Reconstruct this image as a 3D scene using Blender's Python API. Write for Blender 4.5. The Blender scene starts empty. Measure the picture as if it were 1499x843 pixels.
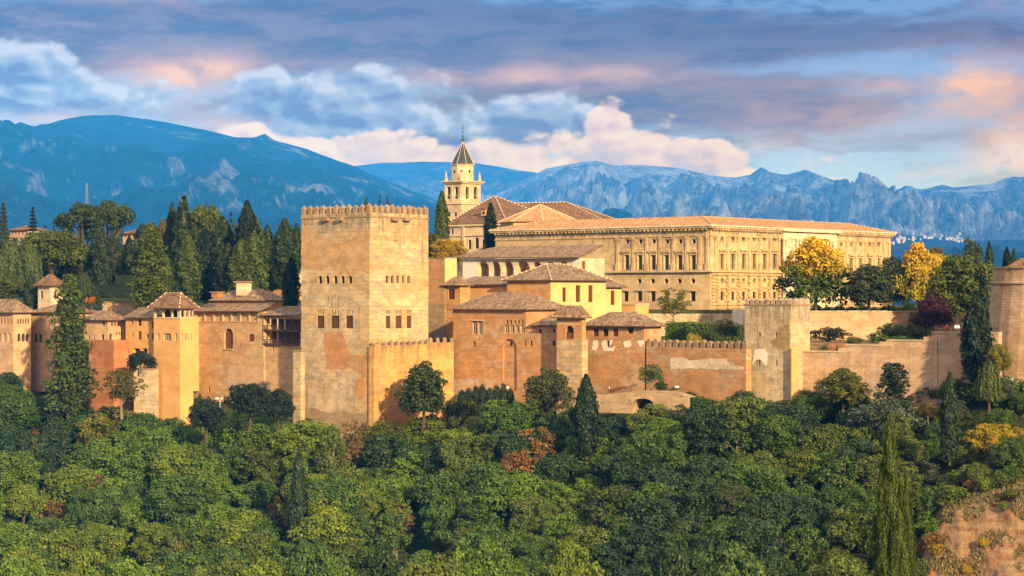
import bpy, math, random
import numpy as np
from mathutils import Vector, noise as mnoise

# ------------------------------------------------------------------ camera, sky, sun, exposure
SC = bpy.context.scene
COL = SC.collection
FPX, CX, HY = 3100.0, 749.5, 430.0          # focal length in photo pixels, centre column, horizon row
EXPO = 1.05
SUN_AZ, SUN_EL = math.radians(26), math.radians(19)

cam_d = bpy.data.cameras.new('camera')
cam = bpy.data.objects.new('camera', cam_d)
COL.objects.link(cam)
cam_d.sensor_width = 36.0
cam_d.lens = 36.0 * FPX / 1499.0
cam_d.shift_y = 8.5 / 1499.0
cam_d.clip_start = 0.5
cam_d.clip_end = 90000
cam.location = (0, 0, 0)
cam.rotation_euler = (math.radians(90), 0, 0)
SC.camera = cam

SC.view_settings.view_transform = 'Standard'
SC.view_settings.look = 'None'
SC.view_settings.gamma = 1.0
SC.view_settings.use_curve_mapping = False
SC.view_settings.exposure = EXPO
SC.cycles.use_denoising = True
SC.cycles.max_bounces = 6
SC.cycles.diffuse_bounces = 3
SC.cycles.transmission_bounces = 3
SC.cycles.transparent_max_bounces = 8
SC.cycles.volume_bounces = 0
SC.cycles.sample_clamp_indirect = 4.0


class NT:
    """small helper to write node trees"""
    def __init__(s, tree):
        s.t = tree; s.n = tree.nodes; s.l = tree.links
        s.n.clear()
    def new(s, typ, **kw):
        nd = s.n.new(typ)
        for k, v in kw.items(): setattr(nd, k, v)
        return nd
    def put(s, sock, v):
        if isinstance(v, bpy.types.NodeSocket): s.l.new(v, sock)
        elif v is not None:
            if isinstance(v, (tuple, list)) and len(v) == 3 and sock.type == 'RGBA': v = (*v, 1)
            sock.default_value = v
    def m(s, op, a, b=None, c=None, clamp=False):
        nd = s.new('ShaderNodeMath', operation=op); nd.use_clamp = clamp
        for i, v in enumerate((a, b, c)):
            if v is not None: s.put(nd.inputs[i], v)
        return nd.outputs[0]
    def vm(s, op, a, b=None):
        nd = s.new('ShaderNodeVectorMath', operation=op)
        s.put(nd.inputs[0], a)
        if b is not None: s.put(nd.inputs[1], b)
        return nd.outputs[0]
    def noise(s, vec, scale, detail=4, rough=.55, dist=0.0, dims='3D'):
        nd = s.new('ShaderNodeTexNoise', noise_dimensions=dims)
        if vec is not None: s.put(nd.inputs['Vector'], vec)
        nd.inputs['Scale'].default_value = scale; nd.inputs['Detail'].default_value = detail
        nd.inputs['Roughness'].default_value = rough; nd.inputs['Distortion'].default_value = dist
        return nd.outputs[0]
    def voro(s, vec, scale, feature='F1'):
        nd = s.new('ShaderNodeTexVoronoi', feature=feature)
        s.put(nd.inputs['Vector'], vec); nd.inputs['Scale'].default_value = scale
        return nd.outputs[0]
    def step(s, x, lo, hi):
        nd = s.new('ShaderNodeMapRange', interpolation_type='SMOOTHSTEP')
        s.put(nd.inputs[0], x); s.put(nd.inputs[1], lo); s.put(nd.inputs[2], hi)
        nd.inputs[3].default_value = 0; nd.inputs[4].default_value = 1
        return nd.outputs[0]
    def mix(s, f, a, b, mode='MIX'):
        nd = s.new('ShaderNodeMix', data_type='RGBA', blend_type=mode)
        s.put(nd.inputs[0], f); s.put(nd.inputs[6], a); s.put(nd.inputs[7], b)
        return nd.outputs[2]
    def ramp(s, f, stops, interp='LINEAR'):
        nd = s.new('ShaderNodeValToRGB'); r = nd.color_ramp; r.interpolation = interp
        while len(r.elements) < len(stops): r.elements.new(0.5)
        for e, (p, c) in zip(r.elements, stops):
            e.position = p; e.color = (*c, 1) if len(c) == 3 else c
        s.put(nd.inputs[0], f)
        return nd.outputs[0]
    def curve(s, x, pts):
        """piecewise curve of x; pts = [(x, y)]"""
        x0, x1 = pts[0][0], pts[-1][0]
        ys = [p[1] for p in pts]; y0, y1 = min(ys), max(ys)
        nd = s.new('ShaderNodeFloatCurve')
        t = s.m('DIVIDE', s.m('SUBTRACT', x, x0), x1 - x0, clamp=True)
        s.put(nd.inputs[1], t)
        c = nd.mapping.curves[0]
        while len(c.points) < len(pts): c.points.new(.5, .5)
        for p, (a, b) in zip(c.points, pts):
            p.location = ((a - x0) / (x1 - x0), (b - y0) / (y1 - y0)); p.handle_type = 'AUTO_CLAMPED'
        nd.mapping.update()
        return s.m('ADD', s.m('MULTIPLY', nd.outputs[0], y1 - y0), y0)
    def comb(s, x, y, z):
        nd = s.new('ShaderNodeCombineXYZ')
        for i, v in enumerate((x, y, z)): s.put(nd.inputs[i], v)
        return nd.outputs[0]
    def sep(s, v):
        nd = s.new('ShaderNodeSeparateXYZ'); s.put(nd.inputs[0], v)
        return nd.outputs


def srgb(r, g, b):
    f = lambda c: (c / 255) / 12.92 if c / 255 <= .04045 else ((c / 255 + .055) / 1.055) ** 2.4
    return (f(r), f(g), f(b))


# ---- world: Nishita sky with banks of evening cloud, all by direction (azimuth, elevation)
SKY_K = 0.10
KM = 2.5                                    # how far off the mountains stand (near ridge 15 km, far range 27 km)
HAZE_DENSITY, HAZE_TOP, HAZE_LEN = 0.95e-4 / KM, 1430.0, 31200.0
HAZE_COLOR = (.02, .28, 1.0)
HAZE_GLOW = (.013, .205, .64)
world = bpy.data.worlds.new('World'); SC.world = world; world.use_nodes = True
w = NT(world.node_tree)
gen = w.new('ShaderNodeTexCoord').outputs['Generated']
dx, dy, dz = w.sep(gen)
az = w.m('ARCTAN2', dx, dy)
el = w.m('ARCSINE', dz)
AZ = lambda px: math.atan((px - CX) / FPX)
EL = lambda py: math.atan((HY - py) / FPX)
sky = w.new('ShaderNodeTexSky', sky_type='NISHITA')
sky.sun_disc = False
sky.sun_elevation = SUN_EL
sky.sun_rotation = math.radians(180) - SUN_AZ
sky.altitude = 700; sky.air_density = 1.0; sky.dust_density = 1.2; sky.ozone_density = 2.0
ck = lambda c: tuple(v / SKY_K / 2 ** EXPO for v in srgb(*c))     # cloud radiance from its seen colour
# noise space: azimuth/elevation in degrees-like units
p2 = w.comb(w.m('MULTIPLY', az, 57.3), w.m('MULTIPLY', el, 57.3), 0.0)
wv = w.noise(p2, 0.55, 3, .5, 0, '2D')
pw = w.vm('ADD', p2, w.comb(w.m('MULTIPLY', w.m('SUBTRACT', wv, .5), 1.4), w.m('MULTIPLY', w.m('SUBTRACT', wv, .5), .5), 0.0))
streak = w.vm('MULTIPLY', pw, (0.16, 1.1, 1.0))
st1 = w.noise(streak, 1.0, 4, .5, 0, '2D')
st2 = w.noise(w.vm('MULTIPLY', w.vm('ADD', pw, (31.0, 7.0, 0)), (0.3, 1.5, 1.0)), 1.3, 5, .6, 0, '2D')
puff = w.m('ADD', w.m('MULTIPLY', w.noise(w.vm('MULTIPLY', p2, (.7, 1.15, 1)), 0.8, 5, .6, 0, '2D'), .7), w.m('MULTIPLY', w.noise(w.vm('MULTIPLY', p2, (.8, 1.1, 1)), 2.6, 4, .6, 0, '2D'), .3))
puff2 = w.noise(w.vm('MULTIPLY', w.vm('ADD', pw, (11.0, 3.0, 0)), (.6, 1.2, 1)), 1.1, 4, .5, 0, '2D')


def blob(px, py, rx, ry, k=1.0):
    """soft spot on the sky round a direction"""
    a = w.m('DIVIDE', w.m('SUBTRACT', az, AZ(px)), rx / FPX)
    b = w.m('DIVIDE', w.m('SUBTRACT', el, EL(py)), ry / FPX)
    r2 = w.m('ADD', w.m('MULTIPLY', a, a), w.m('MULTIPLY', b, b))
    return w.m('MULTIPLY', w.m('EXPONENT', w.m('MULTIPLY', r2, -1.0)), k)


def total(xs):
    o = xs[0]
    for x in xs[1:]: o = w.m('ADD', o, x)
    return o

# clear sky low over the ridge to deeper blue above
grad = w.ramp(w.m('MULTIPLY', el, 1 / 0.16, clamp=True),
              [(0.0, ck((190, 215, 236))), (.28, ck((172, 205, 234))), (.5, ck((126, 166, 208))), (.75, ck((84, 136, 186))), (1.0, ck((52, 112, 168)))])
c0 = w.mix(0.78, sky.outputs[0], grad)
# grey mauve stratus
stm = w.step(w.m('ADD', st1, w.m('MULTIPLY', total([blob(300, 60, 480, 60, 1.1), blob(900, 165, 420, 50), blob(800, 50, 700, 40, .9), blob(1250, 120, 300, 40, .4)]), .42)), .46, .80)
c1 = w.mix(w.m('MULTIPLY', stm, .85), c0, w.mix(w.step(st2, .35, .65), ck((88, 119, 154)), ck((132, 138, 160))))
# the upper deep blue gaps
c1 = w.mix(w.m('MULTIPLY', w.step(st2, .42, .66), total([blob(900, 5, 520, 40, .8), blob(1150, 45, 380, 45, .7)])), c1, ck((76, 130, 172)))
# thin bright wisps
c1 = w.mix(w.m('MULTIPLY', w.step(st2, .52, .78), .25), c1, ck((150, 164, 188)))
# sunset glow on high cloud
pk = total([blob(275, 112, 130, 30, 1.2), blob(215, 148, 70, 20, .5), blob(800, 110, 240, 20, .7), blob(640, 138, 80, 20, .4), blob(1420, 120, 150, 36, .95), blob(1330, 160, 190, 30, .6),
            blob(1480, 210, 80, 45, .7), blob(1190, 195, 170, 25, .4), blob(40, 178, 90, 10, .9), blob(210, 4, 90, 14, .5), blob(340, 184, 70, 16, .8), blob(1480, 8, 60, 14, .6)])
pkm = w.m('MULTIPLY', pk, w.step(w.m('ADD', w.m('MULTIPLY', st1, .8), w.m('MULTIPLY', puff2, .6)), .35, 1.0), clamp=True)
c2 = w.mix(w.m('MULTIPLY', pkm, 1.25, clamp=True), c1, w.mix(w.step(pk, .4, 1.1), ck((224, 190, 186)), ck((248, 204, 178))))


def billow(vec, scale=.62):
    """heaped cumulus shapes: rounded cells at several sizes"""
    nd = w.new('ShaderNodeTexVoronoi', feature='F1', voronoi_dimensions='2D')
    w.put(nd.inputs['Vector'], vec); nd.inputs['Scale'].default_value = scale
    nd.inputs['Detail'].default_value = 1.8; nd.inputs['Roughness'].default_value = .55; nd.inputs['Lacunarity'].default_value = 2.3
    return w.m('SUBTRACT', 1.0, nd.outputs[0])


cp_ = w.vm('ADD', w.vm('MULTIPLY', p2, (.8, 1.35, 1)), w.comb(w.m('MULTIPLY', w.m('SUBTRACT', wv, .5), .8), 0.0, 0.0))
V0 = w.m('ADD', w.m('MULTIPLY', billow(cp_), .75), w.m('MULTIPLY', puff, .4))
V1 = w.m('ADD', w.m('MULTIPLY', billow(w.vm('ADD', cp_, (.22, .30, 0))), .75), w.m('MULTIPLY', puff, .4))
relief = w.m('MULTIPLY', w.m('SUBTRACT', V0, V1), 1.5)


V_MEAN = .37


def bank(col_in, edge, base, amp, soft, lit, body, shade, k=1.0, sx=1.0):
    """a bank of cumulus under a billowy edge line: edge / base = [(px, py)]; lit from above the viewer's right"""
    e = w.curve(az, [(AZ(x), EL(y)) for x, y in edge])
    b = w.curve(az, [(AZ(x), EL(y)) for x, y in base])
    n = w.m('MULTIPLY', w.m('SUBTRACT', V0, V_MEAN), amp / FPX)
    d = w.m('ADD', w.m('SUBTRACT', e, el), n)                       # depth below the edge
    mask = w.m('MULTIPLY', w.step(d, 0.0, soft / FPX), w.step(w.m('ADD', w.m('SUBTRACT', el, b), w.m('MULTIPLY', n, .5)), -6 / FPX, 34 / FPX))
    inner = w.step(d, 2 / FPX, 85 / FPX)
    t = w.m('ADD', w.m('ADD', .78, relief), w.m('MULTIPLY', inner, -.62), clamp=True)   # 1 = sunlit crest, 0 = shaded base
    colr = w.mix(w.step(t, .0, .5), shade, w.mix(w.step(t, .42, .95), body, lit))
    return w.mix(w.m('MULTIPLY', mask, k), col_in, colr)

c3 = bank(c2, [(-700, 30), (-200, 50), (0, 46), (70, 50), (120, 78), (170, 112), (230, 130), (310, 138), (345, 114), (385, 92), (410, 84), (440, 110), (500, 104), (560, 96), (620, 110), (680, 132), (730, 122), (790, 116), (850, 134), (905, 170), (960, 216), (1040, 250), (1500, 330)],
          [(-700, 190), (0, 184), (120, 178), (260, 182), (380, 196), (480, 222), (620, 224), (760, 216), (880, 220), (1000, 244), (1500, 340)], 60, 26,
          ck((206, 216, 228)), ck((158, 186, 213)), ck((118, 152, 194)), .94)
# lower, sunlit bank lying along the far ridge
c4 = bank(c3, [(200, 240), (300, 196), (350, 176), (430, 196), (520, 192), (640, 196), (740, 204), (820, 196), (852, 182), (872, 156), (890, 143), (910, 152), (940, 170), (980, 180), (1010, 188), (1050, 206), (1090, 226), (1140, 252), (1200, 270), (1300, 290), (1400, 300), (1600, 300)],
          [(200, 290), (1600, 340)], 56, 16, ck((251, 228, 212)), ck((234, 211, 209)), ck((200, 196, 214)), .92)
pf = w.m('MULTIPLY', total([blob(1212, 232, 34, 14, 1.2), blob(1480, 235, 50, 34, 1.1), blob(1370, 262, 70, 14, .6), blob(1105, 216, 60, 14, .5)]), w.step(puff, .36, .62), clamp=True)
c4 = w.mix(pf, c4, ck((244, 224, 218)))
# what reaches the eye has crossed the haze: sky above the ridge keeps its colour only if it is that much brighter behind it
hz_d = w.m('MINIMUM', HAZE_LEN, w.m('DIVIDE', HAZE_TOP, w.m('MAXIMUM', el, .01)))
hz_t = w.m('EXPONENT', w.m('MULTIPLY', hz_d, -HAZE_DENSITY))
hz_i = w.m('SUBTRACT', 1.0, hz_t)
veil = w.vm('MULTIPLY', w.comb(hz_i, hz_i, w.m('POWER', hz_i, 1.5)), tuple(v / SKY_K for v in HAZE_GLOW))
c5 = w.vm('MAXIMUM', w.vm('SUBTRACT', c4, veil), (0.02, 0.02, 0.02))
inv = w.m('DIVIDE', 1.0, hz_t)
c5 = w.vm('MULTIPLY', c5, w.comb(inv, inv, inv))
# overhead: broken pale cloud; towards the low sun behind the viewer: warm bright sky
hi = w.vm('MULTIPLY', w.mix(w.step(w.noise(gen, 3.0, 5, .6), .4, .62), ck((170, 186, 214)), ck((236, 226, 220))), (2.0, 1.95, 1.85))
sunward = w.step(w.m('ADD', w.m('MULTIPLY', dx, math.sin(SUN_AZ)), w.m('MULTIPLY', dy, -math.cos(SUN_AZ))), -.2, .9)
hi = w.mix(w.m('MULTIPLY', sunward, .8), hi, tuple(1.5 * v for v in ck((255, 226, 190))))
c5 = w.mix(w.step(w.m('ADD', el, w.m('MULTIPLY', w.m('LESS_THAN', dy, 0.0), .5)), .17, .5), c5, hi)
up = w.m('GREATER_THAN', dz, -0.02)
c5 = w.mix(up, (0.9, 0.85, 0.8), c5)
bgd = w.new('ShaderNodeBackground'); w.put(bgd.inputs[0], c5); bgd.inputs[1].default_value = SKY_K
wo = w.new('ShaderNodeOutputWorld'); w.l.new(bgd.outputs[0], wo.inputs[0])

sd = bpy.data.lights.new('sun', 'SUN'); sd.energy = 4.4; sd.angle = math.radians(1.5); sd.color = (1.0, .75, .39)
sun = bpy.data.objects.new('sun', sd); COL.objects.link(sun)
sdir = Vector((math.sin(SUN_AZ) * math.cos(SUN_EL), -math.cos(SUN_AZ) * math.cos(SUN_EL), math.sin(SUN_EL)))
sun.rotation_euler = sdir.to_track_quat('Z', 'Y').to_euler()
sun.location = sdir * 300

# ------------------------------------------------------------------ basic helpers
def kx(px): return (px - CX) / FPX
def P(px, py, Y): return Vector((kx(px) * Y, Y, (HY - py) / FPX * Y))
def P2(px, Y): return Vector((kx(px) * Y, Y))
def zz(py, Y): return (HY - py) / FPX * Y
AX = Vector((0.766, -0.643))     # along a shaded facade, towards the viewer's right and nearer
BX = Vector((0.643, 0.766))      # along a sunlit facade, towards the right and farther


def hit(F, d, px):
    """parameter along F + t d where it crosses the sight line of column px"""
    k = kx(px)
    return (k * F.y - F.x) / (d.x - k * d.y)


def tag(o, label=None, cat=None, group=None, kind=None):
    if label: o['label'] = label
    if cat: o['category'] = cat
    if group: o['group'] = group
    if kind: o['kind'] = kind
    return o


def empty(name, loc, label, cat, group=None):
    o = bpy.data.objects.new(name, None); COL.objects.link(o)
    o.location = loc; o.empty_display_size = 1
    return tag(o, label, cat, group)


class MB:
    """collects faces into one mesh"""
    def __init__(s): s.v = []; s.f = []; s.mi = []; s.uv = []
    def face(s, pts, mi=0, uv=None):
        i = len(s.v); s.v.extend([tuple(p) for p in pts]); s.f.append(tuple(range(i, i + len(pts)))); s.mi.append(mi)
        s.uv.append(uv if uv else [(0, 0)] * len(pts))
    def box(s, c, ex, ey, ez, mi=0):
        """box centred on c with half axes ex, ey, ez (vectors)"""
        c, ex, ey, ez = map(Vector, (c, ex, ey, ez))
        q = lambda a, b, d: c + ex * a + ey * b + ez * d
        for pts in (((-1, -1, -1), (-1, 1, -1), (1, 1, -1), (1, -1, -1)), ((-1, -1, 1), (1, -1, 1), (1, 1, 1), (-1, 1, 1)),
                    ((-1, -1, -1), (1, -1, -1), (1, -1, 1), (-1, -1, 1)), ((1, -1, -1), (1, 1, -1), (1, 1, 1), (1, -1, 1)),
                    ((1, 1, -1), (-1, 1, -1), (-1, 1, 1), (1, 1, 1)), ((-1, 1, -1), (-1, -1, -1), (-1, -1, 1), (-1, 1, 1))):
            s.face([q(*p) for p in pts], mi)
    def tube(s, pts, rad, n=7, mi=0):
        pts = [Vector(p) for p in pts]
        rings = []
        for i, p in enumerate(pts):
            d = (pts[min(i + 1, len(pts) - 1)] - pts[max(i - 1, 0)]).normalized()
            u = d.cross(Vector((0.3, 1, 0.2))).normalized(); v = d.cross(u)
            rings.append([p + (u * math.cos(6.2832 * k / n) + v * math.sin(6.2832 * k / n)) * rad[i] for k in range(n)])
        for a, b in zip(rings, rings[1:]):
            for k in range(n): s.face([a[k], a[(k + 1) % n], b[(k + 1) % n], b[k]], mi)
        s.face(rings[-1], mi)
    def lathe(s, c, prof, n=8, mi=0, rot=0.0):
        c = Vector(c)
        rings = [[c + Vector((r * math.cos(6.2832 * (k / n) + rot), r * math.sin(6.2832 * (k / n) + rot), z)) for k in range(n)] for r, z in prof]
        for a, b in zip(rings, rings[1:]):
            for k in range(n): s.face([a[k], a[(k + 1) % n], b[(k + 1) % n], b[k]], mi)
    def build(s, name, mats, parent=None, smooth=False, weld=False):
        off = parent_world(parent) if parent else Vector((0, 0, 0))
        me = bpy.data.meshes.new(name)
        me.from_pydata([(x - off.x, y - off.y, z - off.z) for x, y, z in s.v], [], s.f)
        for m_ in (mats if isinstance(mats, (list, tuple)) else [mats]): me.materials.append(m_)
        me.polygons.foreach_set('material_index', s.mi)
        uvl = me.uv_layers.new(name='UVMap')
        uvl.data.foreach_set('uv', [c for f in s.uv for q in f for c in q])
        if smooth: me.polygons.foreach_set('use_smooth', [True] * len(s.f))
        o = bpy.data.objects.new(name, me); COL.objects.link(o)
        if parent: o.parent = parent
        return o


def parent_world(p):
    v = Vector((0, 0, 0))
    while p: v += p.location; p = p.parent
    return v


# ------------------------------------------------------------------ materials
def new_mat(name):
    m_ = bpy.data.materials.new(name); m_.use_nodes = True
    return m_, NT(m_.node_tree)


def finish(n, col, rough=.9, bump=None, bstr=.4, bdist=.1, spec=.15, extra=None):
    bs = n.new('ShaderNodeBsdfPrincipled')
    n.put(bs.inputs['Base Color'], col); n.put(bs.inputs['Roughness'], rough)
    bs.inputs['Specular IOR Level'].default_value = spec
    if bump is not None:
        b = n.new('ShaderNodeBump'); b.inputs['Strength'].default_value = bstr; b.inputs['Distance'].default_value = bdist
        n.put(b.inputs['Height'], bump); n.l.new(b.outputs[0], bs.inputs['Normal'])
    o = n.new('ShaderNodeOutputMaterial'); n.l.new(bs.outputs[0], o.inputs[0])
    return bs


def plaster(name, base, alt, grey, seed=0.0, course=.85, cmix=.5, patch=.5, streak=.35, grey_amt=.35, pits=.3, bump=.25, top=None):
    """weathered rammed earth / render: patches, courses, run-off stains, pits"""
    m_, n = new_mat(name)
    geo = n.new('ShaderNodeNewGeometry').outputs['Position']
    v = n.vm('ADD', geo, (seed * 17.3, seed * 9.1, seed * 3.7))
    x, y, z = n.sep(geo)
    nrm = n.new('ShaderNodeNewGeometry').outputs['Normal']
    nx_, ny_, _z = n.sep(nrm)
    sunny = n.m('GREATER_THAN', n.m('ADD', n.m('MULTIPLY', nx_, .766), n.m('MULTIPLY', ny_, -.643)), .6)
    tl_ = n.m('ADD', n.m('MULTIPLY', x, .766), n.m('MULTIPLY', y, -.643)); tr_ = n.m('ADD', n.m('MULTIPLY', x, .643), n.m('MULTIPLY', y, .766))
    tt = n.m('ADD', tl_, n.m('MULTIPLY', sunny, n.m('SUBTRACT', tr_, tl_)))
    big = n.noise(n.vm('MULTIPLY', v, (1, 1, 1.7)), .11, 6, .6, .3)
    mid = n.noise(n.vm('MULTIPLY', v, (1, 1, 2.2)), .42, 6, .62)
    fine = n.noise(v, 2.6, 6, .7)
    col = n.mix(n.step(big, .5 - patch * .28, .5 + patch * .28), base, alt)
    gm = n.step(n.m('ADD', n.m('MULTIPLY', big, .5), n.m('MULTIPLY', mid, .6)), .62 - grey_amt * .18, .68)
    col = n.mix(n.m('MULTIPLY', gm, .75), col, grey)
    # courses of rammed earth
    zc = n.m('ADD', n.m('DIVIDE', z, course), n.m('MULTIPLY', mid, .25))
    fr = n.m('FRACT', zc)
    ln = n.m('MULTIPLY', n.step(n.m('ABSOLUTE', n.m('SUBTRACT', fr, .5)), .40, .5), n.step(fine, .38, .62))
    lay = n.new('ShaderNodeTexWhiteNoise', noise_dimensions='1D'); n.put(lay.inputs['W'], n.m('FLOOR', zc))
    cmix *= .7
    col = n.mix(n.m('MULTIPLY', n.m('SUBTRACT', lay.outputs[0], .5), cmix * .5, clamp=True), col, (base[0] * .6, base[1] * .55, base[2] * .5))
    col = n.mix(n.m('MULTIPLY', ln, cmix * .8), col, (base[0] * .42, base[1] * .38, base[2] * .35))
    # putlog holes left by the scaffolding
    if course < 2:
        ci, cj = n.m('FLOOR', n.m('DIVIDE', tt, 1.9)), n.m('FLOOR', n.m('DIVIDE', z, 1.7))
        wn = n.new('ShaderNodeTexWhiteNoise', noise_dimensions='3D'); n.put(wn.inputs['Vector'], n.comb(ci, cj, seed))
        hu = n.m('ABSOLUTE', n.m('SUBTRACT', n.m('FRACT', n.m('DIVIDE', tt, 1.9)), n.m('ADD', .3, n.m('MULTIPLY', wn.outputs[0], .4))))
        hv = n.m('ABSOLUTE', n.m('SUBTRACT', n.m('FRACT', n.m('DIVIDE', z, 1.7)), .5))
        hole = n.m('MULTIPLY', n.m('MULTIPLY', n.m('LESS_THAN', hu, .055), n.m('LESS_THAN', hv, .07)), n.m('GREATER_THAN', wn.outputs[0], .78))
        col = n.mix(n.m('MULTIPLY', hole, .6), col, (base[0] * .15, base[1] * .14, base[2] * .13))
    # run-off
    sv = n.vm('MULTIPLY', v, (1.1, 1.1, .07))
    stx = n.noise(sv, .9, 5, .65)
    col = n.mix(n.m('MULTIPLY', n.step(stx, .54, .74), streak), col, (grey[0] * .55, grey[1] * .5, grey[2] * .46))
    col = n.mix(n.m('MULTIPLY', n.step(n.noise(v, 1.1, 7, .75), .6, .75), pits), col, (base[0] * .38, base[1] * .33, base[2] * .3))
    # eroded courses: thin dark horizontal pits
    ero = n.m('MULTIPLY', n.step(n.noise(n.vm('MULTIPLY', v, (.55, .55, 3.4)), 1.0, 6, .7), .56, .66), n.step(mid, .40, .56))
    col = n.mix(n.m('MULTIPLY', ero, min(.75, pits * 1.7)), col, (base[0] * .42, base[1] * .37, base[2] * .33))
    if top is not None:   # soot and lichen washed down from the merlons
        tm = n.m('MULTIPLY', n.step(z, top - 7.5, top - .5), n.step(n.noise(n.vm('MULTIPLY', v, (1, 1, .12)), 1.5, 4, .6), .42, .62))
        col = n.mix(n.m('MULTIPLY', tm, .7), col, (grey[0] * .5, grey[1] * .48, grey[2] * .46))
    blot = n.step(n.noise(n.vm('MULTIPLY', v, (1, 1, 1.7)), .32, 6, .68), .36, .64)
    vv = n.m('ADD', .71, n.m('ADD', n.m('MULTIPLY', n.step(fine, .3, .7), .28 * (1 if pits > .09 else .4)), n.m('MULTIPLY', blot, .32 * (1 if pits > .09 else .5))))
    if pits <= .09: vv = n.m('ADD', vv, .2)
    col = n.mix(1.0, col, n.comb(vv, vv, vv), 'MULTIPLY')
    finish(n, col, .92, n.m('ADD', n.m('MULTIPLY', fine, .6), n.m('ADD', mid, n.m('MULTIPLY', ln, -.5))), bump, .25, .1)
    return m_


def tiles(name, c1, c2, c3, seed=0.0):
    """curved clay roof tiles in rows, by roof UV in metres (u along the eave, v up the slope)"""
    m_, n = new_mat(name)
    uv = n.new('ShaderNodeUVMap').outputs[0]
    u, v, _ = n.sep(uv)
    pu, pv = .42, .55
    cu = n.m('FLOOR', n.m('DIVIDE', u, pu)); cv = n.m('FLOOR', n.m('DIVIDE', v, pv))
    wn = n.new('ShaderNodeTexWhiteNoise', noise_dimensions='3D'); n.put(wn.inputs['Vector'], n.comb(cu, cv, seed))
    geo = n.new('ShaderNodeNewGeometry').outputs['Position']
    big = n.noise(geo, .35, 5, .6)
    f = n.m('ADD', n.m('MULTIPLY', wn.outputs[0], .7), n.m('MULTIPLY', n.m('SUBTRACT', big, .5), .9), clamp=True)
    col = n.ramp(f, [(0.0, c1), (.45, c2), (.9, c3), (1.0, (c3[0] * 1.25, c3[1] * 1.25, c3[2] * 1.2))])
    col = n.mix(n.m('MULTIPLY', n.step(n.noise(geo, 1.3, 5, .7), .58, .7), .5), col, (.09, .075, .05))
    wave = n.m('ABSOLUTE', n.m('SINE', n.m('MULTIPLY', u, math.pi / pu)))
    stepv = n.m('FRACT', n.m('DIVIDE', v, pv))
    h = n.m('ADD', wave, n.m('MULTIPLY', n.m('SUBTRACT', 1.0, stepv), .45))
    finish(n, col, .88, h, .9, .16, .12)
    return m_


def flat(name, col, rough=.85, var=.25, scale=3.0, spec=.15, bump=.15):
    m_, n = new_mat(name)
    geo = n.new('ShaderNodeNewGeometry').outputs['Position']
    k = n.noise(geo, scale, 5, .6)
    vv = n.m('ADD', 1 - var, n.m('MULTIPLY', k, var * 2))
    finish(n, n.mix(1.0, col, n.comb(vv, vv, vv), 'MULTIPLY'), rough, k, bump, .05, spec)
    return m_


M = {}
M['tower'] = plaster('tower_rammed_earth', (.42, .26, .115), (.59, .43, .245), (.28, .235, .18), 1, .85, 1.0, .9, .55, .8, .7, .4, top=17.0)
M['tower_patch'] = plaster('tower_red_patch', (.44, .205, .08), (.40, .20, .085), (.40, .28, .16), 2, .85, .4, .6, .25, .1, .2)
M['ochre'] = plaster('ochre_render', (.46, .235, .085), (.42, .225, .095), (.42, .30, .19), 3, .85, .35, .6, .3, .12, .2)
M['ochre2'] = plaster('ochre_earth_wall', (.43, .215, .085), (.37, .20, .095), (.42, .32, .22), 4, .85, .6, .8, .4, .4, .35)
M['orange'] = plaster('orange_render', (.58, .325, .125), (.54, .285, .10), (.46, .28, .14), 5, 4.0, .05, .5, .22, .05, .08, .12)
M['yellow'] = plaster('yellow_render', (.58, .42, .185), (.55, .37, .15), (.50, .38, .22), 6, 4.0, .05, .5, .2, .1, .06, .1)
M['cream'] = plaster('cream_render', (.56, .44, .30), (.52, .38, .24), (.46, .37, .27), 7, 4.0, .1, .5, .3, .15, .1, .12)
M['pink'] = plaster('pinkish_earth_wall', (.42, .26, .155), (.45, .30, .19), (.38, .32, .26), 8, .85, .45, .8, .5, .45, .3)
M['redbrick'] = plaster('red_brick_wall', (.38, .15, .065), (.42, .185, .085), (.34, .22, .13), 9, .75, .9, .5, .25, .1, .3)
M['stone'] = plaster('sandstone', (.52, .375, .20), (.46, .31, .155), (.40, .31, .21), 10, .62, .3, .7, .4, .35, .22, top=15.4)
M['stone_plain'] = plaster('rough_sandstone', (.46, .32, .17), (.42, .28, .145), (.42, .33, .22), 11, .55, .6, .7, .3, .3, .35)
M['marble'] = plaster('pale_marble', (.60, .50, .37), (.56, .45, .31), (.48, .40, .3), 12, .8, .2, .5, .35, .25, .1)
M['rubble'] = plaster('rubble_stone', (.27, .18, .10), (.34, .23, .13), (.30, .25, .18), 13, .4, .9, .7, .4, .4, .8, .6)
M['church'] = plaster('church_stone', (.56, .42, .265), (.52, .37, .22), (.45, .36, .26), 14, .6, .25, .5, .3, .2, .12)
M['greystone'] = plaster('grey_old_wall', (.42, .30, .175), (.52, .39, .245), (.28, .25, .20), 15, .85, .5, .9, .7, .6, .5, top=-2.0)
M['merlon'] = plaster('dark_weathered_merlon', (.24, .155, .09), (.33, .21, .115), (.20, .17, .13), 16, .6, .3, .7, .6, .5, .35)
M['tan'] = plaster('tan_earth_wall', (.46, .285, .145), (.40, .235, .11), (.44, .35, .25), 25, .85, .5, .8, .45, .4, .35)
M['rose'] = plaster('rose_render', (.50, .315, .185), (.46, .265, .135), (.44, .36, .27), 26, .85, .3, .8, .4, .35, .25)
M['white'] = flat('limewash', (.66, .58, .48), .9, .12, .8)
M['roof'] = tiles('roof_tiles', (.15, .088, .050), (.29, .185, .11), (.44, .31, .20), 1)
M['roof_orange'] = tiles('roof_tiles_orange', (.38, .18, .07), (.54, .29, .125), (.64, .41, .21), 2)
M['roof_brown'] = tiles('roof_tiles_brown', (.12, .06, .033), (.21, .115, .062), (.31, .185, .105), 3)
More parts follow.
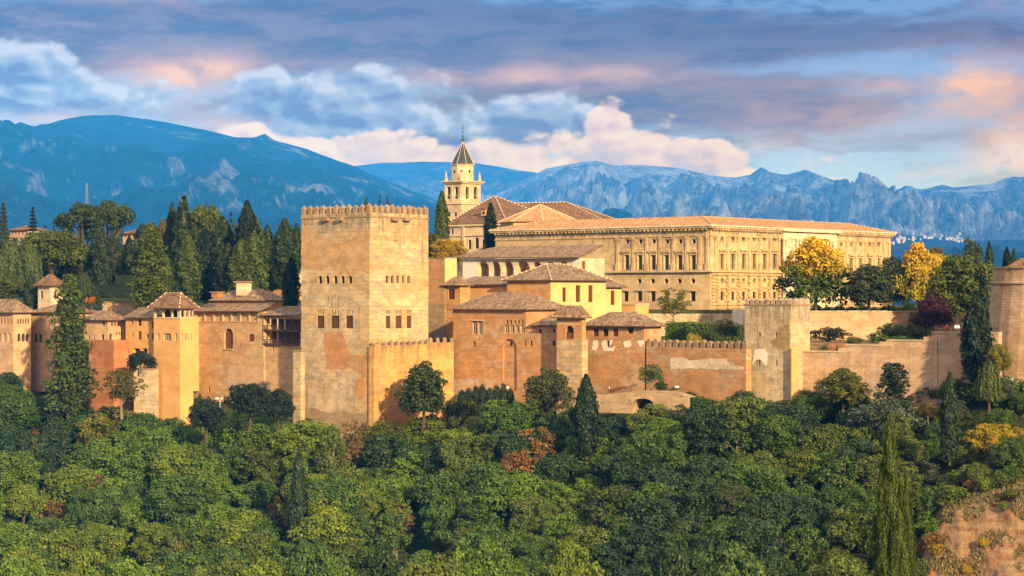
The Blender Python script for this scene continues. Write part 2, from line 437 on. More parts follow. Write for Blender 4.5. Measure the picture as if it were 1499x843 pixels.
M['slate'] = flat('dark_glazed_tile', (.035, .04, .045), .45, .3, 3, .4)
M['wood'] = flat('dark_wood', (.085, .042, .022), .8, .35, 2)
M['redwood'] = flat('red_brown_shutter', (.16, .055, .025), .75, .35, 2)
M['eave'] = flat('eave_wood', (.11, .06, .035), .85, .3, 2)
M['glass'] = flat('dark_window', (.018, .016, .015), .25, .2, 1, .5, 0)
M['dark'] = flat('dark_interior', (.03, .021, .015), .9, .2, 1)
M['green_sh'] = flat('green_shutter', (.05, .085, .05), .6, .2, 2, .3)
M['frame'] = flat('pale_stone_frame', (.5, .4, .27), .85, .2, 2)
M['mortar'] = flat('white_mortar', (.58, .50, .40), .9, .15, 2)
M['metal'] = flat('painted_metal', (.5, .52, .52), .4, .1, 2, .5)
M['iron'] = flat('dark_iron', (.05, .05, .055), .5, .2, 2, .5)
M['bell'] = flat('bronze_bell', (.10, .075, .03), .45, .2, 3, .5)
M['bark'] = flat('bark', (.085, .06, .04), .95, .4, 3)
M['paleblark'] = flat('pale_bark', (.20, .165, .12), .95, .35, 3)
# ------------------------------------------------------------------ facades with real openings
class Facade:
    """vertical plane from A to B (left to right seen from outside)"""
    def __init__(s, A, B):
        s.A, s.B = Vector(A), Vector(B); s.L = (s.B - s.A).length
        s.d = (s.B - s.A) / s.L; s.n = Vector((s.d.y, -s.d.x))
    def u(s, px): return hit(s.A, s.d, px)
    def z(s, px, py): return zz(py, s.A.y + s.d.y * s.u(px))
    def pt(s, u, z, out=0.0):
        q = s.A + s.d * u + s.n * out
        return Vector((q.x, q.y, z))


def op(x0, y0, x1, y1, kind='glass', shape='rect', depth=.35, **kw):
    return dict(px=(x0, y0, x1, y1), kind=kind, shape=shape, depth=depth, **kw)


def ops_row(x0, x1, n, y0, y1, kind='glass', shape='rect', frac=.55, **kw):
    w_ = (x1 - x0) / n
    return [op(x0 + w_ * (i + .5 - frac / 2), y0, x0 + w_ * (i + .5 + frac / 2), y1, kind, shape, **kw) for i in range(n)]


def resolve(F, o):
    x0, y0, x1, y1 = o['px']; xm = (x0 + x1) / 2
    o['u0'], o['u1'] = F.u(x0), F.u(x1)
    o['z1'], o['z0'] = F.z(xm, y0), F.z(xm, y1)
    return o


def outline(o, grow=0.0):
    u0, u1, z0, z1 = o['u0'] - grow, o['u1'] + grow, o['z0'] - grow, o['z1'] + grow
    if o['shape'] == 'rect': return [(u0, z0), (u1, z0), (u1, z1), (u0, z1)]
    uc, r = (u0 + u1) / 2, (u1 - u0) / 2
    if o['shape'] == 'round':
        zc, rz = (z0 + z1) / 2, (z1 - z0) / 2
        return [(uc + r * math.cos(t), zc + rz * math.sin(t)) for t in [6.28319 * k / 14 for k in range(14)]]
    rz = min(r, (z1 - z0) * .6)
    pts = [(u0, z0), (u1, z0)]
    return pts + [(uc + r * math.cos(t), z1 - rz + rz * math.sin(t)) for t in [math.pi * k / 8 for k in range(9)]]


def add_facade(mb, F, z0, z1, ops, mi=0, L=None):
    L = L or F.L
    ops = [resolve(F, o) for o in ops]
    ops = [o for o in ops if o['u1'] - o['u0'] > .02]
    us = sorted({0.0, L, *[min(max(o[k], 0), L) for o in ops for k in ('u0', 'u1')]})
    zs = sorted({z0, z1, *[min(max(o[k], z0), z1) for o in ops for k in ('z0', 'z1')]})
    for i in range(len(us) - 1):
        run = None
        for j in range(len(zs) - 1):
            if us[i + 1] - us[i] < 1e-5 or zs[j + 1] - zs[j] < 1e-5: continue
            uc, zc = (us[i] + us[i + 1]) / 2, (zs[j] + zs[j + 1]) / 2
            if any(o['u0'] < uc < o['u1'] and o['z0'] < zc < o['z1'] for o in ops): continue
            mb.face([F.pt(us[i], zs[j]), F.pt(us[i + 1], zs[j]), F.pt(us[i + 1], zs[j + 1]), F.pt(us[i], zs[j + 1])], mi)
    for o in ops:
        ol = outline(o); d = o['depth']; n = len(ol)
        for k in range(n):
            a, b = ol[k], ol[(k + 1) % n]
            mb.face([F.pt(*a), F.pt(*a, -d), F.pt(*b, -d), F.pt(*b)], mi)
        u0, u1, z0_, z1_ = o['u0'], o['u1'], o['z0'], o['z1']
        if o['shape'] == 'arch':
            arc = ol[2:]; h = len(arc) // 2
            for k in range(len(arc) - 1):
                c = (u1, z1_) if k < h else (u0, z1_)
                mb.face([F.pt(*arc[k]), F.pt(*c), F.pt(*arc[k + 1])], mi)
            mb.face([F.pt(*arc[h]), F.pt(u1, z1_), F.pt((u0 + u1) / 2, z1_ + .0005), F.pt(u0, z1_)], mi)
        if o['shape'] == 'round':
            cs = [(u1, z1_), (u0, z1_), (u0, z0_), (u1, z0_)]
            for k in range(n):
                mb.face([F.pt(*ol[k]), F.pt(*cs[min(3, int(k * 4 / n))]), F.pt(*ol[(k + 1) % n])], mi)
            for k in range(4):
                q = ol[round((k + 1) * n / 4) % n]
                mb.face([F.pt(*q), F.pt(*cs[k]), F.pt(*cs[(k + 1) % 4])], mi)
        if o['kind'] == 'blind':
            mb.face([F.pt(*q, -d) for q in ol], mi)
    return ops


KINDS = {  # kind: (name, pane material, frame material, bars across, bars up)
    'glass': ('window', 'glass', 'wood', 1, 1), 'dark': ('window', 'dark', 'wood', 0, 0), 'slot': ('slit_window', 'dark', None, 0, 0),
    'lattice': ('lattice_window', 'redwood', 'wood', 4, 6), 'wood': ('shuttered_window', 'redwood', 'wood', 1, 0), 'green': ('shuttered_window', 'green_sh', 'wood', 1, 3),
    'door': ('door', 'redwood', 'wood', 1, 1), 'oculus': ('round_window', 'dark', None, 0, 0), 'plasterback': ('arch_recess', 'ochre', None, 0, 0),
    'screen': ('lattice_window', 'wood', 'frame', 3, 3), 'greendoor': ('doorway', 'dark', None, 0, 0), 'twin': ('twin_window', 'dark', 'frame', 1, 0),
}


def window(F, o, root, wm):
    if o['kind'] in ('blind', 'open'): return
    name, pm, fm, nb, nu = KINDS[o['kind']]
    mb = MB(); d = o['depth']
    ol = outline(o, .0)
    mb.face([F.pt(*q, -d + .003) for q in ol], 0)
    wd, ht = o['u1'] - o['u0'], o['z1'] - o['z0']
    mats = [M[pm], M[fm] if fm else M[pm]]
    big = fm and (o['px'][2] - o['px'][0] > 4.4 or o['px'] == (0, 0, 0, 0))
    pane = mb
    if big: mb = MB()
    if fm:
        t = min(.13, wd * .14)
        inn = [((u - (o['u0'] + o['u1']) / 2) * (1 - 2 * t / wd) + (o['u0'] + o['u1']) / 2, (z - (o['z0'] + o['z1']) / 2) * (1 - 2 * t / ht) + (o['z0'] + o['z1']) / 2) for u, z in ol]
        n = len(ol); e = -d + .09
        for k in range(n):
            k2 = (k + 1) % n
            mb.face([F.pt(*ol[k], e), F.pt(*ol[k2], e), F.pt(*inn[k2], e), F.pt(*inn[k], e)], 1)
            mb.face([F.pt(*inn[k], e), F.pt(*inn[k2], e), F.pt(*inn[k2], -d + .004), F.pt(*inn[k], -d + .004)], 1)
        b = .035 if nb > 1 else .06
        if o['kind'] == 'twin': b = .11
        dv = Vector((F.d.x, F.d.y, 0)); nv = Vector((F.n.x, F.n.y, 0))
        for i in range(nb):
            u = o['u0'] + wd * (i + 1) / (nb + 1)
            mb.box(F.pt(u, (o['z0'] + o['z1']) / 2 - (.1 * ht if o['shape'] == 'arch' else 0), -d + .05), dv * b, nv * .03, Vector((0, 0, ht * (.38 if o['shape'] == 'arch' else .47))), 1)
        for j in range(nu):
            z = o['z0'] + ht * (j + 1) / (nu + 1)
            if o['shape'] == 'arch' and z > o['z1'] - wd * .3: continue
            mb.box(F.pt((o['u0'] + o['u1']) / 2, z, -d + .045), dv * wd * .46, nv * .025, Vector((0, 0, b)), 1)
    ob = pane.build(name, mats, root)
    if big: mb.build('frame', mats, ob)
    if o.get('label'): ob['label'] = o['label']
    if o.get('sill'):
        s = MB(); dv = Vector((F.d.x, F.d.y, 0)); nv = Vector((F.n.x, F.n.y, 0))
        s.box(F.pt((o['u0'] + o['u1']) / 2, o['z0'] - .1, .08), dv * (wd / 2 + .15), nv * .2, Vector((0, 0, .09)))
        s.build('sill', M['frame'], ob)
    return ob


def tile_uv(pts, e0, e1):
    """roof UV: u along the eave e0->e1, v up the slope"""
    d = (Vector(e1) - Vector(e0)).normalized(); a = Vector(e0)
    nrm = None
    out = []
    for p in pts:
        r = Vector(p) - a; u = r.dot(d); out.append((u, (r - d * u).length))
    return out


def roof_edge(mb, pts, th, mi):
    for k in range(len(pts)):
        a, b = Vector(pts[k]), Vector(pts[(k + 1) % len(pts)])
        dn = Vector((0, 0, -th))
        mb.face([a + dn, b + dn, b, a], mi)


def hip_roof(root, quad, ze, zr, ov=.7, mat='roof', inset=None, name='roof', ridge=None, th=.22, label=None):
    """hip roof over a plan quad (counter-clockwise seen from above); zr = ridge height; the ridge runs along the longer side"""
    q = [Vector(p) for p in quad]
    if (q[1] - q[0]).length < (q[2] - q[1]).length: q = q[1:] + q[:1]
    ex = (q[1] - q[0]).normalized(); ey = (q[3] - q[0]).normalized()
    q = [q[0] - ex * ov - ey * ov, q[1] + ex * ov - ey * ov, q[2] + ex * ov + ey * ov, q[3] - ex * ov + ey * ov]
    L, W = (q[1] - q[0]).length, (q[2] - q[1]).length
    ins = min(inset if inset is not None else W / 2, L / 2 - .01)
    m0 = (q[0] + q[3]) / 2 + ex * ins; m1 = (q[1] + q[2]) / 2 - ex * ins
    c = [Vector((p.x, p.y, ze)) for p in q]; r0 = Vector((m0.x, m0.y, zr)); r1 = Vector((m1.x, m1.y, zr))
    mb = MB()
    for pts, e in (((c[0], c[1], r1, r0), (c[0], c[1])), ((c[2], c[3], r0, r1), (c[2], c[3])), ((c[1], c[2], r1), (c[1], c[2])), ((c[3], c[0], r0), (c[3], c[0]))):
        mb.face(pts, 0, tile_uv(pts, *e))
    roof_edge(mb, c, th, 1)
    mb.face([p + Vector((0, 0, -th)) for p in reversed(c)], 1)
    rf = mb.build(name, [M[mat], M['eave']], root)
    if label: rf['label'] = label
    if ridge:
        rb = MB()
        segs = [(c[0], r0), (c[1], r1), (c[2], r1), (c[3], r0), (r0, r1)]
        for a, b in segs: ridge_line(rb, a, b)
        rb.build('ridge_tiles', [M['mortar'], M[mat]], rf)
    return rf, c, r0, r1


def ridge_line(rb, a, b, s=.11):
    ln = (b - a).length
    n = max(1, int(ln / .55))
    d = (b - a) / n if n else b - a
    if ln < .3: return
    t = d.normalized(); sd = t.cross(Vector((0, 0, 1))).normalized(); up = sd.cross(t)
    for k in range(n):
        rb.box(a + d * (k + .5) + up * s * .4, t * d.length * .46, sd * s, up * s * .7, k % 2)


def shed_roof(root, e0, e1, r1, r0, mat='roof', th=.2, name='roof', ridge=False, label=None):
    """one slope: eave e0->e1 (outside on the right-hand side), ridge r0, r1 above"""
    mb = MB(); pts = [Vector(p) for p in (e0, e1, r1, r0)]
    mb.face(pts, 0, tile_uv(pts, e0, e1))
    roof_edge(mb, pts, th, 1)
    mb.face([p + Vector((0, 0, -th)) for p in reversed(pts)], 1)
    rf = mb.build(name, [M[mat], M['eave']], root)
    if label: rf['label'] = label
    if ridge:
        rb = MB(); ridge_line(rb, pts[3], pts[2]); rb.build('ridge_tiles', [M['mortar'], M[mat]], rf)
    return rf


class Block:
    """a building on a four-cornered plan whose nearest corner F shows a shaded face to the left and a sunlit face to the right"""
    def __init__(s, name, label, cat, F, pl, pr, pt, pb, mat, left=(), right=(), group=None, tr=None, tl=None, a=None, b=None, back=True, extra_mats=()):
        s.F = P2(*F); a = a or AX; b = b or BX
        s.a, s.b = a.normalized(), b.normalized()
        tl = tl if tl is not None else hit(s.F, -s.a, pl)
        tr = tr if tr is not None else hit(s.F, s.b, pr)
        s.tl, s.tr = tl, tr
        s.Lc = s.F - s.a * tl; s.R = s.F + s.b * tr; s.Bk = s.Lc + s.b * tr
        s.z0, s.z1 = zz(pb, F[1]), zz(pt, F[1])
        c = (s.Lc + s.R) / 2
        s.root = empty(name, (c.x, c.y, s.z0), label, cat, group)
        s.fl, s.fr = Facade(s.Lc, s.F), Facade(s.F, s.R)
        mb = MB()
        ol = add_facade(mb, s.fl, s.z0, s.z1, list(left)); orr = add_facade(mb, s.fr, s.z0, s.z1, list(right))
        for A_, B_ in ((s.R, s.Bk), (s.Bk, s.Lc)):
            add_facade(mb, Facade(A_, B_), s.z0, s.z1, [])
        mb.face([(p.x, p.y, s.z1) for p in (s.Lc, s.F, s.R, s.Bk)])
        s.wall = mb.build('wall', [M[mat]], s.root)
        for f_, os_ in ((s.fl, ol), (s.fr, orr)):
            for o in os_: window(f_, o, s.root, mat)
    @property
    def quad(s): return [s.Lc, s.F, s.R, s.Bk]


def band(root, quad, z0, z1, out, mat, name, closed=True, th=None, faces=None):
    """a projecting moulding round a plan quad"""
    mb = MB(); n = len(quad)
    for k in range(n if closed else n - 1):
        if faces is not None and k not in faces: continue
        A_, B_ = Vector(quad[k]), Vector(quad[(k + 1) % n])
        f = Facade(A_, B_)
        e = out
        a0, a1 = f.pt(-e, z0, e), f.pt(f.L + e, z0, e)
        mb.face([a0, a1, f.pt(f.L + e, z1, e), f.pt(-e, z1, e)])
        mb.face([f.pt(-e, z1, e), f.pt(f.L + e, z1, e), f.pt(f.L, z1, -.05), f.pt(0, z1, -.05)])
        mb.face([f.pt(0, z0, -.05), f.pt(f.L, z0, -.05), a1, a0])
        mb.face([f.pt(-e, z0, e), f.pt(-e, z1, e), f.pt(0, z1, -.05), f.pt(0, z0, -.05)])
        mb.face([f.pt(f.L + e, z1, e), f.pt(f.L + e, z0, e), f.pt(f.L, z0, -.05), f.pt(f.L, z1, -.05)])
    return mb.build(name, [M[mat]], root)


MERLON_MESH = {}


def merlon_mesh(kind, w_, t, h, mat):
    key = (kind, round(w_, 2), round(t, 2), round(h, 2), mat)
    if key in MERLON_MESH: return MERLON_MESH[key]
    mb = MB()
    X, Y_, Z = Vector((w_ / 2, 0, 0)), Vector((0, t / 2, 0)), Vector((0, 0, 1))
    hb = h * .62
    mb.box(Z * hb / 2, X, Y_, Z * hb / 2)
    if kind == 'pyramid':
        c = [X * a + Y_ * b + Z * hb for a, b in ((-1.1, -1.1), (1.1, -1.1), (1.1, 1.1), (-1.1, 1.1))]
        for k in range(4): mb.face([c[k], c[(k + 1) % 4], Z * h])
        mb.face(list(reversed(c)))
    else:
        prof = [X * math.cos(t_) + Z * (hb + (h - hb) * math.sin(t_)) for t_ in [math.pi * k / 6 for k in range(7)]]
        for a, b in zip(prof, prof[1:]): mb.face([a - Y_, a + Y_, b + Y_, b - Y_])
        mb.face([p - Y_ for p in prof]); mb.face([p + Y_ for p in reversed(prof)])
    me = mb.build('merlon', [M[mat]])
    d = me.data; bpy.data.objects.remove(me)
    MERLON_MESH[key] = d
    return d


def merlons(root, A, B, z, n, w_, t, h, kind='pyramid', mat='merlon', inset=0.0, ends=True, jit=.12):
    A, B = Vector(A), Vector(B); f = Facade(A, B)
    rw = parent_world(root)
    for k in range(n):
        u = f.L * ((k / (n - 1)) if ends and n > 1 else (k + .5) / n)
        if ends: u = w_ / 2 + u / f.L * (f.L - w_)
        p = f.pt(u, z, -t / 2 - inset)
        o = bpy.data.objects.new('merlon', merlon_mesh(kind, w_, t, h, mat)); COL.objects.link(o)
        o.parent = root; o.location = p - rw
        o.rotation_euler = (0, 0, math.atan2(f.d.y, f.d.x) + random.uniform(-.05, .05) * jit * 4)
        o.scale = (1 + random.uniform(-jit, jit), 1, 1 + random.uniform(-jit, jit))


def stone_patch(root, F, px, mat, name='plaster_patch', seed=0, out=.035, label=None):
    """an irregular area of other plaster lying on a facade: px = outline points in the photograph's columns and rows"""
    rng = random.Random(seed)
    pts = []
    n = len(px)
    for k in range(n):
        (x0, y0), (x1, y1) = px[k], px[(k + 1) % n]
        m_ = max(2, int(math.hypot(x1 - x0, y1 - y0) / 3))
        for j in range(m_):
            t = j / m_; x, y = x0 + (x1 - x0) * t + rng.gauss(0, .55), y0 + (y1 - y0) * t + rng.gauss(0, .55)
            pts.append((F.u(x), F.z(x, y)))
    from mathutils.geometry import tessellate_polygon
    mb = MB()
    P3 = [Vector((u, z, 0)) for u, z in pts]
    for tri in tessellate_polygon([P3]):
        t = [F.pt(*pts[i], out) for i in tri]
        if (t[1] - t[0]).cross(t[2] - t[0]).dot(Vector((F.n.x, F.n.y, 0))) < 0: t.reverse()
        mb.face(t)
    for k in range(len(pts)):
        a, b = pts[k], pts[(k + 1) % len(pts)]
        mb.face([F.pt(*a, -.02), F.pt(*b, -.02), F.pt(*b, out), F.pt(*a, out)])
    ob = mb.build(name, [M[mat]], root)
    if label: ob['label'] = label
    return ob


def box_px(root, name, F, x0, y0, x1, y1, out, mat, back=.05):
    """a box standing out from a facade, outlined by photograph columns and rows"""
    xm = (x0 + x1) / 2
    u0, u1, z1, z0 = F.u(x0), F.u(x1), F.z(xm, y0), F.z(xm, y1)
    mb = MB(); dv = Vector((F.d.x, F.d.y, 0)); nv = Vector((F.n.x, F.n.y, 0))
    mb.box(F.pt((u0 + u1) / 2, (z0 + z1) / 2, (out - back) / 2), dv * (u1 - u0) / 2, nv * (out + back) / 2, Vector((0, 0, (z1 - z0) / 2)))
    return mb.build(name, [M[mat]], root)


# ------------------------------------------------------------------ the lie of the land
def interp(x, pts):
    if x <= pts[0][0]: return pts[0][1]
    for (a, ya), (b, yb) in zip(pts, pts[1:]):
        if x <= b: return ya + (yb - ya) * (x - a) / (b - a)
    return pts[-1][1]


def sst(x, a, b):
    t = min(1, max(0, (x - a) / (b - a))); return t * t * (3 - 2 * t)


YW = [(-900, 530), (-200, 510), (-60, 492), (19, 481), (40, 486), (100, 482), (128, 474), (166, 469), (184, 471), (222, 463), (263, 458), (276, 472), (386, 460.5), (438, 452), (441, 444.5), (541, 433.5), (600, 446), (628, 453.5), (663, 449.5), (770, 437.5), (817, 432), (852, 425), (857, 433), (943, 424), (946, 423.5), (1092, 406), (1096, 410), (1157, 403.5), (1186, 410), (1462, 385), (1500, 386), (1700, 384), (2200, 380)]
ZB = [(-900, 556), (0, 558), (140, 600), (225, 612), (300, 584), (430, 606), (541, 650), (600, 612), (663, 578), (740, 572), (815, 588), (860, 590), (945, 578), (1090, 578), (1160, 580), (1300, 578), (1420, 566), (1500, 545), (2200, 500)]


def wall_y(px): return interp(px, YW)


def terrain(x, y):
    px = CX + FPX * x / max(y, 40.0)
    px = min(3500, max(-2500, px))
    zc = -1.9 - .165 * y if y > 0 else -1.9 - .04 * y
    zc = max(zc, -75)
    yw = wall_y(px); zb = zz(interp(px, ZB), yw)
    if y <= yw:
        d = yw - y
        zh = zb - .50 * d + .0010 * d * d * (1 if d < 60 else 0) + (3.6 if d >= 60 else 0)
        zh += 1.3 * mnoise.noise(Vector((x * .05, y * .05, 3.1))) * min(1, d / 8)
        # bare earth spur on the right
        s = sst(px, 1322, 1356)
        spur = zz(interp(px, [(1320, 890), (1350, 820), (1362, 788), (1383, 762), (1414, 748), (1467, 730), (1510, 714), (1700, 690)]), 338)
        up = sst(y, 325, 338) * s
        if y > 318: zh = max(zh, zh * (1 - up) + (spur + .18 * max(0, y - 338)) * up)
    else:
        t1 = sst(y, yw + .5, yw + 5)
        zt = -9.8 if px > 640 else -11
        if px > 1420: zt = interp(px, [(1420, -9.8), (1470, -6), (1600, -3)])
        zh = zb + (zt - zb) * t1
        y2 = interp(px, [(0, 492), (640, 478), (900, 468), (930, 494), (1100, 494), (1110, 452), (1190, 449), (1330, 452), (1420, 430), (1500, 420)])
        zh += (-3.9 - zt) * sst(y, y2, y2 + (3 if px > 925 else 14))
        if px < 560: zh += 9.5 * sst(y, 520, 640) * (1 - sst(px, 380, 560))
    if y > 640: zh = zh + (-16 - zh) * sst(y, 700, 1400)
    if y > 3000: zh = -30
    return max(zh, zc) if y < 420 else zh


def build_ground():
    xs = sorted({*[float(v) for v in range(-160, 161, 2)], *[60 + .8 * k for k in range(48)], *[s * v for s in (-1, 1) for v in (170, 185, 205, 240, 300, 400, 600, 1000, 2000, 4000, 8000, 16000)]})
    ys = sorted({*[float(v) for v in range(316, 500, 2)], *[322 + .7 * k for k in range(30)], *range(-60, 316, 12), *range(500, 720, 8), -400, -200, -100, 760, 820, 900, 1000, 1200, 1500, 2000, 2600, 3200, 4500, 7000, 11000, 18000, 31000})
    V, soil = [], []
    for y in ys:
        for x in xs:
            z = terrain(x, y)
            px = CX + FPX * x / max(y, 40.)
            s = 0.0
            if 318 < y < 350 and px > 1300: s = sst(px, 1330, 1356) * (1 - sst(y, 338, 345))
            if wall_y(px) + 4 < y < 449 and px > 1150: s = .6
            if s > .05 and y < 346:
                g = mnoise.fractal(Vector((x * .16, y * .10, 0)), .8, 2.0, 5); gl = abs(mnoise.noise(Vector((x * .33, y * .05, 7)))) 
                z += s * (1.9 * g - 2.6 * max(0, .35 - gl) + .7 * mnoise.noise(Vector((x * .9, z * .9, 2))))
                y2_ = y + s * 1.2 * mnoise.noise(Vector((x * .4, z * .5, 1)))
                V.append((x, y2_, z)); soil.append(s); continue
            V.append((x, y, z)); soil.append(s)
    nx = len(xs)
    Fc = [(j * nx + i, j * nx + i + 1, (j + 1) * nx + i + 1, (j + 1) * nx + i) for j in range(len(ys) - 1) for i in range(nx - 1)]
    me = bpy.data.meshes.new('ground'); me.from_pydata(V, [], Fc)
    at = me.attributes.new('soil', 'FLOAT', 'POINT'); at.data.foreach_set('value', soil)
    me.polygons.foreach_set('use_smooth', [True] * len(Fc))
    m_, n = new_mat('hillside_ground')
    a = n.new('ShaderNodeAttribute', attribute_name='soil')
    geo = n.new('ShaderNodeNewGeometry').outputs['Position']
    k1 = n.noise(geo, .12, 6, .6); k2 = n.noise(geo, 1.1, 7, .7)
    k3 = n.noise(n.vm('MULTIPLY', geo, (.35, .35, 2.6)), .7, 6, .65)
    k4 = n.noise(n.vm('MULTIPLY', geo, (1.6, .4, .16)), 1.0, 5, .65)
    veg = n.ramp(k2, [(.3, (.022, .030, .012)), (.5, (.045, .06, .018)), (.7, (.09, .085, .03))])
    so = n.ramp(n.m('ADD', n.m('MULTIPLY', k3, .6), n.m('MULTIPLY', k4, .4)), [(.28, (.11, .055, .028)), (.42, (.21, .11, .05)), (.54, (.27, .175, .10)), (.72, (.33, .25, .155))])
    so = n.mix(n.m('MULTIPLY', n.step(k2, .56, .68), .7), so, (.16, .085, .04))
    so = n.mix(n.m('MULTIPLY', n.step(k1, .5, .62), .7), so, (.42, .15, .055))
    col = n.mix(n.step(n.m('ADD', a.outputs['Fac'], n.m('MULTIPLY', n.m('SUBTRACT', k2, .5), .7)), .35, .6), veg, so)
    finish(n, col, .95, n.m('ADD', n.m('ADD', k2, k3), k4), .9, .5, .1)
    me.materials.append(m_)
    o = bpy.data.objects.new('ground', me); COL.objects.link(o)
    return tag(o, kind='structure')


build_ground()

# ------------------------------------------------------------------ mountains
def mountain_mat(name, forest, rock, rockline, seed, amount):
    m_, n = new_mat(name)
    geo = n.new('ShaderNodeNewGeometry')
    p = n.vm('MULTIPLY', n.vm('ADD', geo.outputs['Position'], (seed * 2900, 0, 0)), (1 / KM, 1 / KM, 1 / KM))
    k1 = n.noise(p, .0024, 9, .66, .5); k2 = n.noise(p, .016, 9, .72); k3 = n.noise(n.vm('MULTIPLY', p, (1, .35, .5)), .008, 9, .74, 1.4)
    nx, ny, nz = n.sep(geo.outputs['Normal'])
    f = n.m('ADD', n.m('ADD', n.m('MULTIPLY', k1, .5), n.m('MULTIPLY', k3, .5)), n.m('MULTIPLY', n.m('SUBTRACT', .8, nz), .12))
    msk = n.step(f, amount, amount + .07)
    fo = n.mix(n.step(k2, .42, .60), forest, (forest[0] * .35, forest[1] * .4, forest[2] * .4))
    rk = n.mix(n.step(k2, .40, .58), rock, rockline)
    finish(n, n.mix(msk, fo, rk), .95, n.m('ADD', k2, n.m('MULTIPLY', k3, 2.0)), 1.0, 30.0 * KM, .05)
    return m_


def mountain(name, ridge, Yr, depth, zfoot, mat, rough, seed, nx=420, nt=90, x0=-700, x1=2200, back=1.25, pw=1.25, sharp=1.0):
    V = []
    Yr *= KM; depth *= KM; rough *= KM
    for j in range(nt):
        t = j / (nt - 1) * back
        for i in range(nx):
            px = x0 + (x1 - x0) * i / (nx - 1)
            X = kx(px) * Yr; xn = X / KM
            Yc = Yr - depth * (1 - t); yn = Yc / KM
            jag = mnoise.fractal(Vector((xn * .006 + seed, 1.7, 0)), .8, 2.1, 7) * rough * .022 * sharp
            zr = zz(interp(px, ridge), Yr) + jag
            if t <= 1: base = zfoot + (zr - zfoot) * (t ** pw)
            else: base = zr - (zr - zfoot) * (t - 1) * 1.6
            e = math.sin(min(1, t) * math.pi) ** .6 * (1 - .75 * t ** 5) if t < 1 else 0
            wx = xn + 90 * mnoise.noise(Vector((xn * .003, yn * .003, seed)))
            rg = mnoise.ridged_multi_fractal(Vector((wx * .0026 + seed * 3.3, yn * .0012, seed)), .85, 2.15, 8, 1.0, 2.0) - 1.0
            fl = mnoise.fractal(Vector((wx * .007 + yn * .0006, yn * .0011, seed * 2)), .7, 2.1, 7)
            V.append((X, Yc, base + e * rough * (rg * .8 + fl * .5 * sharp)))
    Fc = [(j * nx + i, j * nx + i + 1, (j + 1) * nx + i + 1, (j + 1) * nx + i) for j in range(nt - 1) for i in range(nx - 1)]
    me = bpy.data.meshes.new(name); me.from_pydata(V, [], Fc); me.materials.append(mat)
    me.polygons.foreach_set('use_smooth', [True] * len(Fc))
    o = bpy.data.objects.new(name, me); COL.objects.link(o)
    return tag(o, kind='structure')


mm1 = mountain_mat('near_mountain', (.012, .032, .026), (.27, .26, .225), (.09, .095, .085), 1, .525)
mm2 = mountain_mat('hazy_mountain', (.05, .055, .04), (.20, .17, .15), (.11, .10, .08), 2, .47)
mm3 = mountain_mat('rocky_mountain', (.16, .17, .16), (.40, .43, .40), (.24, .25, .24), 3, .45)
mm4 = mountain_mat('foothill', (.04, .05, .03), (.22, .19, .14), (.09, .085, .05), 4, .58)
mountain('mountain', [(-700, 260), (-300, 225), (0, 192), (60, 184), (95, 174), (125, 169), (170, 168), (215, 174), (250, 180), (300, 189), (345, 200), (372, 201), (388, 195), (402, 205), (440, 214), (470, 226), (520, 244), (580, 270), (640, 294), (700, 310), (800, 340), (1000, 385), (2200, 440)], 6200, 4300, -30, mm1, 95, 1.3, nx=620, nt=120, x0=-500, x1=1500)
mountain('mountain', [(-700, 330), (300, 280), (450, 252), (500, 244), (560, 238), (620, 236), (700, 238), (760, 248), (820, 258), (1000, 300), (2200, 400)], 9500, 3800, -30, mm2, 110, 5.1, nx=400, nt=80, x0=-200, x1=1500)
mountain('mountain', [(-200, 420), (500, 380), (640, 320), (700, 288), (740, 277), (770, 262), (800, 246), (830, 240), (850, 237), (872, 235), (900, 241), (935, 241), (960, 243), (1000, 247), (1040, 256), (1075, 259), (1098, 255), (1114, 244), (1128, 252), (1150, 256), (1178, 249), (1200, 258), (1235, 268), (1270, 272), (1298, 278), (1312, 280), (1324, 272), (1336, 278), (1360, 275), (1378, 270), (1395, 274), (1425, 271), (1450, 268), (1470, 261), (1486, 258), (1499, 262), (1600, 275), (2200, 330)], 8300, 3900, -30, mm3, 135, 8.7, nx=900, nt=170, x0=500, x1=2000, sharp=1.5)
mountain('foothill', [(-700, 420), (700, 420), (900, 372), (1000, 343), (1100, 328), (1180, 326), (1260, 336), (1330, 344), (1420, 352), (1499, 350), (1700, 340), (2200, 350)], 5200, 2200, -30, mm4, 16, 3.9, nx=300, nt=60)
mountain('foothill', [(-700, 424), (900, 424), (1100, 398), (1250, 372), (1330, 362), (1430, 366), (1499, 372), (1700, 370), (2200, 390)], 4000, 1200, -30, mm4, 8, 6.4, nx=300, nt=50)

# ------------------------------------------------------------------ haze: the evening air between here and the mountains
def haze():
    mb = MB()
    x0, x1, y0, y1, z0, z1 = -16100, 16100, -420, HAZE_LEN, -82, HAZE_TOP
    mb.box(((x0 + x1) / 2, (y0 + y1) / 2, (z0 + z1) / 2), ((x1 - x0) / 2, 0, 0), (0, (y1 - y0) / 2, 0), (0, 0, (z1 - z0) / 2))
    m_, n = new_mat('haze_air')
    pv = n.new('ShaderNodeVolumePrincipled')
    pv.inputs['Color'].default_value = (*HAZE_COLOR, 1)
    pv.inputs['Density'].default_value = HAZE_DENSITY
    pv.inputs['Anisotropy'].default_value = -.5
    o_ = n.new('ShaderNodeOutputMaterial'); n.l.new(pv.outputs[0], o_.inputs['Volume'])
    return tag(mb.build('haze', [m_]), kind='stuff')


haze()
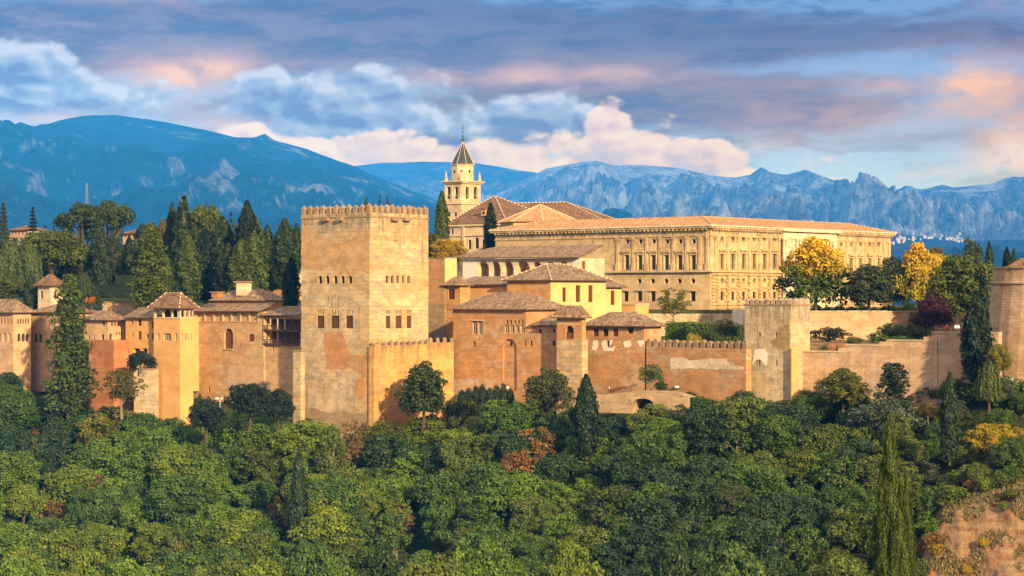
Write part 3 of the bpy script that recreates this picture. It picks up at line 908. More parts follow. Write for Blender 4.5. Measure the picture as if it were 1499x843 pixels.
# ------------------------------------------------------------------ the great square tower
def great_tower():
    L, R = [], []
    for a, b in ((465.3, 471.2), (476.2, 482), (487.8, 493.6), (498.6, 504.2), (509.6, 515.2)): L.append(op(a, 403.5, b, 415, 'dark', 'arch', .6))
    for a, b in ((464, 474.6), (484.3, 496.6), (506, 516.6)):
        L.append(op(a, 462, b, 480.5, 'lattice', 'rect', .3))
        for k in range(3):
            x = a + (b - a) * (.08 + .34 * k); L.append(op(x, 453.3, x + 2.1, 459, 'slot', 'arch', .3))
    for a, b in ((564.7, 568.8), (572.2, 576.4), (580.4, 584.4), (588.4, 592.2), (596.3, 600.3)): R.append(op(a, 403, b, 414.6, 'dark', 'arch', .6))
    for a, b in ((565, 571.6), (579.2, 588.3), (595.6, 602.4)):
        R.append(op(a, 462, b, 480.5, 'lattice', 'rect', .3))
        for k in range(3):
            x = a + (b - a) * (.06 + .34 * k); R.append(op(x, 453.3, x + 1.6, 459, 'slot', 'arch', .3))
    t = Block('great_tower', 'massive square battlemented tower of patched tan rammed earth rising above all other walls', 'tower', (541, 430), 441, 627, 311, 652, 'tower', L, R)
    q = t.quad; z = t.z1
    band(t.root, q, z - .95, z - .62, .12, 'merlon', 'string_course')
    for A, B, n in ((q[0], q[1], 11), (q[1], q[2], 11), (q[2], q[3], 11), (q[3], q[0], 11)):
        merlons(t.root, A, B, z - .01, n, 1.02, .8, 1.85, 'pyramid')
    F = t.fl
    P_ = lambda pts, m_, nm='plaster_patch', sd=0, lb=None: stone_patch(t.root, F, pts, m_, nm, sd, .03 + .004 * sd, lb)
    P_([(476, 487), (500, 484), (506, 498), (512, 520), (541, 520), (541, 588), (536, 552), (512, 536), (506, 540), (478, 540)], 'tower_patch', 'plaster_patch', 1, 'reddish orange earth patch under the lattice windows')
    P_([(480, 434), (492, 431), (503, 437), (504, 447), (494, 452), (483, 450)], 'greystone', 'plaster_patch', 2, 'grey plaster patch above the lattice windows')
    P_([(440, 560), (452, 556), (470, 562), (500, 556), (520, 548), (528, 560), (532, 575), (520, 600), (500, 606), (470, 604), (441, 606)], 'greystone', 'plaster_patch', 3, 'grey weathered plaster low on the shaded face')
    P_([(441, 330), (455, 334), (466, 345), (478, 352), (498, 356), (516, 348), (541, 336), (541, 400), (524, 394), (510, 400), (500, 384), (478, 390), (462, 396), (441, 388)], 'tower_patch2', 'plaster_patch', 4, 'smooth tan plaster high on the shaded face')
    P_([(452, 420), (474, 418), (520, 421), (536, 428), (534, 452), (520, 449), (498, 453), (470, 447), (456, 452), (447, 440)], 'pale_tower', 'plaster_patch', 0, 'pale torn plaster between the two window rows')
    P_([(441, 600), (455, 596), (480, 604), (500, 600), (520, 606), (541, 602), (541, 628), (500, 634), (441, 632)], 'rubble', 'plaster_patch', 5, 'exposed dark rubble at the foot')
    P_([(441, 486), (456, 484), (470, 490), (472, 512), (466, 530), (452, 528), (441, 536)], 'pale_tower', 'plaster_patch', 6)
    P_([(520, 556), (530, 552), (536, 562), (534, 580), (526, 584), (518, 574)], 'tower_patch', 'plaster_patch', 7)
    stone_patch(t.root, t.fr, [(560, 426), (584, 424), (606, 430), (612, 446), (596, 449), (572, 446)], 'pale_tower', 'plaster_patch', 8, .05)
    for f_, xs in ((t.fl, ((475, 483), (496, 503))), (t.fr, ((571, 580), (588.4, 597.6)))):
        for a, b in xs: box_px(t.root, 'corbel_box', f_, a, 318.5, b, 323.5, .9, 'merlon')
    # pier against the tower's left edge
    return t


M['tower_patch2'] = plaster('tower_smooth_tan', (.40, .235, .105), (.44, .27, .13), (.40, .29, .17), 21, .85, .3, .5, .3, .1, .15)
M['pale_tower'] = plaster('tower_pale_torn_plaster', (.50, .37, .22), (.44, .30, .15), (.34, .29, .22), 22, .85, .5, .8, .6, .5, .4)
GT = great_tower()
pier = Block('buttress_pier', 'narrow pale buttress pier against the foot of the great tower below the wooden gallery', 'buttress', (440, 436.5), 429, 441, 513, 660, 'tower', tr=1.2)
band(pier.root, pier.quad, pier.z1 - .3, pier.z1, .12, 'merlon', 'coping')


def long_wall(name, label, pts, top, bot, mat, thick=1.4, cat='wall', group=None, ops=None, coping=None, ends=True):
    """a free wall along plan points [(px, Y)], top / bottom rows at each point (straight between)"""
    q = [P2(*p) for p in pts]
    c = (q[0] + q[-1]) / 2
    root = empty(name, (c.x, c.y, zz(bot, pts[0][1])), label, cat, group)
    mb = MB(); fs = []
    zb = min(zz(bot, p[1]) for p in pts)
    for k in range(len(q) - 1):
        f = Facade(q[k], q[k + 1]); fs.append(f)
        zt = zz(top[k], (pts[k][1] + pts[k + 1][1]) / 2) if isinstance(top, (list, tuple)) else zz(top, (pts[k][1] + pts[k + 1][1]) / 2)
        f.zt = zt
        res = add_facade(mb, f, zb, zt, (ops or {}).get(k, []))
        f.res = res
        i0, i1 = f.pt(0, zt, -thick), f.pt(f.L, zt, -thick)
        mb.face([f.pt(0, zt), f.pt(f.L, zt), i1, i0])
        mb.face([f.pt(f.L, zb, -thick), f.pt(0, zb, -thick), i0, i1])
        mb.face([f.pt(f.L, zb), f.pt(f.L, zb, -thick), i1, f.pt(f.L, zt)])
        mb.face([f.pt(0, zb, -thick), f.pt(0, zb), f.pt(0, zt), i0])
    mb.build('wall', [M[mat]], root)
    for f in fs:
        for o in f.res: window(f, o, root, mat)
        if coping:
            cb = MB()
            cb.box(f.pt(f.L / 2, f.zt + .14, -thick / 2), Vector((f.d.x, f.d.y, 0)) * f.L / 2, Vector((f.n.x, f.n.y, 0)) * (thick / 2 + .12), (0, 0, .14))
            cb.build('coping', [M[coping]], root)
    return root, fs


M['orange_old'] = plaster('stained_orange_wall', (.54, .30, .105), (.47, .235, .08), (.30, .21, .125), 23, .85, .6, .8, .6, .2, .5, top=-9.0)
# the battlemented wall wrapped round the tower's sunlit foot
c0_ = GT.F + AX * 1.1
r_, f_ = long_wall('battlemented_wall', 'sunlit orange wall with small pointed merlons wrapping the foot of the great tower', [(545.5, 428.9), (628.5, 442.4), (664, 445)], [505, 501], 640, 'orange_old', 1.1)
merlons(r_, f_[0].A, f_[0].B, f_[0].zt - .01, 10, .75, .6, 1.05, 'pyramid', 'merlon')
merlons(r_, f_[1].A, f_[1].B, f_[1].zt - .01, 4, .75, .6, 1.05, 'pyramid', 'merlon')
pb_ = box_px(r_, 'corner_pier', f_[0], 545.2, 503, 553.5, 622, .5, 'orange_old', .05)

# ------------------------------------------------------------------ left of the great tower
# wooden gallery house
gy = 450
gal = Block('gallery_house', 'earth wall house carrying a two storey dark wooden gallery beside the great tower', 'house', (447, gy), 386, 449, 465, 590, 'tan',
            [op(389, 467, 438, 482.5, 'open', depth=2.2), op(389, 485.5, 438, 503, 'open', depth=2.2), op(398.4, 508, 401, 514.5, 'slot')], tr=9)
gal.root['label'] = 'earth walled house carrying a two storey dark wooden gallery against the great tower'
F = gal.fl
mb = MB()
for (a, b) in ((467, 482.5), (485.5, 503)):
    u0, u1 = F.u(389), F.u(438); z1, z0 = F.z(413, a), F.z(413, b)
    mb.face([F.pt(u0, z0, -2.2), F.pt(u1, z0, -2.2), F.pt(u1, z1, -2.2), F.pt(u0, z1, -2.2)])
mb.build('gallery_back_wall', [M['wood']], gal.root)
for (a, b) in ((465.4, 483.5), (484.6, 504)):
    u0, u1 = F.u(387.5), F.u(441); z1, z0 = F.z(413, a), F.z(413, b)
    for k in range(6):
        u = u0 + (u1 - u0) * k / 5
        mb = MB(); mb.box(F.pt(u, (z0 + z1) / 2, .45), (F.d.x * .1, F.d.y * .1, 0), (F.n.x * .1, F.n.y * .1, 0), (0, 0, (z1 - z0) / 2))
        mb.build('post', [M['frame'] if a < 470 and k in (1, 2, 3) else M['wood']], gal.root)
    mb = MB(); dv = Vector((F.d.x, F.d.y, 0)); nv = Vector((F.n.x, F.n.y, 0))
    mb.box(F.pt((u0 + u1) / 2, z0 + .06, .28), dv * (u1 - u0) / 2, nv * .4, (0, 0, .14))
    mb.box(F.pt((u0 + u1) / 2, z0 + 1.0, .5), dv * (u1 - u0) / 2, nv * .06, (0, 0, .06))
    for k in range(34):
        mb.box(F.pt(u0 + (u1 - u0) * (k + .5) / 34, z0 + .55, .5), dv * .035, nv * .03, (0, 0, .45))
    mb.build('balustrade', [M['wood']], gal.root)
ze = zz(461, F.A.y); e = 1.2
shed_roof(gal.root, F.pt(F.u(384), F.z(386, 461), e), F.pt(F.u(442), F.z(441, 461), e), F.pt(F.u(442), F.z(441, 448), -4.5), F.pt(F.u(386), F.z(386, 448), -4.5), 'roof')

# hall with the blind gallery and the tall arched window
hl = Block('arcaded_hall', 'long tan hall with a row of blind gallery arches and one tall arched window', 'hall', (386, 457.5), 270, 392, 456, 592, 'tan',
           ops_row(286.5, 378, 7, 457.2, 470, 'blind', 'arch', .86, depth=.35) + [op(328.3, 480.6, 341, 510.5, 'wood', 'arch', .5, sill=True), op(364, 489.3, 372.2, 502.7, 'wood', depth=.3),
            op(374.2, 508, 376.6, 515, 'slot'), op(304.5, 567, 307.5, 575, 'slot')], tr=11)
F = hl.fl
for k in range(8):
    x = 286.5 + (378 - 286.5) * k / 7
    box_px(hl.root, 'pilaster', F, x - .75, 457, x + .75, 471, .06, 'frame')
box_px(hl.root, 'gallery_sill', F, 285, 470.6, 380, 471.8, .12, 'ochre')
stone_patch(hl.root, F, [(333, 537), (350, 536), (385, 539), (386, 566), (350, 562), (334, 566)], 'pink', 'plaster_patch', 1)
stone_patch(hl.root, F, [(366, 500), (386, 498), (386, 530), (372, 528), (362, 515)], 'stone_plain', 'plaster_patch', 2)
shed_roof(hl.root, F.pt(F.u(279), F.z(283, 455), .9), F.pt(F.u(384.5), F.z(384, 455), .9), F.pt(F.u(384.5), F.z(384, 442.5), -4.5), F.pt(F.u(288), F.z(300, 442.5), -4.5), 'roof')
up = Block('upper_hall', 'upper storey with a long brown hipped roof and stubby chimney above the blind gallery', 'hall', (386, 464), 312, 418, 439.5, 470, 'orange', tr=hit(P2(386, 464), BX, 418))
_, c_, r0_, r1_ = hip_roof(up.root, up.quad, up.z1, zz(422.5, 470), .8, 'roof', inset=5)
cp = P(357, 424, 470)
mb = MB(); mb.box(cp + Vector((0, 0, .2)), (1.15, -.5, 0), (.5, .9, 0), (0, 0, 1.5)); ch = mb.build('chimney', [M['cream']], up.root)
mb = MB(); mb.box(cp + Vector((0, 0, 1.75)), (1.55, -.65, 0), (.7, 1.2, 0), (0, 0, .14)); mb.build('chimney_cap', [M['roof']], ch)
mb = MB(); dp = P(318, 432, 466)
mb.box(dp, (.75, -.5, 0), (.5, .6, 0), (0, 0, .55)); dm = mb.build('dormer', [M['redbrick']], up.root)
mb = MB(); mb.box(dp + Vector((0, 0, .66)), (1.0, -.66, 0), (.66, .8, 0), (0, 0, .11)); mb.build('dormer_roof', [M['roof']], dm)

# tower with the open look-out room
lk = Block('lookout_tower', 'slender orange tower with an open arcaded lookout room under a pyramid roof', 'tower', (263.5, 455), 225, 283, 465.2, 645, 'orange',
           [op(229.6, 488, 233.2, 499, 'screen'), op(239.4, 488, 250.2, 499, 'screen'), op(255.7, 488, 259.4, 499, 'screen')],
           [op(265, 488, 267.6, 499, 'screen'), op(270.2, 488, 276, 499, 'screen'), op(278.6, 488, 281, 499, 'screen')])
z0, z1 = lk.z1, zz(450.5, 455)
mb = MB()
for f_, xs in ((lk.fl, ((227.2, 237.2), (239.4, 250.4), (252.2, 259.6))), (lk.fr, ((265.3, 270.2), (271.6, 276.6), (278.2, 282)))):
    add_facade(mb, f_, z0, z1, [op(a, 452.8, b, 464.2, 'open', 'arch', .35) for a, b in xs])
for A_, B_ in ((lk.R, lk.Bk), (lk.Bk, lk.Lc)):
    f2 = Facade(A_, B_); m_ = [dict(px=(0, 0, 0, 0), u0=f2.L * (.08 + .31 * k), u1=f2.L * (.08 + .31 * k) + f2.L * .22, z0=z0 + .3, z1=z1 - .4, kind='open', shape='arch', depth=.35) for k in range(3)]
    us = [0, *[v for o in m_ for v in (o['u0'], o['u1'])], f2.L]
    for a, b in zip(us[::2], us[1::2]): mb.face([f2.pt(a, z0), f2.pt(b, z0), f2.pt(b, z1), f2.pt(a, z1)])
mb.face([(p.x, p.y, z1) for p in lk.quad])
mb.build('lookout_arcade', [M['frame']], lk.root)
cc = (lk.Lc + lk.R) / 2
mb = MB(); mb.box((cc.x, cc.y, z0 + (z1 - z0) / 2), tuple(lk.a * lk.tl * .22) + (0,), tuple(lk.b * lk.tr * .22) + (0,), (0, 0, (z1 - z0) / 2)); mb.build('inner_room', [M['dark']], lk.root)
band(lk.root, lk.quad, z0 - .15, z0 + .05, .1, 'frame', 'string_course')
hip_roof(lk.root, lk.quad, z1, zz(428.5, 459), 1.0, 'roof_brown', ridge=True, name='pyramid_roof')

# tall brick house, red bastion and the house with orange render
h1 = Block('orange_house', 'orange rendered house with wooden shutters between the lookout tower and the brick bastion', 'house', (232, 462), 184, 240, 465, 575, 'orange',
           [op(191.6, 468.6, 194.4, 474.6, 'wood'), op(201.6, 467.8, 207, 477, 'wood'), op(192.6, 487, 195.4, 493, 'wood'), op(201.6, 484.8, 207, 497, 'wood'), op(214, 489, 217.4, 495.4, 'wood'),
            op(222, 470.5, 225.2, 481.5, 'wood'), op(222, 487.5, 225.2, 497.5, 'wood'), op(184.8, 510, 189.4, 534, 'greendoor', depth=.8), op(195.4, 510, 204.8, 534, 'greendoor', depth=.8), op(207.8, 510, 215.6, 534, 'greendoor', depth=.8)], tr=12)
F = h1.fl
shed_roof(h1.root, F.pt(F.u(183.2), F.z(184, 464.4), .8), F.pt(F.u(232), F.z(231, 464.4), .8), F.pt(F.u(232), F.z(231, 450), -6), F.pt(F.u(173), F.z(176, 450.5), -6), 'roof')
h2 = Block('corner_house', 'small two faced orange house on top of the red brick bastion', 'house', (158, 470), 122, 184.5, 468, 500, 'rose',
           [op(149.6, 471, 153.2, 477, 'wood'), op(128.6, 491, 131, 498, 'wood'), op(136.6, 491, 139, 498, 'wood'), op(148, 489.4, 152.3, 499, 'wood')],
           [op(162.7, 471, 165.4, 477.6, 'wood'), op(167.2, 471, 170, 477.6, 'wood'), op(171.8, 471, 174.6, 477.6, 'wood'), op(159.8, 488, 164, 498.6, 'wood'),
            op(169.8, 485.8, 172, 490.4, 'wood'), op(173.6, 485.8, 175.8, 490.4, 'wood'), op(177.2, 485.8, 179.4, 490.4, 'wood')])
hip_roof(h2.root, h2.quad, h2.z1, zz(454.5, 478), .8, 'roof')
rb = Block('brick_bastion', 'plain red brick bastion with banded courses below the two faced corner house', 'bastion', (166.5, 465.5), 130, 186, 498, 650, 'redbrick', tr=13)
lw, lf = long_wall('low_stone_wall', 'low ruined stone wall with vertical stains between the brick bastion and the lookout tower', [(196, 459), (228, 457)], 541, 650, 'greystone', 1.2, coping='rubble')

# pale palace at the far left
pl = Block('pale_palace', 'pale palace wing with a bay lit orange and two rows of arched windows', 'palace', (19.6, 478), -70, 45.5, 457, 575, 'rose',
           ops_row(-46, 18, 14, 466, 474, 'wood', 'arch', .5, depth=.25) + ops_row(-28, 17.5, 6, 487, 500, 'screen', 'arch', .62, depth=.3),
           [*ops_row(24.6, 43.4, 5, 466, 474, 'wood', 'arch', .55, depth=.25), *ops_row(25, 43, 3, 488, 499.6, 'dark', 'arch', .74, depth=.4)])
hip_roof(pl.root, pl.quad, pl.z1, zz(437.5, 486), .9, 'roof')
pw_ = Block('palace_wing', 'recessed tan palace wing with twin arched windows behind the tall poplar', 'palace', (96, 478), 45, 112, 457, 575, 'rose', [op(49.4, 488, 55, 501.4, 'wood', 'arch', .3), op(56.4, 488, 61.6, 501.4, 'wood', 'arch', .3)], tr=9)
hip_roof(pw_.root, pw_.quad, pw_.z1, zz(444, 484), .8, 'roof')
ms = Block('small_turret', 'small cream turret with a brown pyramid roof rising behind the pale palace wing', 'turret', (74, 492), 55.5, 92, 417.5, 452, 'cream', [op(58.8, 426, 62.6, 436.8, 'wood')], [op(79, 426, 83, 436.8, 'wood')])
hip_roof(ms.root, ms.quad, ms.z1, zz(401, 497), .9, 'roof_brown', ridge=False)
gw, gf = long_wall('garden_wall', 'plain brown garden wall with a tiled top behind the date palm', [(150, 492), (203, 494)], 443, 470, 'rubble', 1.0, coping='roof_brown')

# ------------------------------------------------------------------ right of the great tower
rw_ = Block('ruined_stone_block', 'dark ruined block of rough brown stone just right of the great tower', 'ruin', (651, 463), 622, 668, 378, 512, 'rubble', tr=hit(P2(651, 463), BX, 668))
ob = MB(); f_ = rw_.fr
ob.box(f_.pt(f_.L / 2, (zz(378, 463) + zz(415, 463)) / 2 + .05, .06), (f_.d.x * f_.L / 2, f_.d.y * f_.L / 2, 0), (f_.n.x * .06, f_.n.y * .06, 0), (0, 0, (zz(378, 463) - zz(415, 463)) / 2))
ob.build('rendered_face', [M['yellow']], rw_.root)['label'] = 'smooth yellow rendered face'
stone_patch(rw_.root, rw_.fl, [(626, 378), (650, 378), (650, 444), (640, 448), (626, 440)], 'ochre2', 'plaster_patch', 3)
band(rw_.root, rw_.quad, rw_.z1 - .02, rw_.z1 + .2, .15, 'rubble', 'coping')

# hall with the twin window and the blind arch
tw = Block('twin_window_hall', 'orange earth hall with a twin window, small arched lights and a tall blind arch', 'hall', (770, 434), 663.2, 812, 452.5, 598, 'ochre2',
           [op(691.6, 470, 698.3, 489.6, 'twin', depth=.35), op(699.6, 470, 706.4, 489.6, 'twin', depth=.35), op(736.2, 496, 756.4, 572, 'blind', 'arch', .45),
            op(692.8, 499.4, 696, 507.4, 'slot'), op(776.4 - 9, 498.6, 779.4 - 9, 507, 'slot'),
            *ops_row(737.8, 768.6, 4, 475.8, 487.8, 'twin', 'rect', .78, depth=.3), *ops_row(739.5, 768, 5, 468, 474, 'slot', 'arch', .42, depth=.15)],
           tr=14)
F = tw.fl
box_px(tw.root, 'window_hood', F, 689, 468.2, 709, 469.4, .25, 'frame')
s_ = MB(); s_.face([F.pt(F.u(745), F.z(746, 507), -.44), F.pt(F.u(748), F.z(746, 507), -.44), F.pt(F.u(748), F.z(746, 499), -.44), F.pt(F.u(745), F.z(746, 499), -.44)]); s_.build('slit_window', [M['dark']], tw.root)
stone_patch(tw.root, F, [(663.5, 556), (700, 552), (730, 556), (732, 585), (664, 592)], 'pink', 'plaster_patch', 2)
hip_roof(tw.root, [tw.Lc, tw.F, tw.R, tw.Bk], tw.z1, zz(428, 441), .9, 'roof', inset=6.5)

an = Block('low_annex', 'low orange annex with small square windows between the twin window hall and the oratory turret', 'annex', (817, 428.6), 770.4, 826, 477, 603, 'ochre2',
           [op(789, 481.8, 793, 487.4, 'dark'), op(809.2, 481.4, 812.6, 487, 'dark'), op(808.8, 499, 813, 506.4, 'dark'), op(776, 498.6, 779.2, 507, 'slot')], tr=8)
F = an.fl
shed_roof(an.root, F.pt(F.u(777.5), F.z(779, 475.5), .8), F.pt(F.u(818), F.z(816, 475.5), .8), F.pt(F.u(818), F.z(816, 457), -6.5), F.pt(F.u(787), F.z(789, 457.5), -6.5), 'roof')

ot = Block('oratory_turret', 'small two stage turret with one arched window under a pyramid roof', 'turret', (852, 421), 815, 860.5, 497.5, 612, 'tower')
F0 = ot.F - AX * .25 + BX * .25
ou = Block('oratory_turret_top', 'x', 'turret', (852, 421), 815, 858, 464.5, 498, 'ochre', [op(827.8, 476.6, 839.8, 496.4, 'dark', 'arch', .6)], tr=hit(P2(852, 421), BX, 857.5))
for ch_ in list(ou.root.children):
    ch_.parent = ot.root; ch_.location = ou.root.location - ot.root.location
    if ch_.name.startswith('wall'): ch_.name = 'upper_wall'
F = ou.fl
box_px(ot.root, 'parapet', F, 828, 487, 839.6, 496.6, -.25, 'redwood', .45)
box_px(ot.root, 'string_course', F, 815.4, 474, 852, 475.2, .06, 'frame')
for a, b in ((816, 827), (841, 851.5)): stone_patch(ot.root, F, [(a, 477), (b, 477), (b, 495), (a, 495)], 'tower_patch', 'brick_panel', int(a) % 5)
hip_roof(ot.root, ou.quad, ou.z1, zz(447, 425), .9, 'roof', name='pyramid_roof', ridge=False)
bpy.data.objects.remove(ou.root)

lh = Block('lower_hall', 'long low hall with three arched windows and white plaster patches under a brown hipped roof', 'hall', (943, 421), 857, 970, 477, 598, 'ochre2',
           [op(868.2, 480, 876.4, 492.4, 'wood', 'arch', .35), op(882.4, 480, 890.6, 492.4, 'dark', 'arch', .35), op(896.8, 480, 905, 492.4, 'wood', 'arch', .35), op(919, 477.8, 926.8, 488.2, 'dark', depth=.35),
            op(888.6, 498.8, 892.4, 507.2, 'slot'), op(917.8, 504.4, 920.2, 508.6, 'slot'), op(935.8, 504.8, 938, 509, 'slot')], tr=hit(P2(943, 421), BX, 968))
F = lh.fl
for i, pts in enumerate(([(868, 499), (875, 498), (876.5, 506), (872, 514), (866.5, 513)], [(881, 499), (888.4, 498), (888.4, 508), (894, 509), (900, 505), (898, 514), (884, 513), (880.5, 506)],
                         [(892.6, 498), (897, 498), (896, 504), (892.8, 506)], [(913, 499), (922, 498.5), (924, 505), (920.6, 509), (916, 509), (912.6, 505)], [(932.5, 498.6), (941, 497.4), (943, 503), (938.5, 508.5), (934.5, 504.5)])):
    stone_patch(lh.root, F, pts, 'white', 'plaster_patch', i)
hip_roof(lh.root, lh.quad, lh.z1, zz(456.5, 428), 1.0, 'roof', inset=5.2)

# tall yellow hall behind
yh = Block('yellow_hall', 'tall bright yellow hall with three long windows and a hipped roof above the lower roofs', 'hall', (806, 452), 743, 887, 409.5, 480, 'yellow',
           [op(751, 418, 756.4, 427, 'oculus', 'round', .3)], [op(823.4, 420.6, 828.8, 441.6, 'lattice', depth=.35), op(842.8, 417.6, 849.8, 442, 'lattice', depth=.35), op(861.4, 417.6, 867.8, 442.4, 'lattice', depth=.35), op(817.8, 448.4, 822.2, 458, 'oculus', 'round', .35)])
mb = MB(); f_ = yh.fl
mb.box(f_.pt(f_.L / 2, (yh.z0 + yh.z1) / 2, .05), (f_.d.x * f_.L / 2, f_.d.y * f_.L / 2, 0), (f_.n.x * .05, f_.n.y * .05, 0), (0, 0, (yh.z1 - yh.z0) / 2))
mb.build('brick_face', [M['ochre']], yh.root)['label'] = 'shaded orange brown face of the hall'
hip_roof(yh.root, yh.quad, yh.z1, zz(386.5, 462), 1.0, 'roof', ridge=True)
ye = Block('yellow_annex', 'narrow yellow annex with one tall window at the end of the tall yellow hall', 'annex', (886, 469), 874, 910, 420, 480, 'yellow', [], [op(894, 425.4, 900, 446.4, 'lattice', depth=.35)])
F = ye.fr
shed_roof(ye.root, F.pt(-1.2, ye.z1 + .05, 1.0), F.pt(F.L + 1, ye.z1 + .05, 1.0), F.pt(F.L - 2, ye.z1 + 2.6, -5), F.pt(-1, ye.z1 + 2.6, -5), 'roof', ridge=False)
yl = Block('low_garden_house', 'low flat roofed yellow block in front of the big palace beside the yellow annex', 'house', (930, 474), 905, 932, 446, 470, 'orange', tr=5)
band(yl.root, yl.quad, yl.z1, yl.z1 + .25, .2, 'frame', 'coping')

# long low range with the square window
lr = Block('low_range', 'low orange range with a tiled lean-to roof above the twin window hall', 'house', (745, 462), 688, 760, 417, 470, 'orange', tr=9)
F = lr.fl
shed_roof(lr.root, F.pt(F.u(664), F.z(690, 416.2), .8), F.pt(F.u(746), F.z(745, 416.2), .8), F.pt(F.u(746), F.z(745, 404), -5.5), F.pt(F.u(672), F.z(690, 404), -5.5), 'roof')
ls = Block('square_window_house', 'little orange house with one dark square window next to the ruined stone block', 'house', (673.5, 460.5), 652.5, 686, 417.2, 500, 'ochre', [op(656.2, 423.4, 665.6, 438.2, 'lattice', depth=.3)])
hip_roof(ls.root, ls.quad, ls.z1, zz(404.5, 464), .8, 'roof')

# arcaded pavilion
pvl = Block('arcaded_pavilion', 'open arcade of white columns and round arches under a long brown roof before the palace', 'pavilion', (849.5, 480), 677, 860, 377.5, 440, 'cream',
            [op(699, 382.4, 715.4, 405.5, 'open', 'arch', 3.2), op(718.6, 382.4, 732, 405.5, 'open', 'arch', 3.2), op(736.4, 382.4, 751, 405.5, 'open', 'arch', 3.2), op(755.6, 381, 775, 405.5, 'open', 'arch', 3.2),
             op(779.2, 382.4, 792.4, 405.5, 'open', 'arch', 3.2), op(799.6, 382.4, 813, 405.5, 'open', 'arch', 3.2), op(818.8, 382.4, 832.4, 405.5, 'open', 'arch', 3.2)], tr=9)
F = pvl.fl
mb = MB()
mb.face([F.pt(F.u(697), F.z(760, 406), -3.19), F.pt(F.u(836), F.z(760, 406), -3.19), F.pt(F.u(836), F.z(760, 379), -3.19), F.pt(F.u(697), F.z(760, 379), -3.19)])
mb.build('gallery_back_wall', [M['orange']], pvl.root)
for x in (717, 734.2, 753.3, 777.1, 796, 815.9):
    mb = MB(); zb_, zt_ = F.z(x, 405.5), F.z(x, 391)
    mb.lathe(F.pt(F.u(x), zb_, .1), [(.26, 0), (.26, .15), (.15, .25), (.13, zt_ - zb_ - .35), (.2, zt_ - zb_ - .25), (.3, zt_ - zb_), (0, zt_ - zb_)], 8)
    mb.build('column', [M['marble']], pvl.root)
box_px(pvl.root, 'white_wall_panel', F, 678, 380, 697.6, 407, .05, 'white')
box_px(pvl.root, 'white_wall_panel', F, 838, 377.6, 849.3, 395, .05, 'white')
f2 = pvl.fl
shed_roof(pvl.root, F.pt(F.u(664), F.z(676, 376.5), 1.1), F.pt(F.u(851), F.z(850, 376.5), 1.1), F.pt(F.u(851), F.z(850, 357), -8.5), F.pt(F.u(690), F.z(700, 360), -8.5), 'roof')
rd = box_px(pvl.root, 'door', pvl.fr, 852, 382, 856, 396, .05, 'redwood')

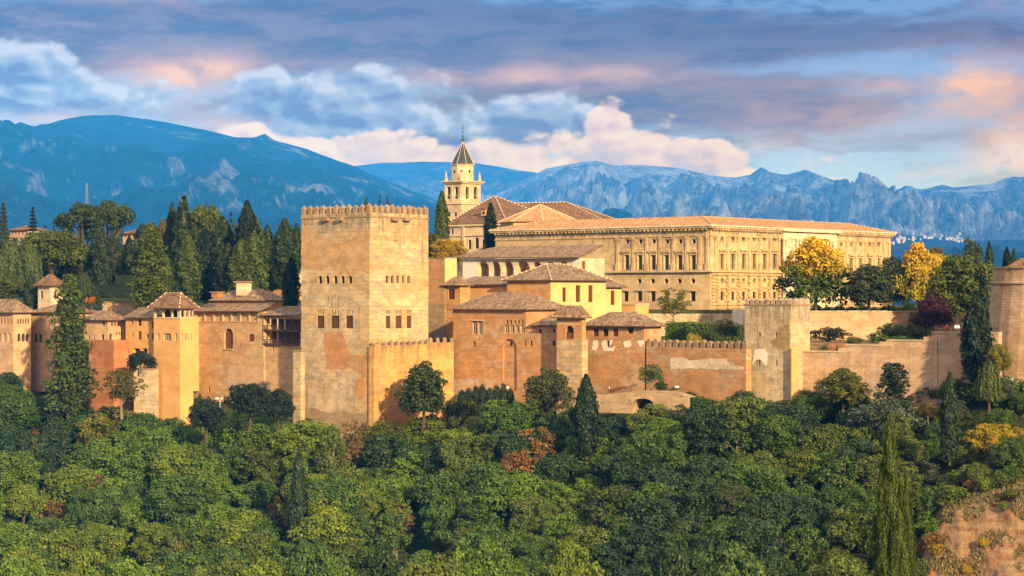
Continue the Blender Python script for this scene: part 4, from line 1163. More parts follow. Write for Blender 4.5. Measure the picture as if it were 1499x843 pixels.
# ------------------------------------------------------------------ the big Renaissance palace
def renaissance_palace():
    Yp = 520
    LW = [(914.6, 921.4), (933.9, 940.7), (953.1, 960.3), (972.7, 979.5), (992.1, 999.3), (1011.8, 1019)]
    RW = [(1054, 1059.4), (1069.8, 1075.4), (1085.4, 1091), (1101, 1106.6), (1116.3, 1121.8), (1130.8, 1136.8)]
    RW2 = [(1229, 1233.6), (1243.5, 1248), (1257.1, 1261.6), (1270.7, 1275), (1284.2, 1288.6)]
    LO = [918, 937.4, 957, 976.4, 995.9, 1015.6]
    left, right = [], []
    for (a, b), c in zip(LW, LO):
        left.append(op(a, 373.3, b, 395.4, 'green', depth=.5)); left.append(op(c - 3, 349.6, c + 3, 357, 'oculus', 'round', .8))
    for x in (935.8, 955.3, 975, 994.5, 1014.4): left.append(op(x - 3.2, 407.6, x + 3.2, 415.4, 'oculus', 'round', .8))
    for a, b in ((913, 919.8), (932.8, 939.8), (952.4, 959.4), (972, 979), (1010.6, 1018)): left.append(op(a, 427.4, b, 441, 'dark', depth=.5))
    left.append(op(849.6 + 10, 381, 866, 397, 'door', depth=.3))
    for a, b in RW:
        c = (a + b) / 2 + .6
        right.append(op(a, 371.4, b, 394, 'green', depth=.5)); right.append(op(c - 2.5, 346.4, c + 2.5, 354, 'oculus', 'round', .8))
        right.append(op(c - 2.3, 407, c + 2.3, 415.4, 'oculus', 'round', .8)); right.append(op(c - 2.4, 426.8, c + 2.4, 439.6, 'dark', depth=.5))
    for a, b in RW2:
        c = (a + b) / 2 + .4
        right.append(op(a, 378, b, 399, 'green', depth=.5)); right.append(op(c - 2, 354.6, c + 2, 361.4, 'oculus', 'round', .8))
        right.append(op(c - 2, 410, c + 2, 418, 'oculus', 'round', .8)); right.append(op(c - 2, 428, c + 2, 440, 'dark', depth=.5))
    p = Block('renaissance_palace', 'huge square honey stone palace with pilasters, round windows and a low orange roof', 'palace', (1040, Yp), 725, 1304, 334, 462, 'stone', left, right)
    L, R = p.fl, p.fr; z1 = p.z1
    # cornice, frieze lines, string courses
    band(p.root, p.quad, z1 + .05, z1 + .55, 1.05, 'stone', 'cornice')
    band(p.root, p.quad, z1 + .55, z1 + .85, 1.25, 'marble', 'cornice')
    mb = MB()
    for f in (L, R):
        n = int(f.L / 1.25)
        for k in range(n):
            u = f.L * (k + .5) / n
            mb.box(f.pt(u, z1 - .2, .46), (f.d.x * .3, f.d.y * .3, 0), (f.n.x * .46, f.n.y * .46, 0), (0, 0, .24))
    mb.build('dentil_frieze', [M['stone']], p.root)
    band(p.root, p.quad, z1 - 1.95, z1 - 1.7, .22, 'stone', 'string_course')
    zl = zz(395.5, Yp)
    lq = [L.A + L.d * L.u(893), p.F, p.R]
    band(p.root, lq, zl - .45, zl, .75, 'stone', 'storey_ledge', closed=False)
    # plain upper wall of the left part, rougher stone
    mb = MB(); u1 = L.u(892.5)
    zt_, zb_ = z1 - 2.0, p.z0 + .5
    for (a, b, c, d) in ((0, u1, zb_, zt_),):
        pass
    stone_patch(p.root, L, [(727, 352), (868, 348), (868, 372), (800, 378), (727, 376)], 'stone_plain', 'stone_patch', 3)
    # pilasters of the upper storey with pedestals
    zt_ = z1 - 1.95
    def pil(f, u, wd, out, z0, z1_, mat='stone', ped=True, name='pilaster'):
        mb = MB(); dv = Vector((f.d.x, f.d.y, 0)); nv = Vector((f.n.x, f.n.y, 0))
        H = z1_ - z0; ph = 1.5 if ped else .3
        mb.box(f.pt(u, z0 + ph + (H - ph) / 2, out / 2), dv * wd / 2, nv * out / 2, (0, 0, (H - ph) / 2 - .003))
        mb.box(f.pt(u, z0 + ph / 2, out * .8), dv * wd * .72, nv * out * .8, (0, 0, ph / 2 - .002))
        mb.box(f.pt(u, z1_ - .3, out * .7), dv * wd * .68, nv * out * .7, (0, 0, .2))
        mb.box(f.pt(u, z0 + ph + .1, out * .9), dv * wd * .78, nv * out * .9, (0, 0, .09))
        mb.build(name, [M[mat]], p.root)
    lx = [904.5, 927.6, 947, 966.6, 986, 1005.6, 1025, 1036]
    rx = [1046.5, 1064.6, 1080.6, 1096, 1111.5, 1126.4, 1140]
    rx2 = [1223.6, 1238.8, 1252.6, 1266.4, 1279.8, 1293.4, 1300.8]
    for x in lx: pil(L, L.u(x), .75, .3, zl, zt_)
    for x in rx + rx2: pil(R, R.u(x), .75, .3, zl, zt_)
    # window surrounds with alternate pediments
    def surround(f, x0, x1, ytop, ybot, tri):
        root = p.root; dv = Vector((f.d.x, f.d.y, 0)); nv = Vector((f.n.x, f.n.y, 0))
        u0, u1 = f.u(x0), f.u(x1); uc = (u0 + u1) / 2; w_ = u1 - u0; zt = f.z((x0 + x1) / 2, ytop); zb = f.z((x0 + x1) / 2, ybot)
        mb = MB()
        for u in (u0 - .16, u1 + .16): mb.box(f.pt(u, (zt + zb) / 2, .1), dv * .15, nv * .1, (0, 0, (zt - zb) / 2))
        mb.box(f.pt(uc, zt + .2, .13), dv * (w_ / 2 + .33), nv * .13, (0, 0, .18))
        mb.box(f.pt(uc, zt + .75, .28), dv * (w_ / 2 + .6), nv * .28, (0, 0, .12))
        for u in (u0 - .25, u1 + .25): mb.box(f.pt(u, zt + .5, .2), dv * .13, nv * .2, (0, 0, .13))
        if tri:
            h = .85; o1, o0 = .5, .0
            a, b, c = (uc - w_ / 2 - .65, zt + .88), (uc + w_ / 2 + .65, zt + .88), (uc, zt + .88 + h)
            mb.face([f.pt(*a, o1), f.pt(*b, o1), f.pt(*c, o1)])
            mb.face([f.pt(*b, o1), f.pt(*b, o0), f.pt(*c, o0), f.pt(*c, o1)]); mb.face([f.pt(*a, o0), f.pt(*a, o1), f.pt(*c, o1), f.pt(*c, o0)])
            mb.face([f.pt(*a, o0), f.pt(*b, o0), f.pt(*b, o1), f.pt(*a, o1)])
        else:
            mb.box(f.pt(uc, zt + 1.0, .32), dv * (w_ / 2 + .68), nv * .32, (0, 0, .1))
        mb.box(f.pt(uc, zb - .1, .15), dv * (w_ / 2 + .3), nv * .15, (0, 0, .1))
        mb.build('window_surround', [M['stone']], root)
    for i, (a, b) in enumerate(LW): surround(L, a, b, 373.3, 395.0, i % 2 == 1)
    for i, (a, b) in enumerate(RW): surround(R, a, b, 371.4, 393.6, i % 2 == 1)
    for i, (a, b) in enumerate(RW2): surround(R, a, b, 378, 398.6, i % 2 == 0)
    for a, b in ((913, 919.8), (932.8, 939.8), (952.4, 959.4), (972, 979), (1010.6, 1018)):
        box_px(p.root, 'window_hood', L, a - 2, 424.2, b + 2, 426, .35, 'stone')
    # rustication of the sunlit ground floor
    def rust(f, u0, u1, z0, z1_, name):
        mb = MB(); dv = Vector((f.d.x, f.d.y, 0)); nv = Vector((f.n.x, f.n.y, 0))
        ops_ = [resolve(f, dict(o)) for o in (right if f is R else left)]
        rows = 11; rh = (z1_ - z0) / rows
        cols = max(1, int((u1 - u0) / 1.42)); cw = (u1 - u0) / cols
        rng = random.Random(4)
        for r in range(rows):
            for c in range(cols + 1):
                a = u0 + cw * (c - (.5 if r % 2 else 0)); b = a + cw
                a, b = max(a, u0), min(b, u1)
                if b - a < .3: continue
                za = z0 + rh * r; zb_ = za + rh
                if any(o['u0'] - .12 < b - .06 and o['u1'] + .12 > a + .06 and o['z0'] - .1 < zb_ - .05 and o['z1'] + .1 > za + .05 for o in ops_): continue
                out = .38 + rng.uniform(-.05, .08)
                mb.box(f.pt((a + b) / 2, (za + zb_) / 2, out / 2), dv * ((b - a) / 2 - .12), nv * out / 2, (0, 0, rh / 2 - .115))
        return mb.build(name, [M['stone_rust']], p.root)
    rust(R, .2, R.u(1143), p.z0 + 1.6, zl - .5, 'rustication')
    rust(R, R.u(1221), R.L - .2, p.z0 + 1.6, zl - .5, 'rustication')
    for x in (1049, 1064.6, 1080.6, 1096, 1111.5, 1126.4, 1139.5):
        u = R.u(x); mb = MB(); dv = Vector((R.d.x, R.d.y, 0)); nv = Vector((R.n.x, R.n.y, 0))
        H = zl - .5 - p.z0 - 1.6
        for k in range(10):
            mb.box(R.pt(u, p.z0 + 1.6 + H * (k + .5) / 10, .34), dv * .55, nv * .34, (0, 0, H / 20 - .13))
        mb.build('rusticated_pilaster', [M['stone_rust']], p.root)
    band(p.root, p.quad, p.z0 + .4, p.z0 + 1.5, .5, 'stone_plain', 'plinth')
    # projecting marble portal bay
    x0, x1 = 1142.5, 1221
    u0, u1 = R.u(x0), R.u(x1)
    A_ = R.A + R.d * u0 + R.n * .9; B_ = R.A + R.d * u1 + R.n * .9
    f = Facade(A_, B_)
    mb = MB()
    bo = [op(1154, 375, 1159.8, 397.6, 'glass', depth=.5), op(1175.6, 376, 1181, 398.6, 'glass', depth=.5), op(1197.6, 377, 1202.8, 399, 'glass', depth=.5)]
    ro = add_facade(mb, f, p.z0, z1 - .05, bo)
    for q, r in ((R.A + R.d * u0, A_), (B_, R.A + R.d * u1)):
        g = Facade(q, r); mb.face([g.pt(0, p.z0), g.pt(g.L, p.z0), g.pt(g.L, z1 - .05), g.pt(0, z1 - .05)])
    bay = mb.build('portal_bay', [M['marble']], p.root)
    for o in ro: window(f, o, bay, 'marble')
    for x, y in ((1156, 354.8), (1178.2, 356.2), (1200.6, 357.6)):
        mb = MB(); c = f.pt(f.u(x), f.z(x, y), 0); dv = Vector((f.d.x, f.d.y, 0)); nv = Vector((f.n.x, f.n.y, 0)); r = 1.45
        ring = [(c + dv * r_ * math.cos(t) + Vector((0, 0, r_ * math.sin(t))) + nv * o_) for r_, o_ in ((r, 0), (r, .22), (r * .82, .22), (r * .78, .06)) for t in [6.28319 * k / 20 for k in range(20)]]
        for j in range(3):
            for k in range(20): mb.face([ring[j * 20 + k], ring[j * 20 + (k + 1) % 20], ring[(j + 1) * 20 + (k + 1) % 20], ring[(j + 1) * 20 + k]])
        mb.face([ring[60 + k] for k in range(20)])
        mb.build('roundel', [M['frame']], bay)
    for i, (a, b) in enumerate(((1154, 1159.8), (1175.6, 1181), (1197.6, 1202.8))): 
        mb = MB(); dv = Vector((f.d.x, f.d.y, 0)); nv = Vector((f.n.x, f.n.y, 0)); ua, ub = f.u(a), f.u(b); zt = f.z(a, 375 + i)
        mb.box(f.pt((ua + ub) / 2, zt + .8, .3), dv * ((ub - ua) / 2 + .7), nv * .3, (0, 0, .13))
        c = f.pt((ua + ub) / 2, zt + .93, .3)
        mb.face([c - dv * ((ub - ua) / 2 + .7) + nv * .3, c + dv * ((ub - ua) / 2 + .7) + nv * .3, c + nv * .3 + Vector((0, 0, .8))])
        mb.build('pediment', [M['frame']], bay)
    for x in (1145.6, 1149.4, 1165, 1169.4, 1187, 1191.4, 1209, 1213.6, 1218):
        for (za, zb_) in ((zl, z1 - 1.95), (p.z0 + 1.2, zl - .5)):
            mb = MB(); h = zb_ - za; c = f.pt(f.u(x), za, .45)
            mb.lathe(c, [(.62, 0), (.62, 1.3 if za == zl else .5), (.42, 1.45 if za == zl else .7), (.34, h - .6), (.5, h - .3), (.55, h), (0, h)], 10)
            mb.build('half_column', [M['marble']], bay)
    bq = [R.A + R.d * u0, A_, B_, R.A + R.d * u1]
    band(bay, bq, z1 - .05, z1 + .6, .9, 'marble', 'cornice', closed=False)
    band(bay, bq, zl - .45, zl + .05, .6, 'marble', 'storey_ledge', closed=False)
    band(bay, bq, z1 - 1.95, z1 - 1.6, .3, 'marble', 'string_course', closed=False)
    # roof: ring of low slopes round the inner court
    ze = z1 + .86; a, b = p.a, p.b
    c = (p.Lc + p.R) / 2
    def ring(ins): return [p.Lc + a * ins + b * ins, p.F - a * ins + b * ins, p.R - a * ins - b * ins, p.Bk + a * ins - b * ins]
    o_, rr, ii = ring(-1.15), ring(8.5), ring(17)
    zr, zi = ze + 2.45, ze + .6
    mb = MB()
    for k in range(4):
        k2 = (k + 1) % 4
        P3 = lambda q, z: Vector((q.x, q.y, z))
        pts = [P3(o_[k], ze), P3(o_[k2], ze), P3(rr[k2], zr), P3(rr[k], zr)]; mb.face(pts, 0, tile_uv(pts, pts[0], pts[1]))
        pts = [P3(ii[k2], zi), P3(ii[k], zi), P3(rr[k], zr), P3(rr[k2], zr)]; mb.face(pts, 0, tile_uv(pts, pts[0], pts[1]))
        mb.face([P3(o_[k], ze - .15), P3(o_[k2], ze - .15), P3(o_[k2], ze), P3(o_[k], ze)], 1)
    rf = mb.build('roof', [M['roof_orange'], M['eave']], p.root)
    rbm = MB()
    for k in range(4): ridge_line(rbm, Vector((o_[k].x, o_[k].y, ze)), Vector((rr[k].x, rr[k].y, zr)), .13); ridge_line(rbm, Vector((rr[k].x, rr[k].y, zr)), Vector((rr[(k + 1) % 4].x, rr[(k + 1) % 4].y, zr)), .13)
    rbm.build('ridge_tiles', [M['roof_orange'], M['roof']], rf)
    # eight-sided chapel lantern roof at the left end
    cc = P2(791, 580); R_ = 11.0
    mb = MB(); zb_, zt_ = z1 + .3, zz(324.5, 572)
    oc = lambda r, z: [Vector((cc.x + r * math.cos(math.radians(22.5 + 45 * k) - .35), cc.y + r * math.sin(math.radians(22.5 + 45 * k) - .35), z)) for k in range(8)]
    lo, hi, ev = oc(R_, zb_), oc(R_, zt_), oc(R_ + .9, zt_)
    for k in range(8): mb.face([lo[k], lo[(k + 1) % 8], hi[(k + 1) % 8], hi[k]])
    ln_ = mb.build('chapel_drum', [M['yellow']], p.root)
    mb = MB(); top = Vector((cc.x, cc.y, zz(299, 580)))
    for k in range(8):
        pts = [ev[k], ev[(k + 1) % 8], top]; mb.face(pts, 0, tile_uv(pts, pts[0], pts[1]))
    mb.face(list(reversed(ev)), 1)
    rf2 = mb.build('chapel_roof', [M['roof_orange'], M['eave']], ln_)
    rbm = MB()
    for k in range(8): ridge_line(rbm, ev[k], top, .12)
    rbm.build('ridge_tiles', [M['roof_orange'], M['mortar']], rf2)
    return p


M['stone_rust'] = plaster('rusticated_sandstone', (.50, .33, .165), (.44, .27, .125), (.46, .33, .2), 31, 1.1, .2, .8, .25, .15, .2)
RP = renaissance_palace()

# ------------------------------------------------------------------ church
def church():
    Yc = 632
    # nave and crossing
    nv = Block('church', 'pale stone church with steep dark brown hipped roofs behind the palace', 'church', (742, 600), 655, 880, 327, 420, 'church',
               [op(694.8, 347.4, 701, 364, 'glass', 'arch', .5), op(685, 351, 689.6, 364.5, 'glass', depth=.5), op(706, 351, 710.6, 364.5, 'glass', depth=.5), op(660, 334.4, 663.6, 342.6, 'glass', depth=.4), op(667.5, 375, 671, 385, 'glass', depth=.4)], tr=30)
    f = nv.fl
    for x in (679, 712, 738): box_px(nv.root, 'pilaster', f, x - 1.6, 330, x + 1.6, 400, .35, 'church')
    box_px(nv.root, 'string_course', f, 656, 343.8, 741.5, 345.2, .3, 'church')
    band(nv.root, nv.quad, nv.z1 - .5, nv.z1 + .05, .5, 'church', 'cornice')
    # crossing roof
    q = [P2(679, 618), P2(735, 604), P2(800, 640), P2(742, 655)]
    c = [Vector((p.x, p.y, zz(327, 606))) for p in (f.A - f.d * .6 + f.n * .6, f.B + f.d * .6 + f.n * .6, nv.R, nv.Bk)]
    apex = P(724, 286.5, 622)
    mb = MB()
    for k in range(4):
        pts = [c[k], c[(k + 1) % 4], apex]; mb.face(pts, 0, tile_uv(pts, pts[0], pts[1]))
    rf = mb.build('crossing_roof', [M['roof_brown'], M['eave']], nv.root)
    rb = MB(); [ridge_line(rb, c[k], apex, .15) for k in range(4)]; rb.build('ridge_tiles', [M['mortar'], M['roof_brown']], rf)
    # nave roof to the right
    e0, e1, r0, r1 = P(735, 334, 612), P(880, 320, 632), P(742, 297.5, 634), P(829, 295.8, 640)
    b0, b1 = P(740, 330, 660), P(905, 322, 664)
    mb = MB()
    for pts in ((e0, e1, r1, r0), (e1, b1, r1), (b1, b0, r0, r1), (b0, e0, r0)): mb.face(pts, 0, tile_uv(pts, pts[0], pts[1]))
    rf = mb.build('nave_roof', [M['roof_brown'], M['eave']], nv.root)
    rb = MB(); [ridge_line(rb, a, b, .15) for a, b in ((r0, r1), (e1, r1), (b1, r1))]; rb.build('ridge_tiles', [M['mortar'], M['roof_brown']], rf)
    mb = MB(); d = P(711.5, 311, 609)
    mb.box(d, (f.d.x * .9, f.d.y * .9, 0), (f.n.x * 1.1, f.n.y * 1.1, 0), (0, 0, .95)); dm = mb.build('dormer', [M['orange']], nv.root)
    mb = MB(); hw = d + Vector((f.n.x * 1.11, f.n.y * 1.11, -.1)); dv = Vector((f.d.x, f.d.y, 0))
    mb.face([hw - dv * .45 - Vector((0, 0, .5)), hw + dv * .45 - Vector((0, 0, .5)), hw + dv * .45 + Vector((0, 0, .4)), hw - dv * .45 + Vector((0, 0, .4))]); mb.build('window', [M['dark']], dm)
    mb = MB(); mb.box(d + Vector((0, 0, 1.1)), (f.d.x * 1.25, f.d.y * 1.25, 0), (f.n.x * 1.5, f.n.y * 1.5, 0), (0, 0, .14)); mb.build('dormer_roof', [M['roof_brown']], dm)
    # bell tower
    b = Block('bell_tower', 'pale church bell tower with arched belfry, round drum and dark pointed spire with a cross', 'bell tower', (675.8, Yc - 6), 651.5, 703.5, 297, 420, 'church',
              [op(655, 310.6, 659.2, 317, 'glass', depth=.4), op(664.6, 310.6, 668.8, 317, 'glass', depth=.4)], [op(682, 311, 685.6, 317.4, 'glass', depth=.4), op(692, 311, 695.4, 317.4, 'glass', depth=.4)])
    band(b.root, b.quad, b.z1 - .3, b.z1 + .2, .35, 'church', 'string_course')
    band(b.root, b.quad, zz(322, Yc - 6) - .3, zz(322, Yc - 6), .3, 'church', 'string_course')
    z0, z1 = b.z1 + .2, zz(267.5, Yc - 6)
    mb = MB()
    res = []
    for fc, xs in ((b.fl, ((653.9, 659.2), (665.2, 670.4))), (b.fr, ((681.6, 686.8), (693.6, 699)))):
        res += [(fc, o) for o in add_facade(mb, fc, z0, z1, [op(x, 273, y, 291, 'dark', 'arch', .7) for x, y in xs])]
    for A_, B_ in ((b.R, b.Bk), (b.Bk, b.Lc)): add_facade(mb, Facade(A_, B_), z0, z1, [])
    mb.face([(p.x, p.y, z1) for p in b.quad])
    bf = mb.build('belfry', [M['church']], b.root)
    for fc, o in res:
        window(fc, o, bf, 'church')
        bb = MB(); c = fc.pt((o['u0'] + o['u1']) / 2, o['z0'] + .55, -.3)
        bb.lathe(c, [(.36, 0), (.33, .2), (.22, .5), (.18, .85), (0, 1.0)], 10); bb.build('bell', [M['bell']], bf)
    for fc, xs in ((b.fl, (652.2, 661.9, 673.8)), (b.fr, (678.2, 690, 701.6))):
        for x in xs: box_px(bf, 'pilaster', fc, x - .9, 270.5, x + .9, 296, .18, 'church')
    band(b.root, b.quad, z1 - .1, z1 + .35, .5, 'church', 'cornice'); band(b.root, b.quad, z1 + .35, z1 + .7, .95, 'church', 'cornice')
    c = (b.Lc + b.R) / 2; z2 = z1 + .7
    mb = MB(); zt = zz(241.5, Yc); 
    f8 = [Facade(Vector((c.x + 3.42 * math.cos(t0), c.y + 3.42 * math.sin(t0))), Vector((c.x + 3.42 * math.cos(t1), c.y + 3.42 * math.sin(t1)))) for t0, t1 in [(math.radians(22.5 + 45 * k - 95), math.radians(22.5 + 45 * (k + 1) - 95)) for k in range(8)]]
    for fc in f8:
        o = dict(px=(0, 0, 0, 0), kind='dark', shape='round', depth=.3, u0=fc.L / 2 - .4, u1=fc.L / 2 + .4, z0=(z2 + zt) / 2 + .1, z1=(z2 + zt) / 2 + .9)
        add_facade(mb, fc, z2 - .1, zt, [])
    dr = mb.build('drum', [M['church']], b.root)
    for fc in f8:
        mb = MB(); zc = (z2 + zt) / 2 + .35
        mb.face([fc.pt(fc.L / 2 + .42 * math.cos(t), zc + .5 * math.sin(t), .02) for t in [6.28319 * k / 12 for k in range(12)]]); mb.build('round_window', [M['dark']], dr)
    mb = MB(); mb.lathe((c.x, c.y, zt), [(3.45, -.25), (3.75, -.1), (3.75, .12), (0, .12)], 8, 0, math.radians(22.5 - 95)); mb.build('cornice', [M['church']], dr)
    top = zz(207, Yc); n = 8
    ev = [Vector((c.x + 3.7 * math.cos(math.radians(22.5 + 45 * k - 95)), c.y + 3.7 * math.sin(math.radians(22.5 + 45 * k - 95)), zt + .13)) for k in range(8)]
    ap = Vector((c.x, c.y, top)); mb = MB()
    for k in range(8): mb.face([ev[k], ev[(k + 1) % 8], ap])
    sp = mb.build('spire', [M['slate']], b.root)
    rb = MB(); [rb.tube([p, ap], [.09, .06], 5) for p in ev]; rb.build('ridge_tiles', [M['frame']], sp)
    mb = MB(); h = zz(180, Yc) - top
    mb.lathe((c.x, c.y, top - .4), [(.2, 0), (.14, .6), (.4, .9), (.4, 1.2), (.1, 1.5), (.28, 1.9), (.09, 2.3), (.07, h + .4), (0, h + .45)], 8)
    mb.box((c.x, c.y, top + h * .72), (.75, 0, 0), (0, .06, 0), (0, 0, .08)); mb.box((c.x, c.y, top + h * .5), (.5, 0, 0), (0, .05, 0), (0, 0, .05))
    mb.build('cross', [M['iron']], sp)
    for p in b.quad:
        q = p + (c - p) * .06
        mb = MB(); mb.lathe((q.x, q.y, z2), [(.5, 0), (.5, .7), (.6, .8), (.3, 1.0), (.34, 1.4), (.1, 2.6), (.18, 2.75), (0, 2.95)], 8); mb.build('pinnacle', [M['church']], b.root)


church()

# ------------------------------------------------------------------ walls and towers on the right
M['mossy'] = plaster('mossy_wall', (.24, .17, .075), (.32, .22, .11), (.34, .27, .18), 19, .85, .5, .8, .4, .3, .4)
r_, f_ = long_wall('battlemented_wall', 'red earth wall topped by a row of round headed merlons beside the clipped hedge', [(946, 420.5), (1092, 402)], 509, 600, 'ochre2', 1.6)
f = f_[0]
merlons(r_, f.A, f.B, f.zt - .01, 15, 1.05, .8, 1.55, 'round', 'merlon', .1)
st = Block('battlemented_turret', 'pale square turret with pointed merlons and slit windows in front of the big palace', 'tower', (1157, 400), 1090, 1185.6, 445.5, 600, 'greystone',
           [op(1110.6, 486, 1113.4, 493.6, 'slot', 'arch', .4), op(1135.2, 486, 1138, 493.6, 'slot', 'arch', .4), op(1110.4, 525, 1113, 535.4, 'slot', 'arch', .4), op(1135.6, 526, 1138, 535.4, 'slot', 'arch', .4)])
q = st.quad
band(st.root, q, st.z1 - .25, st.z1 + .1, .12, 'merlon', 'string_course')
for A, B, n in ((q[0], q[1], 9), (q[1], q[2], 8), (q[2], q[3], 9), (q[3], q[0], 8)): merlons(st.root, A, B, st.z1 - .01, n, .78, .65, 1.15, 'pyramid', 'greystone')
F = st.fl
stone_patch(st.root, F, [(1140, 478), (1156, 474), (1156, 510), (1146, 512), (1132, 506), (1128, 498), (1140, 492)], 'mossy', 'plaster_patch', 6, .04, 'mossy brown stain')
stone_patch(st.root, F, [(1104, 512), (1120, 510), (1124, 520), (1122, 536), (1114, 527), (1108, 526), (1102, 534)], 'white', 'plaster_patch', 7)
bt = Block('orange_buttress', 'slim orange buttress at the foot of the pale turret with pointed merlons', 'buttress', (1159.5, 398.5), 1157.6, 1168, 508.5, 620, 'orange')
segs = [(1166, 404, 1247, 397.5, 515.5, 'lowest pinkish section of the stepped wall beside the pale turret'), (1238, 398, 1307, 392.5, 506.5, 'second section of the stepped pinkish wall, darker stains near its top'),
        (1298, 393, 1372, 387, 499.5, 'third section of the stepped pinkish wall, with two dark drain stains'), (1364, 387.5, 1462, 380, 488, 'highest section of the stepped pinkish wall, next to the dark cypress')]
for i, (xa, ya, xb, yb, t_, lab) in enumerate(segs):
    a = P2(xa, ya - .02 * i); b = P2(xb, yb - .02 * i)
    r_, f_ = long_wall('stepped_wall', lab, [(xa, ya + .35 * i), (xb, yb + .35 * i)], t_, 640, 'pink', 1.5, group='sections of the stepped wall', coping='greystone')
    if i < 3:
        nx = segs[i + 1]; box_px(r_, 'step_pier', f_[0], xb - 20, t_ - 6.4, xb - .5, t_ + 3.4, .05, 'pink', 1.4)
rt, rf_ = long_wall('retaining_wall', 'reddish terrace retaining wall with tufts of weeds under the palace trees', [(1180, 449), (1300, 449), (1345, 456)], [456.5, 457], 505, 'pink', 1.2, coping='greystone')
pw2, pf2 = long_wall('parapet_wall', 'low grey terrace parapet in front of the big palace behind the hedge', [(925, 492), (1100, 490.5)], 459, 505, 'greystone', .8)
wb = Block('white_kiosk', 'low white flat topped kiosk on the terrace before the palace', 'kiosk', (1088, 487.5), 1072, 1093, 453.3, 508, 'white', tr=2)
# bastion at the right edge
def bastion():
    c = P2(1530, 392); z0, z1 = zz(570, 380), zz(392, 380)
    root = empty('stone_bastion', (c.x, c.y, z0), 'big rough stone bastion with battered sides at the right edge of the view', 'bastion')
    root['label'] = 'big rough stone bastion with battered sides beside the slender dark cypresses'
    mb = MB(); H = z1 - z0
    mb.lathe((c.x, c.y, z0), [(12.2, 0), (10.6, H * .5), (9.6, H * .86), (9.9, H * .87), (9.9, H * .885), (9.6, H * .89), (9.4, H), (0, H)], 28)
    mb.build('wall', [M['greystone2']], root, smooth=True)
    mb = MB(); mb.lathe((c.x, c.y, z1), [(9.4, -.02), (9.75, 0), (9.75, .3), (8.6, .3), (8.6, 0)], 28); mb.build('coping', [M['rubble']], root)


M['greystone2'] = plaster('bastion_stone', (.34, .22, .125), (.40, .27, .16), (.35, .28, .2), 17, .5, .9, .9, .5, .4, .7, .6)
M['white2'] = plaster('patchy_whitewash', (.58, .46, .33), (.5, .38, .25), (.46, .34, .22), 18, .85, .2, .8, .5, .4, .4)
bastion()
wall2 = [o for o in bpy.data.objects if o.get('label', '').startswith('red earth wall topped')][0]
stone_patch(wall2, Facade(P2(946, 420.5), P2(1092, 402)), [(981, 525), (1000, 523), (1012, 528), (1030, 525), (1062, 525), (1068, 533), (1088, 536), (1088, 541), (1040, 541), (1010, 539), (982, 541)], 'white2', 'plaster_patch', 5)
rh = Block('brown_roofed_house', 'brown roofed house peeping over the stone bastion behind dark cypresses', 'house', (1500, 440), 1479, 1530, 391, 420, 'ochre', tr=8)
hip_roof(rh.root, rh.quad, rh.z1, zz(378, 446), .8, 'roof_brown')
rh2 = Block('pink_roofed_house', 'pinkish roofed cottage half hidden by bushes near the stone bastion', 'house', (1462, 450), 1448, 1478, 414, 430, 'ochre', tr=6)
hip_roof(rh2.root, rh2.quad, rh2.z1, zz(404, 454), .6, 'roof_brown')

M['bridge'] = plaster('old_bridge_stone', (.32, .215, .125), (.40, .28, .165), (.27, .23, .17), 27, .5, .8, .8, .5, .4, .6)
# stone arch bridge at the wall's foot
def bridge():
    f = Facade(P2(868, 412.5), P2(1010, 402))
    root = empty('arch_bridge', (f.A.x, f.A.y, f.z(930, 600)), 'old stone ramp with one low dark arch at the wall foot below the lower hall', 'bridge')
    mb = MB(); o = op(926, 582, 957, 606, 'open', 'arch', 3.0)
    zt = f.z(940, 573)
    res = add_facade(mb, f, f.z(940, 606), zt - .9, [o])
    prof = [(0, zt - 1.0), (f.u(905), zt - .5), (f.u(930), zt + .1), (f.u(965), zt + .15), (f.u(990), zt - .1), (f.L, zt - .9)]
    for (ua, za), (ub, zb) in zip(prof, prof[1:]):
        mb.face([f.pt(ua, zt - .9), f.pt(ub, zt - .9), f.pt(ub, max(zb, zt - .9)), f.pt(ua, max(za, zt - .9))])
        mb.face([f.pt(ua, max(za, zt - .9)), f.pt(ub, max(zb, zt - .9)), f.pt(ub, max(zb, zt - .9), -3), f.pt(ua, max(za, zt - .9), -3)])
    mb.build('wall', [M['bridge']], root)
    mb = MB(); u0, u1 = f.u(924), f.u(959)
    mb.face([f.pt(u0, f.z(940, 607), -2.99), f.pt(u1, f.z(940, 607), -2.99), f.pt(u1, zt - .95, -2.99), f.pt(u0, zt - .95, -2.99)]); mb.build('passage_end', [M['dark']], root)
    mb = MB(); pts = []
    for k in range(13):
        t = math.pi * k / 12; pts.append((f.u(941.5) + (u1 - u0) * .5 * math.cos(t), f.z(941, 590) + 1.2 * math.sin(t)))
    for a, b in zip(pts, pts[1:]):
        c = f.pt((a[0] + b[0]) / 2, (a[1] + b[1]) / 2, .06); d = f.pt(*b, .06) - f.pt(*a, .06)
        mb.box(c, d * .45, (f.n.x * .1, f.n.y * .1, 0), d.cross(Vector((f.n.x, f.n.y, 0))).normalized() * .3)
    mb.build('arch_ring', [M['pink']], root)


bridge()

# small buildings glimpsed between the trees on the hill
def cottage(px, Y, pl, pr, pt, pb, pr_, mat, label, roof='roof_brown', windows=3):
    L = ops_row(pl + 1, px - .5, windows, pt + 2.6, pt + 6, 'dark', 'rect', .45, depth=.25)
    b = Block('hill_house', label, 'house', (px, Y), pl, pr, pt, pb, mat, L, [], group='houses among the hilltop trees', tr=7)
    hip_roof(b.root, b.quad, b.z1, zz(pr_, Y + 4), .6, roof)


